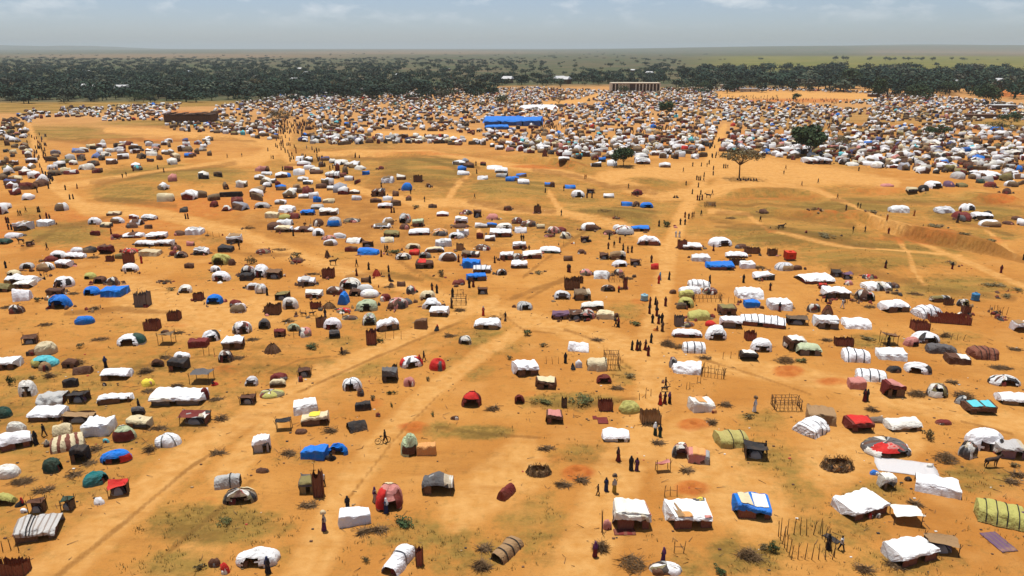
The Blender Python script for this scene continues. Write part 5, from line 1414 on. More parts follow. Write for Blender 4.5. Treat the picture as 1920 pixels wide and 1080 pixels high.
1655 594 150 68 box B 12 f wN r.8 ; bright blue canopy tent with two people under its edge ; bright blue canopy tent
1285 728 114 74 dome C 0 f
1315 802 144 92 dome W 0 f r1.3
1375 858 140 86 box W -4 fb wN ; white box tent with brown front, nearest the big track of its cluster ; white box tent with brown front
1700 688 74 58 fly N 0
1165 690 84 70 heap R 20 mp
1060 800 140 90 heap P 0 mp
1110 770 120 60 heap L 0
970 740 80 60 heap M 0
1880 432 94 64 box W 0 f
1840 548 80 54 dome N 0 f mp
1610 412 124 54 box E 0 f mp
1530 820 90 44 brush N 0
1520 770 110 90 pen N 0 cage
1510 710 90 40 pen N 0 row
660 830 110 50 heap R 0 mp
380 850 90 50 pen N 0 row
550 800 100 60 cone S 0 n
1035 390 130 60 shrub y 0
310 420 90 60 shrub d 0
535 415 40 60 cone N 0 n
180 365 160 30 brush N -8
1270 420 100 50 dome L 0 f mp
1380 250 130 60 heap A 0 mp
720 150 120 40 heap E 0 mp
465 178 70 60 heap N 0
410 170 70 60 pen N 0 row
700 300 60 30 heap M 0
1530 360 50 60 scr S 0 n
1700 360 110 50 heap N 0 mp
1680 270 50 60 box A 0 f
1580 90 100 40 heap M 0 mp
1890 60 60 40 heap N 0
1660 110 60 60 fly N 0
1325 40 60 36 dome N 0 n
1200 45 70 36 shrub d 0
1395 560 70 70 shrub d 0
1520 620 90 50 heap M 0
1090 630 60 50 ridge N 0 n
820 600 60 40 ridge N 0 n
700 880 120 40 heap N 0 mp
1000 640 90 24 brush N 0
430 545 110 24 brush N 0
@ 960 380 4
55 352 94 64 box W 0 f
65 228 84 54 ridge W 0 n
125 182 114 54 heap N 0 mp
215 196 58 38 dome C 0 n
40 160 84 50 heap M 0 mp
310 232 94 54 heap P 0 mp
400 272 84 54 heap C 0 mp
545 298 64 54 fly N 0
585 214 140 68 dome W 6 f
720 242 74 38 heap N 0
845 244 134 74 dome W 0 f mp
960 218 124 54 tun B 0 f wN ; blue tunnel tent behind the white thatch edged tent ; blue tunnel tent by the main track
1025 324 154 78 low W -4 f wM ; white topped tent with maroon base beside the main track ; white topped tent with maroon base
285 384 150 64 tun W -4 f wT ; teal walled white tunnel tent ; teal walled white tunnel
150 422 134 64 box H 0 f
55 494 114 64 box W 0 fa wK
40 432 80 54 heap N 0 mp
420 438 64 48 box N 0 n
520 384 58 36 heap N 0
690 428 64 58 fly N 0
790 432 114 72 tun S -4 f mp
805 484 114 58 dome W 0 f
925 472 78 54 fly N 0
555 548 94 54 heap P 0 mp
670 574 124 74 tun W -8 b wG
780 595 120 80 pen N 0 cage
800 545 70 50 heap P 0 mp
450 655 110 100 scr N 0 n ; big dark brown stalk yard with tall screens ; big dark stalk yard
490 605 80 50 scr N 0 n
375 734 118 78 dome W 0 F ; white dome with black patches and open mouth beside a dark yard
525 734 114 88 box E 0 f mp
720 668 108 54 dome N 0 f mp
848 650 26 84 scr M 0 n
95 814 124 78 dome G -6 f mb ; grey banded dome on the bare slope ; grey banded dome
600 812 154 78 ridge H 0 f wK
365 878 94 62 box V 0 f
480 884 100 70 fly N 0 mp
570 878 104 74 dome P 0 f mp
700 874 114 74 tun C -8 a
1345 358 144 64 box W -4 fa wN ; white box tent with dark end beside a brown mat wall ; white box by the mat wall
1275 350 60 76 scr M 0 n
1410 442 128 64 box W -4 n
1560 334 164 78 dome W 0 f
1680 418 144 58 tun W 0 f
1560 508 184 70 box B 0 f wM ; flat blue tarpaulin tent with a brown base ; flat blue tent with brown base
1690 470 110 50 scr N 0 n
1760 494 98 54 box W 0 n
1870 582 114 64 box W 0 fa wK
1860 500 110 40 brush N 0
1400 642 155 78 tun W -4 a mb
1330 690 154 70 tun W 8 n
1305 714 100 60 tun Y 0 n
1305 794 118 90 dome Y 0 f r.5 ; smooth yellow green dome above a yellow box tent ; smooth yellow green dome
1775 722 194 98 tun W -4 a wK ; white tent with blue cloth below its dark end ; white tent above blue cloth
1795 788 104 64 box B 0 n wV
1610 844 118 78 box N 0 f p.1,.9,.35,.7,O
1395 878 150 78 tun Y -4 n r.7
1270 800 70 60 box K 0 F
1460 745 200 80 pen N 0 dense rail ; long fence of sticks between white tents
1480 690 110 60 heap M 0 mp
1620 760 100 60 pen N 0 row
1070 502 54 48 dome R 0 n ; small red dome right beside the main track
1205 685 50 36 heap N 0
1160 190 100 70 shrub y 0
200 540 90 40 shrub d 0
360 220 90 40 heap M 0
280 260 80 30 heap N 0
870 580 110 36 brush N 0
430 330 100 60 pen N 0 post2
1800 385 110 40 scr N -5 n
1720 345 100 40 heap N 0
780 120 24 60 pen N 0 post2
790 205 60 40 heap W 0
195 80 50 70 cone N 0 n
700 75 170 40 brush N 0
1490 30 60 40 pen N 0 cage
1890 80 60 34 dome N 0 n
1640 125 90 30 brush N 0
@ 1440 380 4
975 78 130 64 tun W -6 a
1315 77 120 50 tun W -4 a
1490 62 104 54 dome W 0 f
1600 128 134 62 tun W -4 f wK
1660 182 144 58 dome W 0 f
1910 172 64 54 dome W 0 f
1450 130 110 70 heap M 0 ; 
1800 165 84 30 heap N 0
1860 130 80 30 heap N 0
120 512 134 68 dome W 0 n mb
10 582 64 60 box W 0 fa wK
350 614 254 98 tun W 6 fb wM ; long white vault with red brown walls facing the grassy gully ; long white vault by the gully
505 722 178 94 box W -2 fa wK ; white flat tent with dark walls in front of the long vault
725 742 134 94 dome N 0 f mp
810 662 194 78 tun W -4 a mp wK
940 828 204 116 tun W 10 f wN ; white arched tent with a wide brown front ; white arched tent with brown front
1185 868 190 112 tun W 12 n mb ; white banded tent joined to the maroon walled yard ; white banded tent at the walled yard
1285 748 124 58 tun O 0 f mp
1460 782 84 64 dome O 0 f mp
80 808 164 94 box W -4 a wK ; white tent with a black end, among the dark stick roofs
340 824 94 74 heap M 0 mp
445 846 84 90 cone M 0 n ; tall maroon stalk cone behind white tents
510 558 70 60 fly K 0
590 575 70 60 fly V 0
605 620 60 40 heap P 0
410 648 58 44 box R 0 n
430 750 60 80 pen N 0 row
750 575 80 40 heap R 0 mp
925 640 110 50 heap N 0 mp
630 760 80 40 pen N 0 row
1350 770 60 50 scr N 0 n
1690 830 60 80 pen N 0 row
1760 850 60 70 pen N 0 row
1720 872 40 36 heap M 0
1480 845 50 80 scr M 0 n
30 400 60 60 scr N 0 n
215 505 70 40 heap N 0
960 690 90 30 brush N 0
760 790 90 26 brush N 0
1100 700 150 40 brush N -12
1700 640 230 40 shrub d 0
430 260 200 50 shrub d 0
1380 470 90 40 shrub d 0
1870 670 100 40 shrub d 0
1800 715 160 30 shrub d 0
1640 100 60 40 heap K 0
90 195 110 30 shrub d 0
780 140 110 40 shrub d 0
1240 260 160 50 shrub d 0
1460 310 120 30 shrub d 0
1660 350 100 40 shrub d 0
340 105 70 36 brush N 0
@ 480 200 4
1130 630 78 56 dome B 0 n
825 512 50 38 box B 0 f
235 530 48 38 dome B 0 n
190 628 66 48 box B 0 f
460 718 54 48 dome B 0 n
1545 478 62 34 box B 0 n
1555 512 84 36 box W 0 f
1525 438 94 42 dome W 0 f
1700 548 74 38 dome W 0 n
1905 562 64 44 box B 0 n
1840 498 90 44 dome W 0 f
1790 470 110 36 tun W 0 n
580 540 90 54 box W 0 f mb
640 530 70 40 box M 0 n
990 572 90 50 tun W -6 n
1090 548 64 44 dome H 0 f
1215 565 60 54 scr N 0 n
575 628 74 42 dome W 0 n
490 615 74 44 dome N 0 n
280 640 64 34 dome W 0 n
655 655 70 34 dome W 0 n
735 655 84 34 low H 0 f
755 702 66 40 dome W 0 F
920 675 90 60 box N 0 f mp
990 705 70 40 dome W 0 f
900 720 80 36 box N 0 n
970 765 100 44 tun W 0 f
1050 745 70 54 box N 0 n
1048 672 44 44 box N 0 n
1145 705 40 36 box M 0 n
185 735 74 44 dome W 0 f
230 795 104 50 tun W 0 n
435 690 64 60 tun W 0 f mb
360 690 74 44 tun W 0 f
545 725 80 44 dome C 0 f
355 560 70 40 dome W 0 n
390 585 64 36 box W 0 f
110 575 80 40 dome W 0 n
85 605 60 40 dome W 0 n
80 515 70 34 dome W 0 f
30 550 70 44 dome W 0 f
360 445 90 44 tun W 0 f
400 475 74 44 dome W 0 f
455 505 84 36 box N 0 f
640 435 90 44 dome H 0 n
740 460 70 60 dome W 0 n
245 480 60 40 dome M 0 n
700 555 64 44 dome W 0 f
940 470 44 24 heap M 0
1295 605 34 30 heap N 0
@ 960 200 4
20 560 64 44 dome B 0 n
70 528 74 36 dome B 0 n
85 582 84 44 dome W 0 f
270 602 50 40 dome B 0 f
435 616 78 36 dome B 0 n
495 682 98 56 dome W 0 f
725 686 74 42 dome W 0 F
860 747 80 42 dome B 0 f
1010 763 94 48 dome B 0 f
390 406 74 32 dome W 0 f
675 416 52 42 dome B 0 n
630 452 74 42 dome W 0 f
750 445 70 46 dome W 0 n
980 433 98 52 tun W 0 f
1145 457 78 42 dome W 0 n
590 650 60 40 fly N 0
1480 755 70 44 pen N 0 cage
1880 795 60 30 heap N 0
940 665 70 44 heap M 0
930 750 50 40 heap N 0
300 605 50 40 heap N 0
245 410 40 60 cone M 0 n
190 800 50 60 scr N 0 n
@ 1440 200 4
1235 622 104 74 dome W 0 F
1075 632 68 38 dome C 0 n
890 602 94 28 heap P 0
1825 602 94 46 dome W 0 f
820 462 84 52 dome W 0 f
1160 502 78 48 dome W 0 n
935 462 74 34 box W 0 n
315 430 84 64 box W 0 f
405 432 90 60 box W 0 f
1650 542 114 64 tun W 0 f
1165 632 74 44 heap K 0
1355 605 64 60 heap V 0
1450 605 70 40 dome O 0 n
1590 575 50 34 dome D 0 n
1420 545 80 60 dome G 0 n
1665 605 80 40 heap M 0
1790 655 60 44 heap N 0
1560 410 80 50 dome B 0 n
1720 185 60 40 dome B 0 n
735 290 70 40 dome B 0 n
1005 160 44 30 dome B 0 n
1085 415 76 40 dome W 0 n
630 445 76 34 dome H 0 f
740 440 90 40 tun W 0 f
110 340 84 44 dome W 0 n
1750 215 70 40 dome W 0 n
1605 165 80 46 box W 0 n
'''
# people: tile, then "kind cloth1 cloth2 x y [scale]"
PEOPLE = '''
@ 0 780 3.6
man k n 300 137 ; robe k k 245 192 ; sit n s 320 205 ; sit k r 150 600
@ 480 780 3.6
load p s 462 772 ; robe k k 620 636 ; robe k b 82 1060 ; man k n 872 180 ; robe s p 805 580 ; robe b w 880 655 ; man w k 455 470 ; sit k k 510 298
@ 960 780 3.6
robe g w 965 128 ; robe g k 998 140 ; robe m k 716 305 ; robe k k 803 365 ; robe p k 842 368 ; man n n 580 532 .7 ; robe b k 635 506 ; load y s 690 515 ; robe m p 560 950 ; man k k 1705 262 ; robe p p 1020 985
@ 1440 780 3.6
man w k 492 908 ; robe k k 405 900
@ 0 580 4
robe k b 795 437 ; man k k 1045 760 ; sit r k 1600 570
@ 480 580 4
robe r s 1705 47 ; man k n 1870 87 ; man k n 1260 388 ; robe k r 1228 420 ; sit k r 1360 155 ; man n k 645 340 .8 ; robe b k 520 60
@ 960 580 4
robe k k 900 305 ; robe m k 937 307 ; robe n k 958 308 ; robe m n 1000 305 ; robe m k 1021 347 ; robe k k 1043 250 ; robe r m 1110 715 ; robe m k 1145 706 ; robe k p 1180 705 ; man n k 1150 595 ; load w w 1818 768 ; man k k 778 130 ; robe k m 797 132 ; robe k k 1053 102 ; robe m k 1099 108 ; robe k n 1124 102 ; robe n n 1127 165 ; sit o n 1087 160 ; sit k k 455 445 ; robe k k 400 402 ; robe m k 1085 40
@ 1440 580 4
robe m k 720 690 ; robe k k 740 688 ; robe k k 900 272
@ 0 380 4
robe k k 45 490 ; man k n 355 355 ; robe m m 50 152 ; robe n k 66 154 ; robe m k 65 202 ; robe k k 88 204 ; man k k 140 98 ; man k n 157 98 ; man k n 195 72 ; robe n k 285 72 ; robe k k 297 72 ; robe k n 1393 122 ; robe m k 1411 122 ; robe m n 835 235 ; robe r m 1063 455 ; robe m k 305 132 ; robe n k 375 132 ; robe m m 352 120 ; man n k 1795 350 ; sit m n 1350 245 ; robe n k 1000 240 .8
@ 480 380 4
robe k k 280 250 ; man k n 755 480 ; robe m k 755 548 ; robe k n 846 502 ; robe k k 857 604 ; robe k n 995 520 ; robe m k 1000 585 ; robe m k 1321 666 ; robe k n 1357 678 ; robe k k 1475 708 ; robe k k 1600 638 ; robe m k 1630 632 ; man k n 968 370 ; man k k 985 370 ; robe m k 1016 76 ; robe k n 1036 76 ; robe k k 85 694 ; robe m n 1520 445 ; robe n k 1790 452 ; sit k k 1010 592 ; robe m k 940 405 ; robe n k 1468 790
@ 960 380 4
robe k k 1262 165 ; robe k k 1297 165 ; robe m k 1297 112 ; robe k n 1325 122 ; man k k 1350 117 ; man k n 1363 108 ; man k k 1418 98 ; robe k k 1102 178 ; man k k 370 98 ; man k k 1862 143 ; robe n m 722 347 ; man k n 765 338 ; robe k k 833 358 ; robe m k 868 376 ; robe n k 898 374 ; robe n n 1045 448 ; robe l l 1110 580 ; robe r r 1100 607 ; robe k k 1178 578 ; robe m k 1035 772 ; robe k k 1075 765 ; robe m k 1030 832 ; robe n n 1085 802 ; robe m k 1150 775 ; robe m k 1085 850 ; robe n m 808 302 ; robe k k 730 276 ; robe k r 800 672 .8 ; robe n n 420 520 ; robe m k 432 522 ; man k k 128 372 ; robe w w 1228 258 ; robe w s 1255 260 ; man k n 70 288 ; man k k 86 288 ; robe m k 1510 362 ; robe k k 1482 605 ; robe k k 1735 600
@ 1440 380 4
man k n 672 38 ; man k k 692 45 ; robe m o 905 220 ; robe o s 883 192 ; man k n 637 222 ; man k k 727 222 ; robe m k 880 490 ; robe m k 1380 498 ; robe m k 1746 526 ; robe o n 1095 100 ; man w w 556 792 ; robe m k 15 658 ; robe n k 585 58 ; robe k k 435 745 ; robe m k 85 815 ; robe n k 1420 150 1.5 ; robe k m 1437 100 1.3 ; robe k k 1915 430
@ 480 200 4
man k n 1265 715 ; man k k 1640 688 ; robe k n 1655 502 ; robe n k 940 604 ; man k n 115 392 ; robe k k 130 392 ; robe k k 190 296 ; man k k 180 296 ; robe m k 205 296 ; robe k n 500 442 ; robe m k 555 472 ; robe k k 577 462 ; man k k 465 412 ; robe m k 415 395 ; robe k k 90 334 ; robe k k 1650 442 ; man k n 1160 655 ; robe k k 200 480 ; robe m n 300 330 ; robe k k 220 345 ; robe n k 270 370 ; man k k 20 480
@ 960 200 4
robe k k 1385 550 ; robe m k 1400 553 ; robe k n 1413 553 ; robe k k 1440 525 ; man k k 1437 560 ; robe k k 1397 605 ; robe n k 1305 590 ; robe k k 1352 655 ; robe k k 1415 660 ; robe m m 1390 702 ; robe k k 1406 704 ; robe m k 1425 700 ; man k n 1502 662 ; robe k k 1355 448 ; robe k k 1420 448 ; man k n 1462 452 ; robe k n 1478 432 ; robe n n 1510 475 ; robe k n 1508 515 ; robe k k 1587 462 ; robe k k 1602 462 ; man k n 1617 462 ; robe k k 1473 300 ; robe k k 1483 315 ; robe k k 1503 385 ; robe k k 1527 385 ; man o n 545 542 ; man o k 555 542 ; robe k k 250 645 ; robe m k 562 685 ; robe k k 600 685 ; sit k k 1220 684 ; sit k k 1236 684 ; man k k 873 615 ; man n k 1285 490 ; sit k k 1690 552 ; sit m k 1712 556 ; sit k n 1735 552 ; sit n k 1752 558 ; sit k k 1772 552 ; sit m k 1790 556 ; sit k k 1812 554 ; sit n k 1832 556 ; man k k 388 632
@ 1440 200 4
man k k 118 508 ; man k k 132 470 ; man k n 252 595 ; robe k k 680 482 ; man k n 520 690 ; man k k 375 575
@ 0 200 4
robe k k 205 275 ; robe k n 240 235 ; man k k 220 222 ; robe m k 285 318 ; robe k k 298 318 ; robe k k 310 318 ; robe k k 230 335 ; robe k k 278 350 ; robe m k 262 388 ; robe k n 295 388 ; robe k k 345 520 ; robe k n 368 535 ; robe k k 378 580 ; man k k 387 535 ; robe k k 365 615 ; robe k k 338 565 ; robe n k 280 645 ; robe k k 525 695 ; robe k n 550 693 ; robe k k 492 625 ; robe m k 580 615 ; man k k 920 535 ; man k k 948 523 ; robe m k 1000 485 ; robe k k 1185 470 ; robe n k 1230 494 ; man k k 1705 385 ; man k k 1815 375 ; robe m k 245 458 ; robe k k 268 425
'''
# trees inside the camp: px, foot py, width px, height px, kind, label, short
TREES = [(1169, 312, 42, 34, 'round', 'round dark green tree with flat shadow at the edge of the crowded tents', 'round tree'),
         (1386, 335, 72, 54, 'acacia', 'thin crowned acacia over seated people on bare sand', 'acacia'),
         (1515, 292, 58, 56, 'big', 'biggest dense green tree rising out of the crowded white tents', 'biggest camp tree'),
         (1755, 261, 40, 26, 'flatg', 'low spreading dark tree among the tents behind the grassy gully', 'low spreading tree'),
         (1250, 220, 30, 30, 'big', 'dark green tree in the crowded tents right of the long blue sheds', 'dark tree right of the sheds'),
         (940, 199, 26, 20, 'round', 'rounded green tree just behind the long blue sheds', 'tree behind the sheds'),
         (903, 183, 24, 15, 'round', 'small round tree farther behind the long blue sheds', None),
         (739, 206, 22, 14, 'dry', 'brownish bushy tree in the far crowded tents', None),
         (527, 240, 52, 38, 'bare', 'bare brown tree beside the crowded marketplace', 'bare brown tree'),
         (1576, 277, 34, 20, 'dry', 'pale dry tree beside the biggest camp tree', None),
         (1047, 198, 24, 18, 'bare', 'leafless tree among far white tents', None), (1003, 213, 16, 14, 'bare', 'small bare tree just above the long blue sheds', None),
         (1492, 193, 16, 18, 'round', 'single dark tree on the bare ground near the far dark stalls', None),
         (1645, 190, 30, 42, 'tall', 'tall narrow dark tree at the edge of the far bare ground', None), (1722, 190, 46, 28, 'big', 'broad dark tree with white tents at its foot', None), (1848, 196, 50, 32, 'big', 'broad dark tree nearest the right edge of the camp', None),
         (1780, 178, 34, 26, 'big', 'dark tree between two broad trees at the camp edge', None), (1596, 166, 34, 36, 'big', 'dense tree standing above white roofs at the camp edge', None),
         (1895, 236, 40, 24, 'flatg', 'dark green thicket tree beside the green plot at the right edge', None), (1872, 245, 50, 16, 'flatg', 'low hedge like tree on the green plot', None),
         (269, 192, 40, 17, 'flatg', 'wide dark bushy tree at the edge of the left woods', None), (481, 170, 34, 20, 'dry', 'pale grey green tree in front of the dark woods', None), (628, 166, 24, 14, 'dry', 'pale dry tree in front of the woods left of centre', None),
         (840, 158, 40, 14, 'dry', 'pale bushy tree with a white roof behind it', None), (1323, 173, 24, 18, 'round', 'round dark tree beside the far pale house', None), (1390, 168, 18, 16, 'round', 'small dark tree right of the far pale house', None),
         (1170, 176, 22, 14, 'round', 'round tree before the left end of the colonnaded building', None)]
# ------------------------------------------------------------------ trees, buildings in the camp
NEAR_Y = 540
LANDMARKS, ITEMS = [], []                 # (x, y, short) ; items wanting a label
def landmark(x, y, short): LANDMARKS.append((x, y, short))
TREE_KIND = {}
def camp_tree(px, py, w, h, kind, seed):
    g = ground(px, py); s = FPX / (g.y * CP - (g.z - CAM_H) * SP); H = h / s * 1.15; R = w / s / 2 * 1.25
    name = {'acacia': 'acacia_tree', 'bare': 'bare_tree', 'dry': 'dry_tree'}.get(kind, 'shade_tree')
    n = int(min(2200, max(500, w * h * 1.0)))
    if kind == 'acacia': t = make_tree_obj(name, H, R, H * .45, 1050, .036 * H, LEAF_DRY, seed, .4, 16, 16, 1.15)
    elif kind == 'bare': t = make_tree_obj(name, H, R, H * .25, 420, .035 * H, LEAF_DRY, seed, .6, 12, 12, 1.2, True)
    elif kind == 'dry': t = make_tree_obj(name, H, R, H * .2, n, .05 * H, LEAF_DRY, seed, .6, 11)
    elif kind == 'flatg': t = make_tree_obj(name, H, R, H * .2, n, .055 * H, LEAF, seed, .45, 13, 7, 1.2)
    elif kind == 'tall': t = make_tree_obj(name, H, R, H * .12, n, .04 * H, LEAF, seed, 1.2, 12, 7, .8)
    else: t = make_tree_obj(name, H, R, H * (.22 if kind == 'round' else .15), n, .06 * H, LEAF, seed, .8, 13)
    t.location = g; return t, g
for i, (px, py, w, h, kind, lab, short) in enumerate(TREES):
    t, g = camp_tree(px, py, w, h, kind, 300 + i); tag(t, lab, 'tree')
    if short: landmark(g.x, g.y, short)

def px_box(px, py): g = ground(px, py); return g, FPX / (g.y * CP - (g.z - CAM_H) * SP)
# colonnaded building
COLUMN = simple('lit_plaster', (0.74, 0.68, 0.55), .15, .5)  # whiter than the building's plaster: sunlit look put into the column colour
g, s = px_box(1192, 173); root = empty('colonnaded_building', g); W, Hb, Db = 92 / s, 17 / s, 16.0
def bpart(name, mat, boxes, par):
    k = MB()
    for b_ in boxes: k.box(*b_)
    return k.build(name, mat, par)
bpart('roof', PLASTER, [(-W / 2, W / 2, -.6, Db, Hb - .9, Hb)], root)
for q in ((-W / 2, -W / 2 + .5, 1, Db - .5, -1, Hb - .9), (W / 2 - .5, W / 2, 1, Db - .5, -1, Hb - .9), (-W * .34, -W * .12, 2.5, 3.0, -1, Hb - .9)): bpart('wall', PLASTER, [q], root)
bpart('back_wall', MUD, [(-W / 2 + .5, W / 2 - .5, 5.0, 5.4, -1, Hb - .9)], root)  # dark material puts the shade under the roof into the wall colour
bpart('floor_slab', PLASTER, [(-W / 2 - .5, W / 2 + .5, -1, Db, -1, .35)], root)
for i in range(15):
    if i in (5, 6): continue
    x = -W / 2 + .6 + (W - 1.2) * i / 14; bpart('column', COLUMN, [(x - .42, x + .42, -.4, .5, .35, Hb - .9)], root)
tag(root, 'pale flat roofed building with a row of columns at the far edge of the camp', 'building'); landmark(g.x, g.y, 'colonnaded building')
def house(px, py, wpx, hpx, mat, roofmat, lab, dep=6, short=None, grp=None, pitched=False):
    g, s = px_box(px, py); root = empty('house', g); W, H = wpx / s, hpx / s
    bpart('wall', mat, [(-W / 2, W / 2, 0, dep, -.8, H * .8)], root)
    k = MB()
    if pitched: k.add([(-W * .54, -.4, H * .78), (W * .54, -.4, H * .78), (W * .54, dep + .4, H * .78), (-W * .54, dep + .4, H * .78), (-W * .5, dep / 2, H * 1.2), (W * .5, dep / 2, H * 1.2)], [(0, 1, 5, 4), (2, 3, 4, 5), (1, 2, 5), (3, 0, 4), (3, 2, 1, 0)])
    else: k.box(-W * .53, W * .53, -.3, dep + .3, H * .805, H)
    k.build('roof', roofmat, root); bpart('door', WOOD, [(-.5, .5, -.05, .0, -.2, min(2.0, H * .6))], root)
    if W > 6: bpart('window', WOOD, [(-W * .3 - .4, -W * .3 + .4, -.05, 0, H * .35, H * .6)], root); bpart('window', WOOD, [(W * .3 - .4, W * .3 + .4, -.05, 0, H * .35, H * .6)], root)
    tag(root, lab, 'house', grp)
    if short: landmark(g.x, g.y, short)
house(1366, 168, 26, 9, PLASTER, PLASTER, 'small pale flat roofed house at the far edge between dark trees', 7, 'pale house')
house(1407, 172, 34, 6, PLASTER, TIN, 'long low white roofed house right of the pale house', 6)
house(1640, 182, 16, 6, MUD, TIN, 'small white roofed house before the tall narrow dark tree', 6)
house(346, 186, 22, 8, MUD, MUD, 'reddish mud house at the edge of the left woods', 8)
house(838, 152, 16, 7, PLASTER, TIN, 'white roofed house among trees above the camp', 6, None, None, True)
house(1885, 205, 40, 8, MUD, TIN, 'low tin roofed house at the right edge of the camp', 8)
house(1842, 222, 56, 7, MUD, MUD, 'long brown mud house beside the green plot', 5)
house(775, 190, 16, 6, MUD, MUD, 'small dark mud house in the far crowded tents', 6)
# dark thatched hall
g, s = px_box(352, 229); root = empty('thatched_hall', g); W, H = 88 / s, 16 / s
for yy in (0, 12): straw_panel('wall', root, -W / 2, W / 2, yy, H * .8, PAL['N'], 5 + yy)
for xx in (-W / 2, W / 2): straw_panel('wall', root, 0, 12, xx, H * .8, PAL['N'], 9, 1)
k = MB(); r = np.random.RandomState(3)
for i in range(22):
    x0, x1 = -W * .52 + W * 1.04 * i / 22, -W * .52 + W * 1.04 * (i + 1) / 22; z = H * r.uniform(.82, 1.0); k.box(x0 - .05, x1, -.6 - r.uniform(0, .3), 12.5, z - .3, z)
k.build('roof', simple('dark_thatch', (0.075, 0.04, 0.024), .4, .8), root)
tag(root, 'long dark brown thatched hall at the left of the crowded tents', 'hall'); landmark(g.x, g.y, 'dark thatched hall')
# long blue sheds, wide blue white awning
for i, (px, py, w, h, yw, lab) in enumerate([(944, 236, 74, 15, -3, 'long blue tarpaulin shed, left half of the pair in line'), (992, 237, 52, 14, -4, 'long blue tarpaulin shed, right half of the pair in line'), (932, 243, 42, 9, -2, 'short blue awning in front of the long blue sheds')]):
    t, s, dm = make_tent(px, py, w, h, 'box', 'B', yw, 'f', ['wB', 'r.4'], 900 + i, False); t.name = 'long_shed'; t.scale.z = 1.7 if i < 2 else 1.2
    tag(t, lab, 'shed'); landmark(t.location.x, t.location.y, 'long blue sheds') if i == 0 else None
t, s, dm = make_tent(1010, 206, 62, 10, 'low', 'W', 0, 'n', [], 905, False); t.name = 'awning'; tag(t, 'broad white and pale blue awning above the long blue sheds', 'awning')
# water tanks
def tank(px, py, w, h, col, lab, short, box=False):
    g, s = px_box(px, py); root = empty('water_tank', g); R, H = w / s / 2, h / s * .8
    if box:
        k = MB(); k.box(-R, R, -R, R, .35, H); k.build('tank_body', PLAST, root, col); k = MB()
        for a in (-1, 1): k.box(a * R * 1.02 - .04, a * R * 1.02 + .04, -R * 1.03, R * 1.03, .3, H * 1.02)
        k.box(-R * .4, R * .4, -R - .03, -R - .003, H * .45, H * .75); k.build('rib', PLAST, root, tuple(q * .6 for q in col))
    else:
        v, f = loft([(0, 0, .1, R, R), (0, 0, H * .3, R * 1.0, R), (0, 0, H * .33, R * .96, R * .96), (0, 0, H * .36, R, R), (0, 0, H * .62, R, R), (0, 0, H * .65, R * .96, R * .96), (0, 0, H * .68, R, R), (0, 0, H * .9, R, R), (0, 0, H, R * .5, R * .5)], 18, True)
        mesh_obj('tank_body', v, f, PLAST, root, col)
    v, f = loft([(0, 0, H - .02, R * .35, R * .35), (0, 0, H + .12, R * .33, R * .33)], 12, True); mesh_obj('lid', v, f, PLAST, root, tuple(q * .7 for q in col), smooth=False)
    v, f = loft([(0, 0, -.2, R * 1.2, R * 1.2), (0, 0, .34 if box else .1, R * 1.15, R * 1.15)], 10, True); mesh_obj('stand', v, f, MUD, root, smooth=False)
    tag(root, lab, 'water tank'); landmark(g.x, g.y, short)
tank(1480, 487, 17, 20, (.62, .045, .012), 'bright orange red cube tank at the edge of the gully', 'orange red tank', True)
tank(1828, 563, 14, 18, (.05, .2, .38), 'blue round water tank beside the grassy slope at the right', 'blue water tank')
tank(1208, 563, 14, 15, (.25, .42, .48), 'pale blue tank wrapped in cloth beside the main track', 'pale blue tank')

# ------------------------------------------------------------------ the catalogue
MAKERS = dict(fly=make_fly, scr=make_screen, cone=make_cone, brush=make_brush, ring=make_ring, heap=make_heap, flat=make_flat, pen=make_pen, shrub=make_shrub)
CATS = dict(fly=('shelter', 'stick shelters among the tents'), scr=('screen', 'straw screens'), cone=('stalk stack', 'stacks of stalks'), brush=('brush pile', 'piles of brushwood'), ring=('pen', 'brush pens'),
            heap=('bundle', 'heaps of cloth and belongings'), flat=('mat', 'mats on the ground'), pen=('pole fence', 'pole fences and frames'), shrub=('shrub', 'shrubs on the sand'))
CNAME = dict(W='white', G='grey', C='cream', Y='yellow green', B='blue', R='red', N='brown', K='black', T='teal', O='olive', P='pink', g='pale green', M='maroon', V='purple', c='cyan', D='dark green', S='straw brown', H='off white', E='tan brown', A='orange', L='charcoal', q='yellow')
rows_ = []; ox = oy = 0; zs = 1
for ln in CATALOG.strip().split('\n'):
    if ln.startswith('@'): ox, oy, zs = (float(k) for k in ln[1:].split()); continue
    bits = [b_.strip() for b_ in ln.split(';')]; t = bits[0].split()
    px, py, w, h = ox + float(t[0]) / zs, oy + float(t[1]) / zs, float(t[2]) / zs, float(t[3]) / zs
    rows_.append((px, py, w, h, t[4], t[5], float(t[6]) if len(t) > 6 else 0.0, t[7] if len(t) > 7 else '', t[7:], bits[1] if len(bits) > 1 else '', bits[2] if len(bits) > 2 else ''))
tent_types = ('tun', 'box', 'ridge', 'dome', 'low')
tents = sorted([k for k in rows_ if k[4] in tent_types], key=lambda k: -k[2] * k[3])
keep_t = set(id(k) for k in tents[:300]); EXTRA_FAR = [k for k in tents[300:]]
PLACED = []
SHAPE_WORD = dict(tun='tunnel tent', box='box tent', ridge='ridge tent', dome='dome tent', low='low tent')
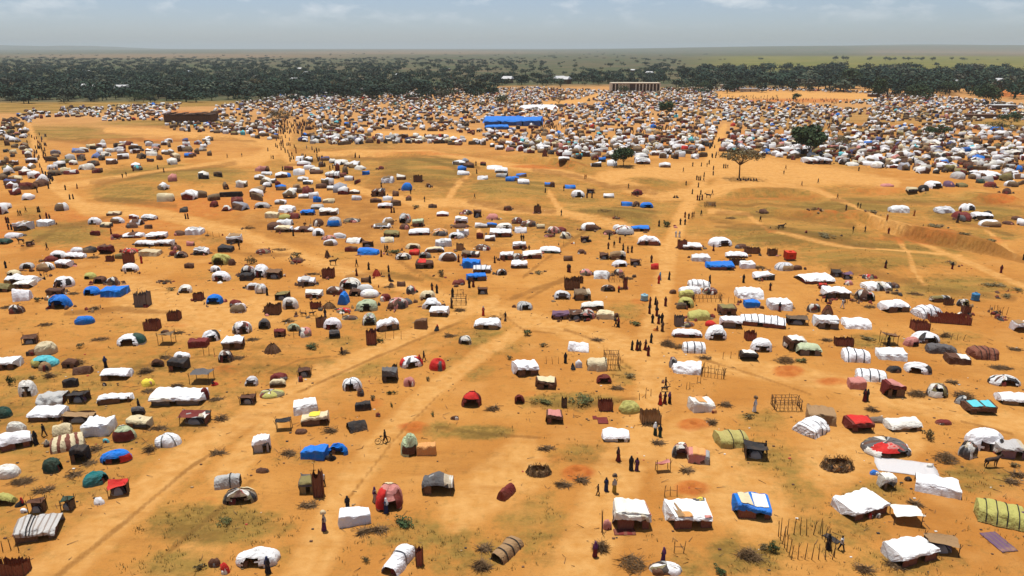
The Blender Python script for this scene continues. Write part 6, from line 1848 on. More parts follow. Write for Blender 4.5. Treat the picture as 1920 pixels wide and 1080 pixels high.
for i, k in enumerate(rows_):
    px, py, w, h, typ, col, yaw, door, ex, lab, short = k
    near = w * h > 620
    if typ in tent_types:
        if id(k) not in keep_t: continue
        root, s, dm = make_tent(px, py, w, h, typ, col, yaw, door, ex[1:], 1000 + i, near); cat, grp = 'tent', 'tents in the camp'
        pat = {'mb': 'banded', 'mp': 'patchwork', 'mt': 'mat', 'ms': 'striped', 'ml': 'striped'}; pw = [pat[e] for e in ex if e in pat]
        d = 'with a dark front' if ('f' in door or 'F' in door) else ('with an open end' if any(q in door for q in 'abA') else 'closed all round')
        desc = f"{CNAME[col]} {(pw[0] + ' ') if pw else ''}{SHAPE_WORD[typ]} {d}"
    else:
        root, s, dm = MAKERS[typ](px, py, w, h, col, yaw, ex, 1000 + i, near); cat, grp = CATS[typ]
        desc = dict(fly=f'{CNAME.get(col, "")} stick shelter', scr=f'{CNAME.get(col, "")} straw screen', cone=f'{CNAME.get(col, "")} stack of stalks', brush='pile of dry brushwood', ring='brush pen', heap=f'{CNAME.get(col, "")} heap of cloth and bundles',
                    flat=f'{CNAME.get(col, "")} mat spread', pen='row of bare poles' if 'row' in ex else ('stick cage frame' if 'cage' in ex else 'few upright sticks'), shrub={'g': 'dark green shrub', 'y': 'olive green shrub', 'd': 'dry scrub'}.get(col, ''))[typ]
    loc = root.location
    PLACED.append((loc.x, loc.y, max(dm[0], dm[1]) / 2))
    tag(root, lab or None, cat, grp)
    if short: landmark(loc.x, loc.y, short)
    if not lab: ITEMS.append((root, desc, loc.x, loc.y))

# the sheet of clear plastic lying out
mp_ = bpy.data.materials.new('clear_plastic'); mp_.use_nodes = True; bs = mp_.node_tree.nodes['Principled BSDF']
bs.inputs['Base Color'].default_value = (.8, .8, .8, 1); bs.inputs['Roughness'].default_value = .25; bs.inputs['Alpha'].default_value = .5
for o in list(COL.objects):
    if o.name.startswith('ground_mat') and o.parent is None and abs(o.color[0] - PAL['W'][0]) < 1e-4:
        o.name = 'plastic_sheet'; o.data.materials.clear(); o.data.materials.append(mp_); o['label'] = 'long translucent plastic sheet spread on sand'; o['category'] = 'plastic sheet'; del o['group']; landmark(o.location.x, o.location.y, 'plastic sheet')
        ITEMS = [q for q in ITEMS if q[0] is not o]

# ------------------------------------------------------------------ animals
def animal(px, py, me, name, lab, rz, sc=1.0):
    o = bpy.data.objects.new(name, me); link(o); o.location = ground(px, py); o.rotation_euler = (0, 0, rz); o.scale = (sc,) * 3; tag(o, lab, 'donkey' if 'donkey' in name else 'goat')
R90 = math.pi / 2
animal(1857, 876, Q_DONKEY, 'donkey', 'dark donkey standing below the big white dome near the right edge', R90 + .1)
animal(625, 497, Q_DONKEY, 'donkey', 'brown donkey standing behind a maroon stalk screen', R90)
animal(40, 457, Q_DONKEY, 'donkey', 'donkey grazing at the left edge below a white tunnel tent', -R90); animal(56, 462, Q_DONKEY, 'donkey', 'second donkey, right of the one grazing at the left edge', R90)
animal(1188, 367, Q_DONKEY, 'donkey', 'donkey beside a person on the open sand below the round tree', R90); animal(1328, 371, Q_DONKEY, 'donkey', 'donkey beside walking people below the acacia', -R90)
animal(1246, 734, Q_GOAT, 'goat', 'small goat led by a person along the main track', R90)
animal(585, 592, Q_GOAT, 'goat', 'brown goat among brown mats by an off white dome', R90); animal(570, 593, Q_GOAT, 'goat', 'goat left of another near an off white dome', -R90)
animal(1464, 430, Q_DONKEY, 'donkey', 'dark donkey on the grassy gully slope', R90)
# bicycle beside a man on the middle track
g = ground(718, 831); root = empty('bicycle', g, .4)
for x in (-.52, .52):
    k = MB()
    for q in range(14): a, b_ = 6.2832 * q / 14, 6.2832 * (q + 1) / 14; k.stick((x + .33 * math.cos(a), 0, .34 + .33 * math.sin(a)), (x + .33 * math.cos(b_), 0, .34 + .33 * math.sin(b_)), .03, .03, 4)
    for q in range(6): a = 6.2832 * q / 6; k.stick((x, 0, .34), (x + .33 * math.cos(a), 0, .34 + .33 * math.sin(a)), .006, .006, 3)
    k.build('wheel', WEAR, root, (.02, .02, .02))
k = MB(); P = dict(r=(-.52, 0, .34), f=(.52, 0, .34), b=(-.1, 0, .32), s=(-.2, 0, .82), h=(.36, 0, .85))
for a, b_ in ('rb', 'rs', 'bs', 'bh', 'sh', 'hf'): k.stick(P[a], P[b_], .022, .022)
k.build('frame', WEAR, root, (.03, .03, .03)); k = MB(); k.stick((.34, -.28, 1.0), (.34, .28, 1.0), .02, .02); k.stick(P['h'], (.34, 0, 1.0), .02, .02); k.build('handlebar', WEAR, root, (.03, .03, .03))
k = MB(); k.box(-.32, -.08, -.07, .07, .86, .92); k.build('saddle', WEAR, root, (.03, .02, .02)); tag(root, 'dark bicycle held by a man on the middle track', 'bicycle')

# ------------------------------------------------------------------ people
tile = None; pn = 0
for ln in PEOPLE.strip().split('\n'):
    if ln.startswith('@'): tile = [float(k) for k in ln[1:].split()]; continue
    for ent in ln.split(';'):
        t = ent.split()
        if len(t) < 5: continue
        px, py = tile[0] + float(t[3]) / tile[2], tile[1] + float(t[4]) / tile[2]
        o = make_person(px, py, t[0], t[1], t[2], 5000 + pn, float(t[5]) if len(t) > 5 else 1.0); pn += 1
        a, b_ = WEARCOL[t[1]][0], WEARCOL[t[2]][0]
        d = {'robe': f'person in {a} robe' + ('' if a == b_ else f' and {b_} scarf') + ' standing', 'load': f'person in {a} robe with one arm raised to a head load', 'man': f'person in {a} shirt and {b_} trousers walking', 'sit': f'person in {a} robe sitting'}[t[0]]
        tag(o, None, 'person', 'people in the camp'); l_ = o.location
        if t[0] == 'load':
            S = Dome(.5, .45, .3, 40 + pn, 1.2); v, f, uv = grid(S, np.linspace(0, 1, 12, endpoint=False), np.linspace(0, 1, 5), None, True, 0, 1, 1); q = mesh_obj('head_load', v, f, CLOTH['plain'], None, PAL['C'] if pn < 20 else PAL['K']); q.location = (l_.x, l_.y, l_.z + 1.73)
            ITEMS.append((q, 'cloth bundle balanced on the head of the person', l_.x, l_.y)); tag(q, None, 'bundle')
        if py < 345:
            o['group'] = 'tiny people on the far sand'
            fb = 'tiny person sitting in the shade under the acacia' if t[0] == 'sit' and py > 333 and px > 1300 else ('tiny person on the left track between the crowded tents' if px < 160 else ('tiny person on the bare sand near the acacia' if 1250 < px < 1480 else 'tiny person walking among the far tents'))
            ITEMS.append((o, 'tiny ' + d, l_.x, l_.y, fb))
        else: ITEMS.append((o, d, l_.x, l_.y))

# ------------------------------------------------------------------ the mass of farther tents, one mesh
FAR_PAL = np.array([PAL['W'], PAL['H'], PAL['G'], PAL['C'], PAL['N'], PAL['M'], PAL['K'], PAL['B'], PAL['S'], PAL['O'], (.35, .36, .40), PAL['E'], PAL['c'], PAL['R'], PAL['P'], (.06, .08, .2)])
FAR_W = np.array([.38, .15, .09, .06, .07, .035, .03, .014, .04, .02, .06, .05, .008, .006, .02, .02]); FAR_W /= FAR_W.sum()
DENSE = [  # polygon in px, spacing m, chance
 ([(640, 166), (760, 170), (1000, 164), (1160, 172), (1290, 165), (1480, 166), (1700, 176), (1920, 196), (1920, 345), (1800, 332), (1720, 322), (1640, 312), (1500, 302), (1350, 296), (1300, 298), (1150, 300), (1090, 302), (1020, 292), (960, 288), (900, 272), (760, 270), (620, 272), (560, 266), (590, 230), (600, 200)], 5.7, .93),
 ([(1340, 296), (1500, 300), (1640, 312), (1800, 332), (1920, 345), (1920, 280), (1700, 262), (1340, 262)], 6.0, .85), ([(960, 288), (1090, 302), (1300, 298), (1325, 262), (1000, 262)], 6.2, .8), ([(570, 264), (620, 272), (760, 272), (900, 274), (900, 255), (580, 255)], 6.2, .8),
 ([(400, 200), (640, 166), (600, 232), (480, 240), (400, 228)], 6.2, .9), ([(290, 252), (310, 236), (480, 232), (560, 240), (520, 262), (400, 262)], 5.4, .95),
 ([(195, 228), (205, 200), (340, 195), (330, 226)], 5.8, .9), ([(100, 220), (120, 200), (192, 202), (190, 222)], 5.8, .9), ([(25, 225), (50, 208), (95, 210), (92, 225)], 5.8, .9), ([(0, 256), (0, 226), (56, 222), (64, 248), (42, 262)], 5.8, .85),
 ([(95, 285), (200, 270), (395, 266), (396, 292), (300, 318), (210, 325), (100, 332)], 6.8, .72), ([(100, 342), (120, 332), (210, 328), (180, 345)], 6.5, .6),
 ([(0, 262), (40, 258), (66, 300), (60, 320), (85, 345), (60, 372), (40, 400), (0, 405)], 7.0, .85),
 ([(262, 385), (280, 345), (380, 318), (480, 322), (560, 300), (640, 298), (672, 312), (690, 345), (690, 360), (600, 372), (480, 392), (360, 402)], 7.4, .62), ([(260, 400), (330, 395), (480, 392), (470, 412), (300, 412)], 7.5, .5),
 ([(850, 322), (870, 300), (940, 318), (960, 335), (900, 345)], 8, .45), ([(1450, 190), (1640, 188), (1640, 182), (1450, 184)], 12, .25), ([(1620, 350), (1750, 355), (1900, 360), (1920, 345), (1760, 340)], 11, .35)]
HOLES = [(1500, 186, 130, 7), (1110, 192, 30, 3), (800, 252, 60, 5), (1600, 200, 40, 5), (1880, 232, 60, 9), (1170, 240, 40, 3), (545, 238, 26, 14), (1035, 240, 30, 6), (1540, 195, 60, 4), (1250, 245, 20, 3), (1700, 232, 60, 4), (1610, 225, 20, 12), (930, 238, 60, 8), (720, 200, 30, 3), (352, 222, 50, 14)]
def inside(px, py, poly):
    c_ = np.zeros(px.shape, bool); n_ = len(poly)
    for i in range(n_):
        (x0, y0), (x1, y1) = poly[i], poly[i - 1]
        if y0 == y1: continue
        c_ ^= ((y0 > py) != (y1 > py)) & (px < (x1 - x0) * (py - y0) / (y1 - y0) + x0)
    return c_
R = np.random.RandomState(11); fx, fy = [], []
PL = np.array([(a, b_) for a, b_, _ in PLACED])
for poly, sp, ch in DENSE:
    P0 = np.array([flat(a, b_) for a, b_ in poly]).reshape(-1, 2); x0, y0 = P0.min(0) - 5; x1, y1 = P0.max(0) + 5
    xs, ys = np.meshgrid(np.arange(x0, x1, sp), np.arange(y0, y1, sp)); xs = xs.ravel() + R.uniform(-.42, .42, xs.size) * sp; ys = ys.ravel() + R.uniform(-.42, .42, ys.size) * sp
    qx, qy = topx(xs, ys); ok = inside(qx, qy, poly) & (R.rand(len(xs)) < ch * (.75 + .5 * (N3(xs / 22, ys / 22) > -.2)))
    pm = np.zeros(qx.shape)
    for pl in PATHS: pm = np.maximum(pm, polymask(qx, qy, pl, .2))
    ok &= pm < .3
    for hx, hy, hw, hh in HOLES: ok &= (((qx - hx) / hw) ** 2 + ((qy - hy) / hh) ** 2) > R.uniform(.6, 1.2, len(qx))
    xs, ys = xs[ok], ys[ok]
    fx.append(xs); fy.append(ys)
fx, fy = np.concatenate(fx), np.concatenate(fy)
far_k = lambda y: np.interp(y, [230, 400, 800], [1.0, .66, .60])
ok = np.ones(len(fx), bool)
for i0 in range(0, len(fx), 500): ok[i0:i0 + 500] = (np.hypot(fx[i0:i0 + 500, None] - PL[None, :, 0], fy[i0:i0 + 500, None] - PL[None, :, 1]) > 3.6).all(1)
fx, fy = fx[ok], fy[ok]; nf = len(fx)
fL, fD, fH, fyaw = R.uniform(2.2, 4.1, nf), R.uniform(2.0, 3.2, nf), R.uniform(1.4, 2.4, nf), R.normal(0, .35, nf) + (R.rand(nf) < .2) * 1.5
fe = R.choice([.35, .6, .85, 1.4], nf, p=[.17, .28, .4, .15])
fc = FAR_PAL[R.choice(len(FAR_PAL), nf, p=FAR_W)] * R.uniform(.8, 1.08, (nf, 1))
fL *= far_k(fy); fD *= far_k(fy); fH *= np.interp(fy, [250, 450], [1, .85])
blue = (N4(fx / 40 + 3, fy / 40) > .35) & (R.rand(nf) < .22); fc[blue] = np.array([.16, .24, .5])
small = R.rand(nf) < .22; fL[small] *= .55; fD[small] *= .6; fH[small] *= R.uniform(.5, 1.3, small.sum()); fc[small] = FAR_PAL[R.choice([4, 5, 6, 8, 11], small.sum())] * R.uniform(.8, 1.2, (small.sum(), 1))
fence = R.rand(nf) < .09; fL[fence] = R.uniform(3, 6, fence.sum()); fD[fence] = .3; fH[fence] = R.uniform(1.2, 1.9, fence.sum()); fc[fence] = np.array(PAL['E']) * R.uniform(.5, 1.1, (fence.sum(), 1))
for (px, py, w, h, typ, col, *_r) in EXTRA_FAR:
    q, L_, D_, H_, s_ = place(px, py, w, h, 0, .8); fx = np.append(fx, q.x); fy = np.append(fy, q.y); fL = np.append(fL, L_); fD = np.append(fD, D_); fH = np.append(fH, H_); fyaw = np.append(fyaw, math.radians(_r[0])); fe = np.append(fe, dict(tun=.85, box=.38, ridge=1.5, dome=.8, low=.6)[typ]); fc = np.vstack([fc, PAL[col]])
nf = len(fx); fz = height(fx, fy)
NT = 7
th = np.pi * np.arange(NT) / (NT - 1)
V = []
for ci, u in enumerate((-.5, 0, .5)):
    wv = 1 + .15 * R.normal(0, 1, (nf, NT)); ry = .5 * fD[:, None] * np.sign(np.cos(th)) * np.abs(np.cos(th)) ** fe[:, None] * wv; rz = fH[:, None] * np.abs(np.sin(th)) ** fe[:, None] * wv * (1 if ci == 1 else .88); rx = np.repeat((fL * u)[:, None], NT, 1)
    V.append(np.stack([rx, ry, rz], -1))
for u in (-.56, .56): V.append(np.stack([fL * u, 0 * fL, fH * .35], -1)[:, None, :])
V = np.concatenate(V, 1); NV = V.shape[1]
cy_, sy_ = np.cos(fyaw)[:, None], np.sin(fyaw)[:, None]
VX = V[..., 0] * cy_ - V[..., 1] * sy_ + fx[:, None]; VY = V[..., 0] * sy_ + V[..., 1] * cy_ + fy[:, None]; VZ = V[..., 2] + fz[:, None] - .05
quads = [(c_ * NT + j, (c_ + 1) * NT + j, (c_ + 1) * NT + j + 1, c_ * NT + j + 1) for c_ in (0, 1) for j in range(NT - 1)]
tris = [(j, j + 1, 3 * NT) for j in range(NT - 1)] + [(2 * NT + j, 3 * NT + 1, 2 * NT + j + 1) for j in range(NT - 1)]
dark_front = R.rand(nf) < .62; dark_end = R.rand(nf, 2) < .3
dcol = np.array([PAL['N'], PAL['K'], PAL['M'], PAL['E']])[R.choice(4, nf)]
loops, starts, totals, cols = [], [], [], []
for qd in quads:
    j = qd[0] % NT; isd = dark_front & (j >= NT - 3 if True else False) & ((j == NT - 2) | (R.rand(nf) < .35)); cols.append(np.where(isd[:, None], dcol, fc))
for k_, qd in enumerate(tris): cols.append(np.where(dark_end[:, 0 if k_ < NT - 1 else 1][:, None], dcol, fc))
base = (np.arange(nf) * NV)[:, None]
Q = (np.array(quads)[None] + base[..., None]).reshape(nf, -1); T = (np.array(tris)[None] + base[..., None]).reshape(nf, -1)
allL = np.concatenate([Q, T], 1).ravel(); tot1 = np.array([4] * len(quads) + [3] * len(tris)); tot = np.tile(tot1, nf); st = np.concatenate([[0], np.cumsum(tot)[:-1]])
FC = np.stack(cols, 1); FC = (FC * R.uniform(.72, 1.06, FC.shape[:2])[..., None]).reshape(-1, 3)
def big_mesh(name, vx, loops_, start_, total_, fcol, mat):
    me = bpy.data.meshes.new(name); me.vertices.add(len(vx)); me.vertices.foreach_set('co', np.asarray(vx, float).ravel()); me.loops.add(len(loops_)); me.loops.foreach_set('vertex_index', loops_)
    me.polygons.add(len(start_)); me.polygons.foreach_set('loop_start', start_); me.polygons.foreach_set('loop_total', total_); me.update()
    if fcol is not None:
        at = me.attributes.new('tint', 'FLOAT_VECTOR', 'FACE'); at.data.foreach_set('vector', np.asarray(fcol, np.float32).ravel())
    me.materials.append(mat); o = bpy.data.objects.new(name, me); link(o); return o
tm, tn, tl, tb = nodes('far_cloth', .8)
ta = tn.new('ShaderNodeAttribute'); ta.attribute_name = 'tint'; tpos = tn.new('ShaderNodeNewGeometry').outputs['Position']
tl.new(mixc(tn, tl, mth(tn, tl, 'MULTIPLY', rng(tn, tl, nz(tn, tl, .9, 3, tpos), .45, .7), .3), ta.outputs['Vector'], (.36, .22, .1)), tb.inputs['Base Color'])
tag(big_mesh('distant_tents', np.stack([VX, VY, VZ], -1).reshape(-1, 3), allL, st, tot, FC, tm), 'crowded mass of small far tents covering the plain', kind='stuff')

# distant crowd on the marketplace and tracks
CROWD = [(545, 240, 28, 12, 120), (1040, 238, 26, 6, 40), (1310, 250, 14, 30, 40), (1340, 275, 10, 20, 16), (1250, 243, 20, 4, 24), (1400, 185, 60, 5, 60), (1500, 190, 70, 5, 70), (600, 238, 40, 6, 50), (75, 280, 12, 26, 40), (1560, 232, 12, 10, 30), (570, 290, 30, 14, 24), (1180, 248, 30, 4, 24), (1600, 192, 40, 4, 30), (530, 270, 14, 12, 22), (1900, 290, 20, 14, 20), (90, 330, 16, 16, 24), (640, 305, 40, 12, 14)]
cx_, cv, cf, cc = [], [], [], []
for x, y, rx, ry, n_ in CROWD:
    for _ in range(n_):
        a_, b_ = x + R.uniform(-rx, rx), y + R.uniform(-ry, ry); gx, gy = flat(a_, b_); gx, gy = float(gx), float(gy); z0 = gz(gx, gy); hh = R.uniform(1.3, 1.8)
        rings_ = [(0, .26), (.5, .2), (.78, .22), (.84, .09), (.92, .11), (1.0, .05)]; k0 = len(cv)
        for zf, rr in rings_:
            for q in range(6): cv.append((gx + rr * math.cos(q * 1.047), gy + rr * .8 * math.sin(q * 1.047), z0 + hh * zf))
        c1 = [(.02, .02, .022), (.12, .02, .02), (.03, .04, .1), (.3, .27, .22), (.1, .05, .03)][R.choice(5, p=[.5, .2, .1, .08, .12])]
        for i in range(5):
            for q in range(6): cf.append((k0 + i * 6 + q, k0 + i * 6 + (q + 1) % 6, k0 + i * 6 + 6 + (q + 1) % 6, k0 + i * 6 + 6 + q)); cc.append(c1)
cf = np.array(cf)
tag(big_mesh('crowd', cv, cf.ravel(), np.arange(len(cf)) * 4, np.full(len(cf), 4), cc, tm), 'scattered crowd of tiny people between the far tents', kind='stuff')

# ------------------------------------------------------------------ woods beyond the camp
def far_density(px, py):
    left = (1 - sst(700, 1000, px)) * sst(106, 113, py) * (1 - sst(174, 194, py - 5 * sst(0, 700, 700 - px)))
    left *= 1.0
    mid = (sst(600, 760, px) * (1 - sst(1230, 1330, px))) * sst(106, 118, py) * (1 - sst(154, 166, py)) * np.where(N2(px / 30, py / 5) > .0, .85, .18)
    r1 = sst(1230, 1300, px) * sst(124, 134, py + 3 * N1(px / 40, px * 0)) * (1 - sst(160, 180, py - 12 * sst(1500, 1900, px))) * .62
    r1 *= np.where((px > 1820) & (py > 146) & (N2(px / 18, py / 6) > -.1), .35, 1)
    rows2 = sst(1280, 1420, px) * ((np.abs(py - 111.5 - 1.5 * N1(px / 90, 0 * px)) < 1.6) & (N1(px / 25, 3 + 0 * px) > -.05)) * .7
    far_ = sst(94, 99, py) * (1 - sst(107, 114, py)) * np.where(N2(px / 50, py / 2) > .15, .5, .07) * (1 - sst(1300, 1450, px))
    return np.clip(np.maximum.reduce([left, mid, r1, rows2, far_]), 0, 1)
def crown_template(seed, n=105):
    r = np.random.RandomState(seed); L = [(0, 0, .55, .42)] + [(.38 * math.cos(a), .38 * math.sin(a), .5 + r.uniform(-.1, .12), .3) for a in np.linspace(0, 5.2, 5) + r.uniform(0, 1)]
    v, f = leaf_cloud(r, n, crown_fn(L, .75), .115, .6); k = MB(); k.stick((0, 0, -.05), (0, 0, .5), .05, .03, 3)
    v = [tuple(p) for p in v]; n0 = len(v); return np.array(v + k.v), f + [tuple(i + n0 for i in q) for q in k.f[:3]]
TPL = [crown_template(s_) for s_ in range(6)]
nc = 12800; tx = R.uniform(-40, 1960, nc); ty = 95 + 104 * R.uniform(0, 1, nc) ** .85
den = far_density(tx, ty); ok = R.rand(nc) < den * np.where(ty < 125, .95, .68) * np.where(N3(tx / 9, ty / 2.2) > np.where(tx < 600, -.30, -.2), 1, .15); tx, ty = tx[ok], ty[ok]
gx, gy = flat(tx, ty); gz_ = height(gx, gy)
tv, tf, n0, tt = [], [], 0, []
GREENS = np.array([(.010, .028, .017), (.015, .038, .021), (.023, .049, .025), (.036, .058, .032), (.06, .075, .042), (.09, .09, .058)])
for x, y, z in zip(gx, gy, gz_):
    v, f = TPL[R.randint(6)]; hh = R.uniform(4, 11) * (1.0 if y < 2600 else .8); ww = hh * R.uniform(.8, 1.5); a = R.uniform(0, 6.28)
    if y > 2600: ww *= 2.0
    elif x > .24 * y and y < 1700: hh *= 1.45; ww *= 1.5
    rot = np.array([[math.cos(a), -math.sin(a)], [math.sin(a), math.cos(a)]])
    xy = v[:, :2] @ rot.T * ww; tv.append(np.column_stack([xy[:, 0] + x, xy[:, 1] + y, v[:, 2] * hh * 1.15 + z])); tf.append(np.array(f) + n0); n0 += len(v); tt.append(np.repeat((GREENS[R.choice(6, p=[.34, .26, .2, .1, .06, .04])] * R.uniform(.7, 1.25))[None], len(f), 0))
tv, tf = np.concatenate(tv), np.concatenate(tf)
tag(big_mesh('distant_woods', tv, tf.ravel(), np.arange(len(tf)) * 4, np.full(len(tf), 4), np.concatenate(tt), LEAF_FAR), 'belt of dark green woods behind the camp', kind='stuff')
# trees that stand out at the near edge of the woods
protos = [make_tree_obj('woodland_tree', 10, 5.5, 1.6, 520, .62, LEAF_DK, 700 + i, .85, 12) for i in range(5)]
EDGE = [(x, 113.5 + R.uniform(-1, 1.5)) for x in np.sort(R.uniform(1560, 1800, 15))] + [(x, 186 - (6 if x > 300 else 0) + R.uniform(-8, 2)) for x in R.uniform(0, 620, 16)] + [(x, 160 + R.uniform(-6, 6)) for x in R.uniform(640, 1130, 10)] + [(x, 152 + 16 * (x - 1290) / 600 + R.uniform(-10, 14)) for x in np.linspace(1285, 1910, 42)]
for i, (px, py) in enumerate(EDGE):
    g = ground(px, py); o = protos[i] if i < 5 else copy_tree(protos[i % 5], g); o.location = g; o.rotation_euler = (0, 0, R.uniform(0, 6.28)); k_ = R.uniform(.75, 1.3) * (1.5 if px > 1280 else .9); o.scale = (k_, k_, k_ * R.uniform(.8, 1.05))
    side = 'along the far green field' if py < 118 else 'left of the crowded tents' if px < 625 else ('above the middle of the camp' if px < 1200 else 'above the right half of the camp')
    tag(o, None, 'tree', f'edge trees {side}'); ITEMS.append((o, 'dark green tree', g.x, g.y, f'dark tree at the near edge of the woods {side}'))
# roofs half hidden in the woods
hk = [(x, y) for x, y in zip(R.uniform(20, 1880, 34), R.uniform(128, 178, 34)) if not (650 < x < 1300 and y > 160) and not (x > 1250 and y > 168)]
hp = None
for px, py in hk:
    g = ground(px, py)
    if hp is None:
        hp = empty('far_hut', g); bpart('wall', MUD, [(-2.6, 2.6, -2, 2, -.5, 2.4)], hp); k = MB(); k.add([(-3, -2.5, 2.35), (3, -2.5, 2.35), (3, 2.5, 2.35), (-3, 2.5, 2.35), (-2.6, 0, 3.7), (2.6, 0, 3.7)], [(0, 1, 5, 4), (2, 3, 4, 5), (1, 2, 5), (3, 0, 4), (3, 2, 1, 0)]); k.build('roof', TIN, hp); o = hp
    else: o = copy_tree(hp, g, R.uniform(0, 3.1), R.uniform(1.3, 2.3))
    tag(o, None, 'hut', 'huts in the far woods'); ITEMS.append((o, 'small pale roofed hut', g.x, g.y, 'small pale roofed hut half hidden among the far trees'))

# ------------------------------------------------------------------ ground cover: tufts, twigs and scraps
gv_, gf_ = [], []
nq = 26000; qx, qy = R.uniform(-60, 1980, nq), 330 + 800 * R.uniform(0, 1, nq)
gm_ = np.zeros(nq)
for x, y, rx, ry, s_ in GRASS: gm_ = np.maximum(gm_, s_ * blob(qx, qy, x, y, rx * 1.15, ry * 1.15))
pm = np.zeros(nq)
for pl in PATHS: pm = np.maximum(pm, polymask(qx, qy, pl, .4))
wx, wy = flat(qx, qy); sel = (R.rand(nq) < (gm_ * .6 * (N1(wx / 3, wy / 3) > -.15) + .035)) & (pm < .25); wx, wy = wx[sel], wy[sel]; wz = height(wx, wy)
for x, y, z in zip(wx, wy, wz):
    for _ in range(6):
        a = R.uniform(0, 6.28); hh = R.uniform(.10, .32); ox_, oy_ = R.normal(0, .14, 2); k0 = len(gv_); b_ = .035; ln_ = R.uniform(.05, .2)
        gv_ += [(x + ox_ - b_ * math.cos(a), y + oy_ - b_ * math.sin(a), z - .02), (x + ox_ + b_ * math.cos(a), y + oy_ + b_ * math.sin(a), z - .02), (x + ox_ + ln_ * math.sin(a), y + oy_ - ln_ * math.cos(a), z + hh)]; gf_.append((k0, k0 + 1, k0 + 2))
gf_ = np.array(gf_)
GRASSM = leaf_material('dry_grass', (.17, .115, .032), (.30, .19, .055), .3)
tag(big_mesh('dry_grass', gv_, gf_.ravel(), np.arange(len(gf_)) * 3, np.full(len(gf_), 3), None, GRASSM), 'sparse tufts of dry grass', kind='stuff')
k = MB(); tint = []
for i in range(2600):
    j = R.randint(len(PLACED)); x, y, rr = PLACED[j]; a = R.uniform(0, 6.28); d = rr + abs(R.normal(0, 2.5)); x += d * math.cos(a); y += d * math.sin(a); z = gz(x, y); b_ = R.uniform(0, 6.28); n1 = len(k.f)
    if R.rand() < .6: ln_ = R.uniform(.2, .9); k.stick((x, y, z + .03), (x + ln_ * math.cos(b_), y + ln_ * math.sin(b_), z + R.uniform(.03, .2)), .03, .015, 3); c_ = (.1, .055, .03)
    else:
        s_ = R.uniform(.04, .13); k.box(x - s_, x + s_, y - s_ * .7, y + s_ * .7, z - .03, z + s_ * .7); c_ = [(.6, .58, .52), (.1, .05, .03), (.03, .03, .03), (.4, .05, .04), (.08, .15, .35), (.3, .2, .1)][R.choice(6, p=[.12, .34, .28, .06, .02, .18])]
    tint += [c_] * (len(k.f) - n1)
o = k.build('litter', tm); at = o.data.attributes.new('tint', 'FLOAT_VECTOR', 'FACE'); at.data.foreach_set('vector', np.array(tint, np.float32).ravel()); tag(o, 'twigs and scraps strewn round the tents', kind='stuff')
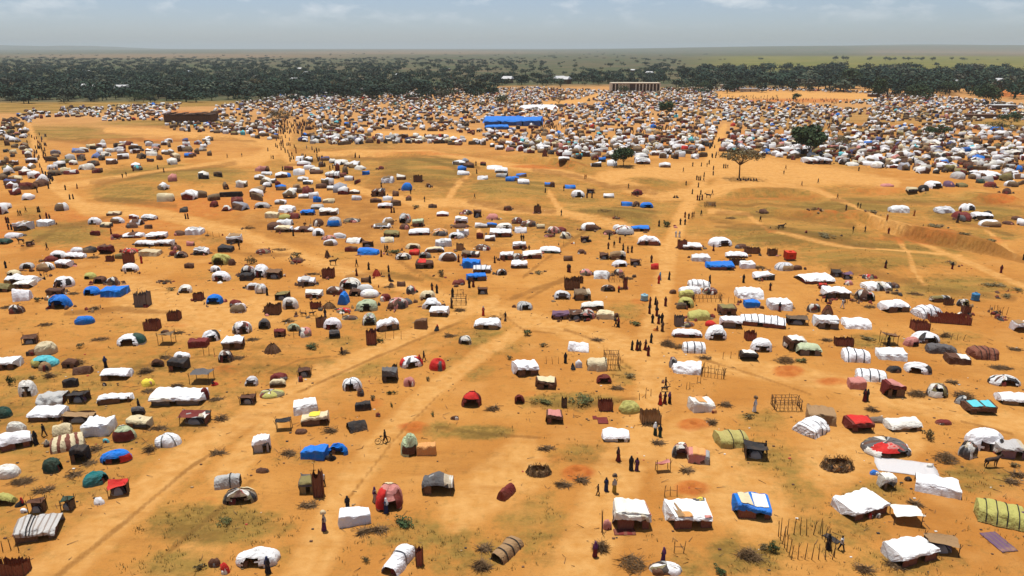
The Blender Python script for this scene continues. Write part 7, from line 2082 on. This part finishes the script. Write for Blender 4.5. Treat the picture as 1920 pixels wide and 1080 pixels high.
# belongings heaped against the tents
cv2, cf2, ct2 = [], [], []
lump = Dome(1, 1, 1, 5, 2.6); lus = np.linspace(0, 1, 8, endpoint=False); lts = np.linspace(0, 1, 4); Uu, Tt = np.meshgrid(lus, lts, indexing='ij'); lv = lump(Uu, Tt).reshape(-1, 3)
lf = np.array([(i * 4 + j, ((i + 1) % 8) * 4 + j, ((i + 1) % 8) * 4 + j + 1, i * 4 + j + 1) for i in range(8) for j in range(3)])
for x, y, rr in PLACED:
    if y < 108: continue
    for _ in range(R.choice([0, 2, 3, 5, 8], p=[.25, .25, .2, .2, .1])):
        a = R.choice([0, 3.14, 4.71, 1.2]) + R.normal(0, .5); d = rr * R.uniform(.95, 1.25) + R.uniform(0, .6); gx_, gy_ = x + d * math.cos(a), y + d * math.sin(a); sz = R.uniform(.25, 1.0); an = R.uniform(0, 6.28)
        vx = lv * np.array([sz, sz * R.uniform(.3, .9), R.uniform(.15, .5)]) * R.uniform(.7, 1.25, lv.shape); cf2.append(lf + len(cv2)); ca_, sa_ = math.cos(an), math.sin(an)
        cv2 += [(gx_ + p[0] * ca_ - p[1] * sa_, gy_ + p[0] * sa_ + p[1] * ca_, gz(gx_, gy_) - .05 + p[2]) for p in vx]
        ct2 += [[PAL['N'], PAL['M'], PAL['K'], PAL['E'], PAL['P'], PAL['H'], PAL['S']][R.choice(7, p=[.36, .2, .18, .13, .03, .02, .08])]] * len(lf)
cf2 = np.concatenate(cf2)
tag(big_mesh('household_clutter', cv2, cf2.ravel(), np.arange(len(cf2)) * 4, np.full(len(cf2), 4), ct2, tm), 'small bundles and belongings heaped round the tents', kind='stuff')
# ------------------------------------------------------------------ labels that place each thing by what stands near it
used = set(o['label'] for o in COL.objects if o.parent is None and 'label' in o.keys())
LM = np.array([(a, b_) for a, b_, _ in LANDMARKS])
def relation(x, y, j):
    dx, dy = x - LM[j, 0], y - LM[j, 1]; d = math.hypot(dx, dy)
    r_ = ('behind' if dy > 0 else 'in front of') if abs(dy) > 1.1 * abs(dx) else ('left of' if dx < 0 else 'right of')
    return ('well ' if d > 22 and r_ in ('behind', 'in front of') else ('far ' if d > 22 else '')) + r_
for o, d, x, y, *fb in ITEMS:
    order = np.argsort(np.hypot(LM[:, 0] - x, LM[:, 1] - y)); order = [j for j in order if np.hypot(LM[j, 0] - x, LM[j, 1] - y) > .3][:(3 if fb else 9)]; done = False
    for j in order:
        s_ = f'{d} {relation(x, y, j)} the {LANDMARKS[j][2]}'
        if s_ not in used and len(s_.split()) <= 16: o['label'] = s_; used.add(s_); done = True; break
    if not done and not fb:
        for a in range(len(order)):
            for b_ in range(a + 1, len(order)):
                va, vb = LM[order[a]] - (x, y), LM[order[b_]] - (x, y)
                if np.dot(va, vb) > -.35 * np.linalg.norm(va) * np.linalg.norm(vb): continue
                s_ = f'{d} between the {LANDMARKS[order[a]][2]} and the {LANDMARKS[order[b_]][2]}'
                if s_ not in used and len(s_.split()) <= 16: o['label'] = s_; used.add(s_); done = True; break
            if done: break
    if not done: o['label'] = fb[0] if fb else ' '.join(f'{d} among the far tents'.split()[:16])

print('TENTS', len(tents), 'FAR', nf, 'TREES', len(tx), 'PEOPLE', pn, 'ITEMS', len(ITEMS))
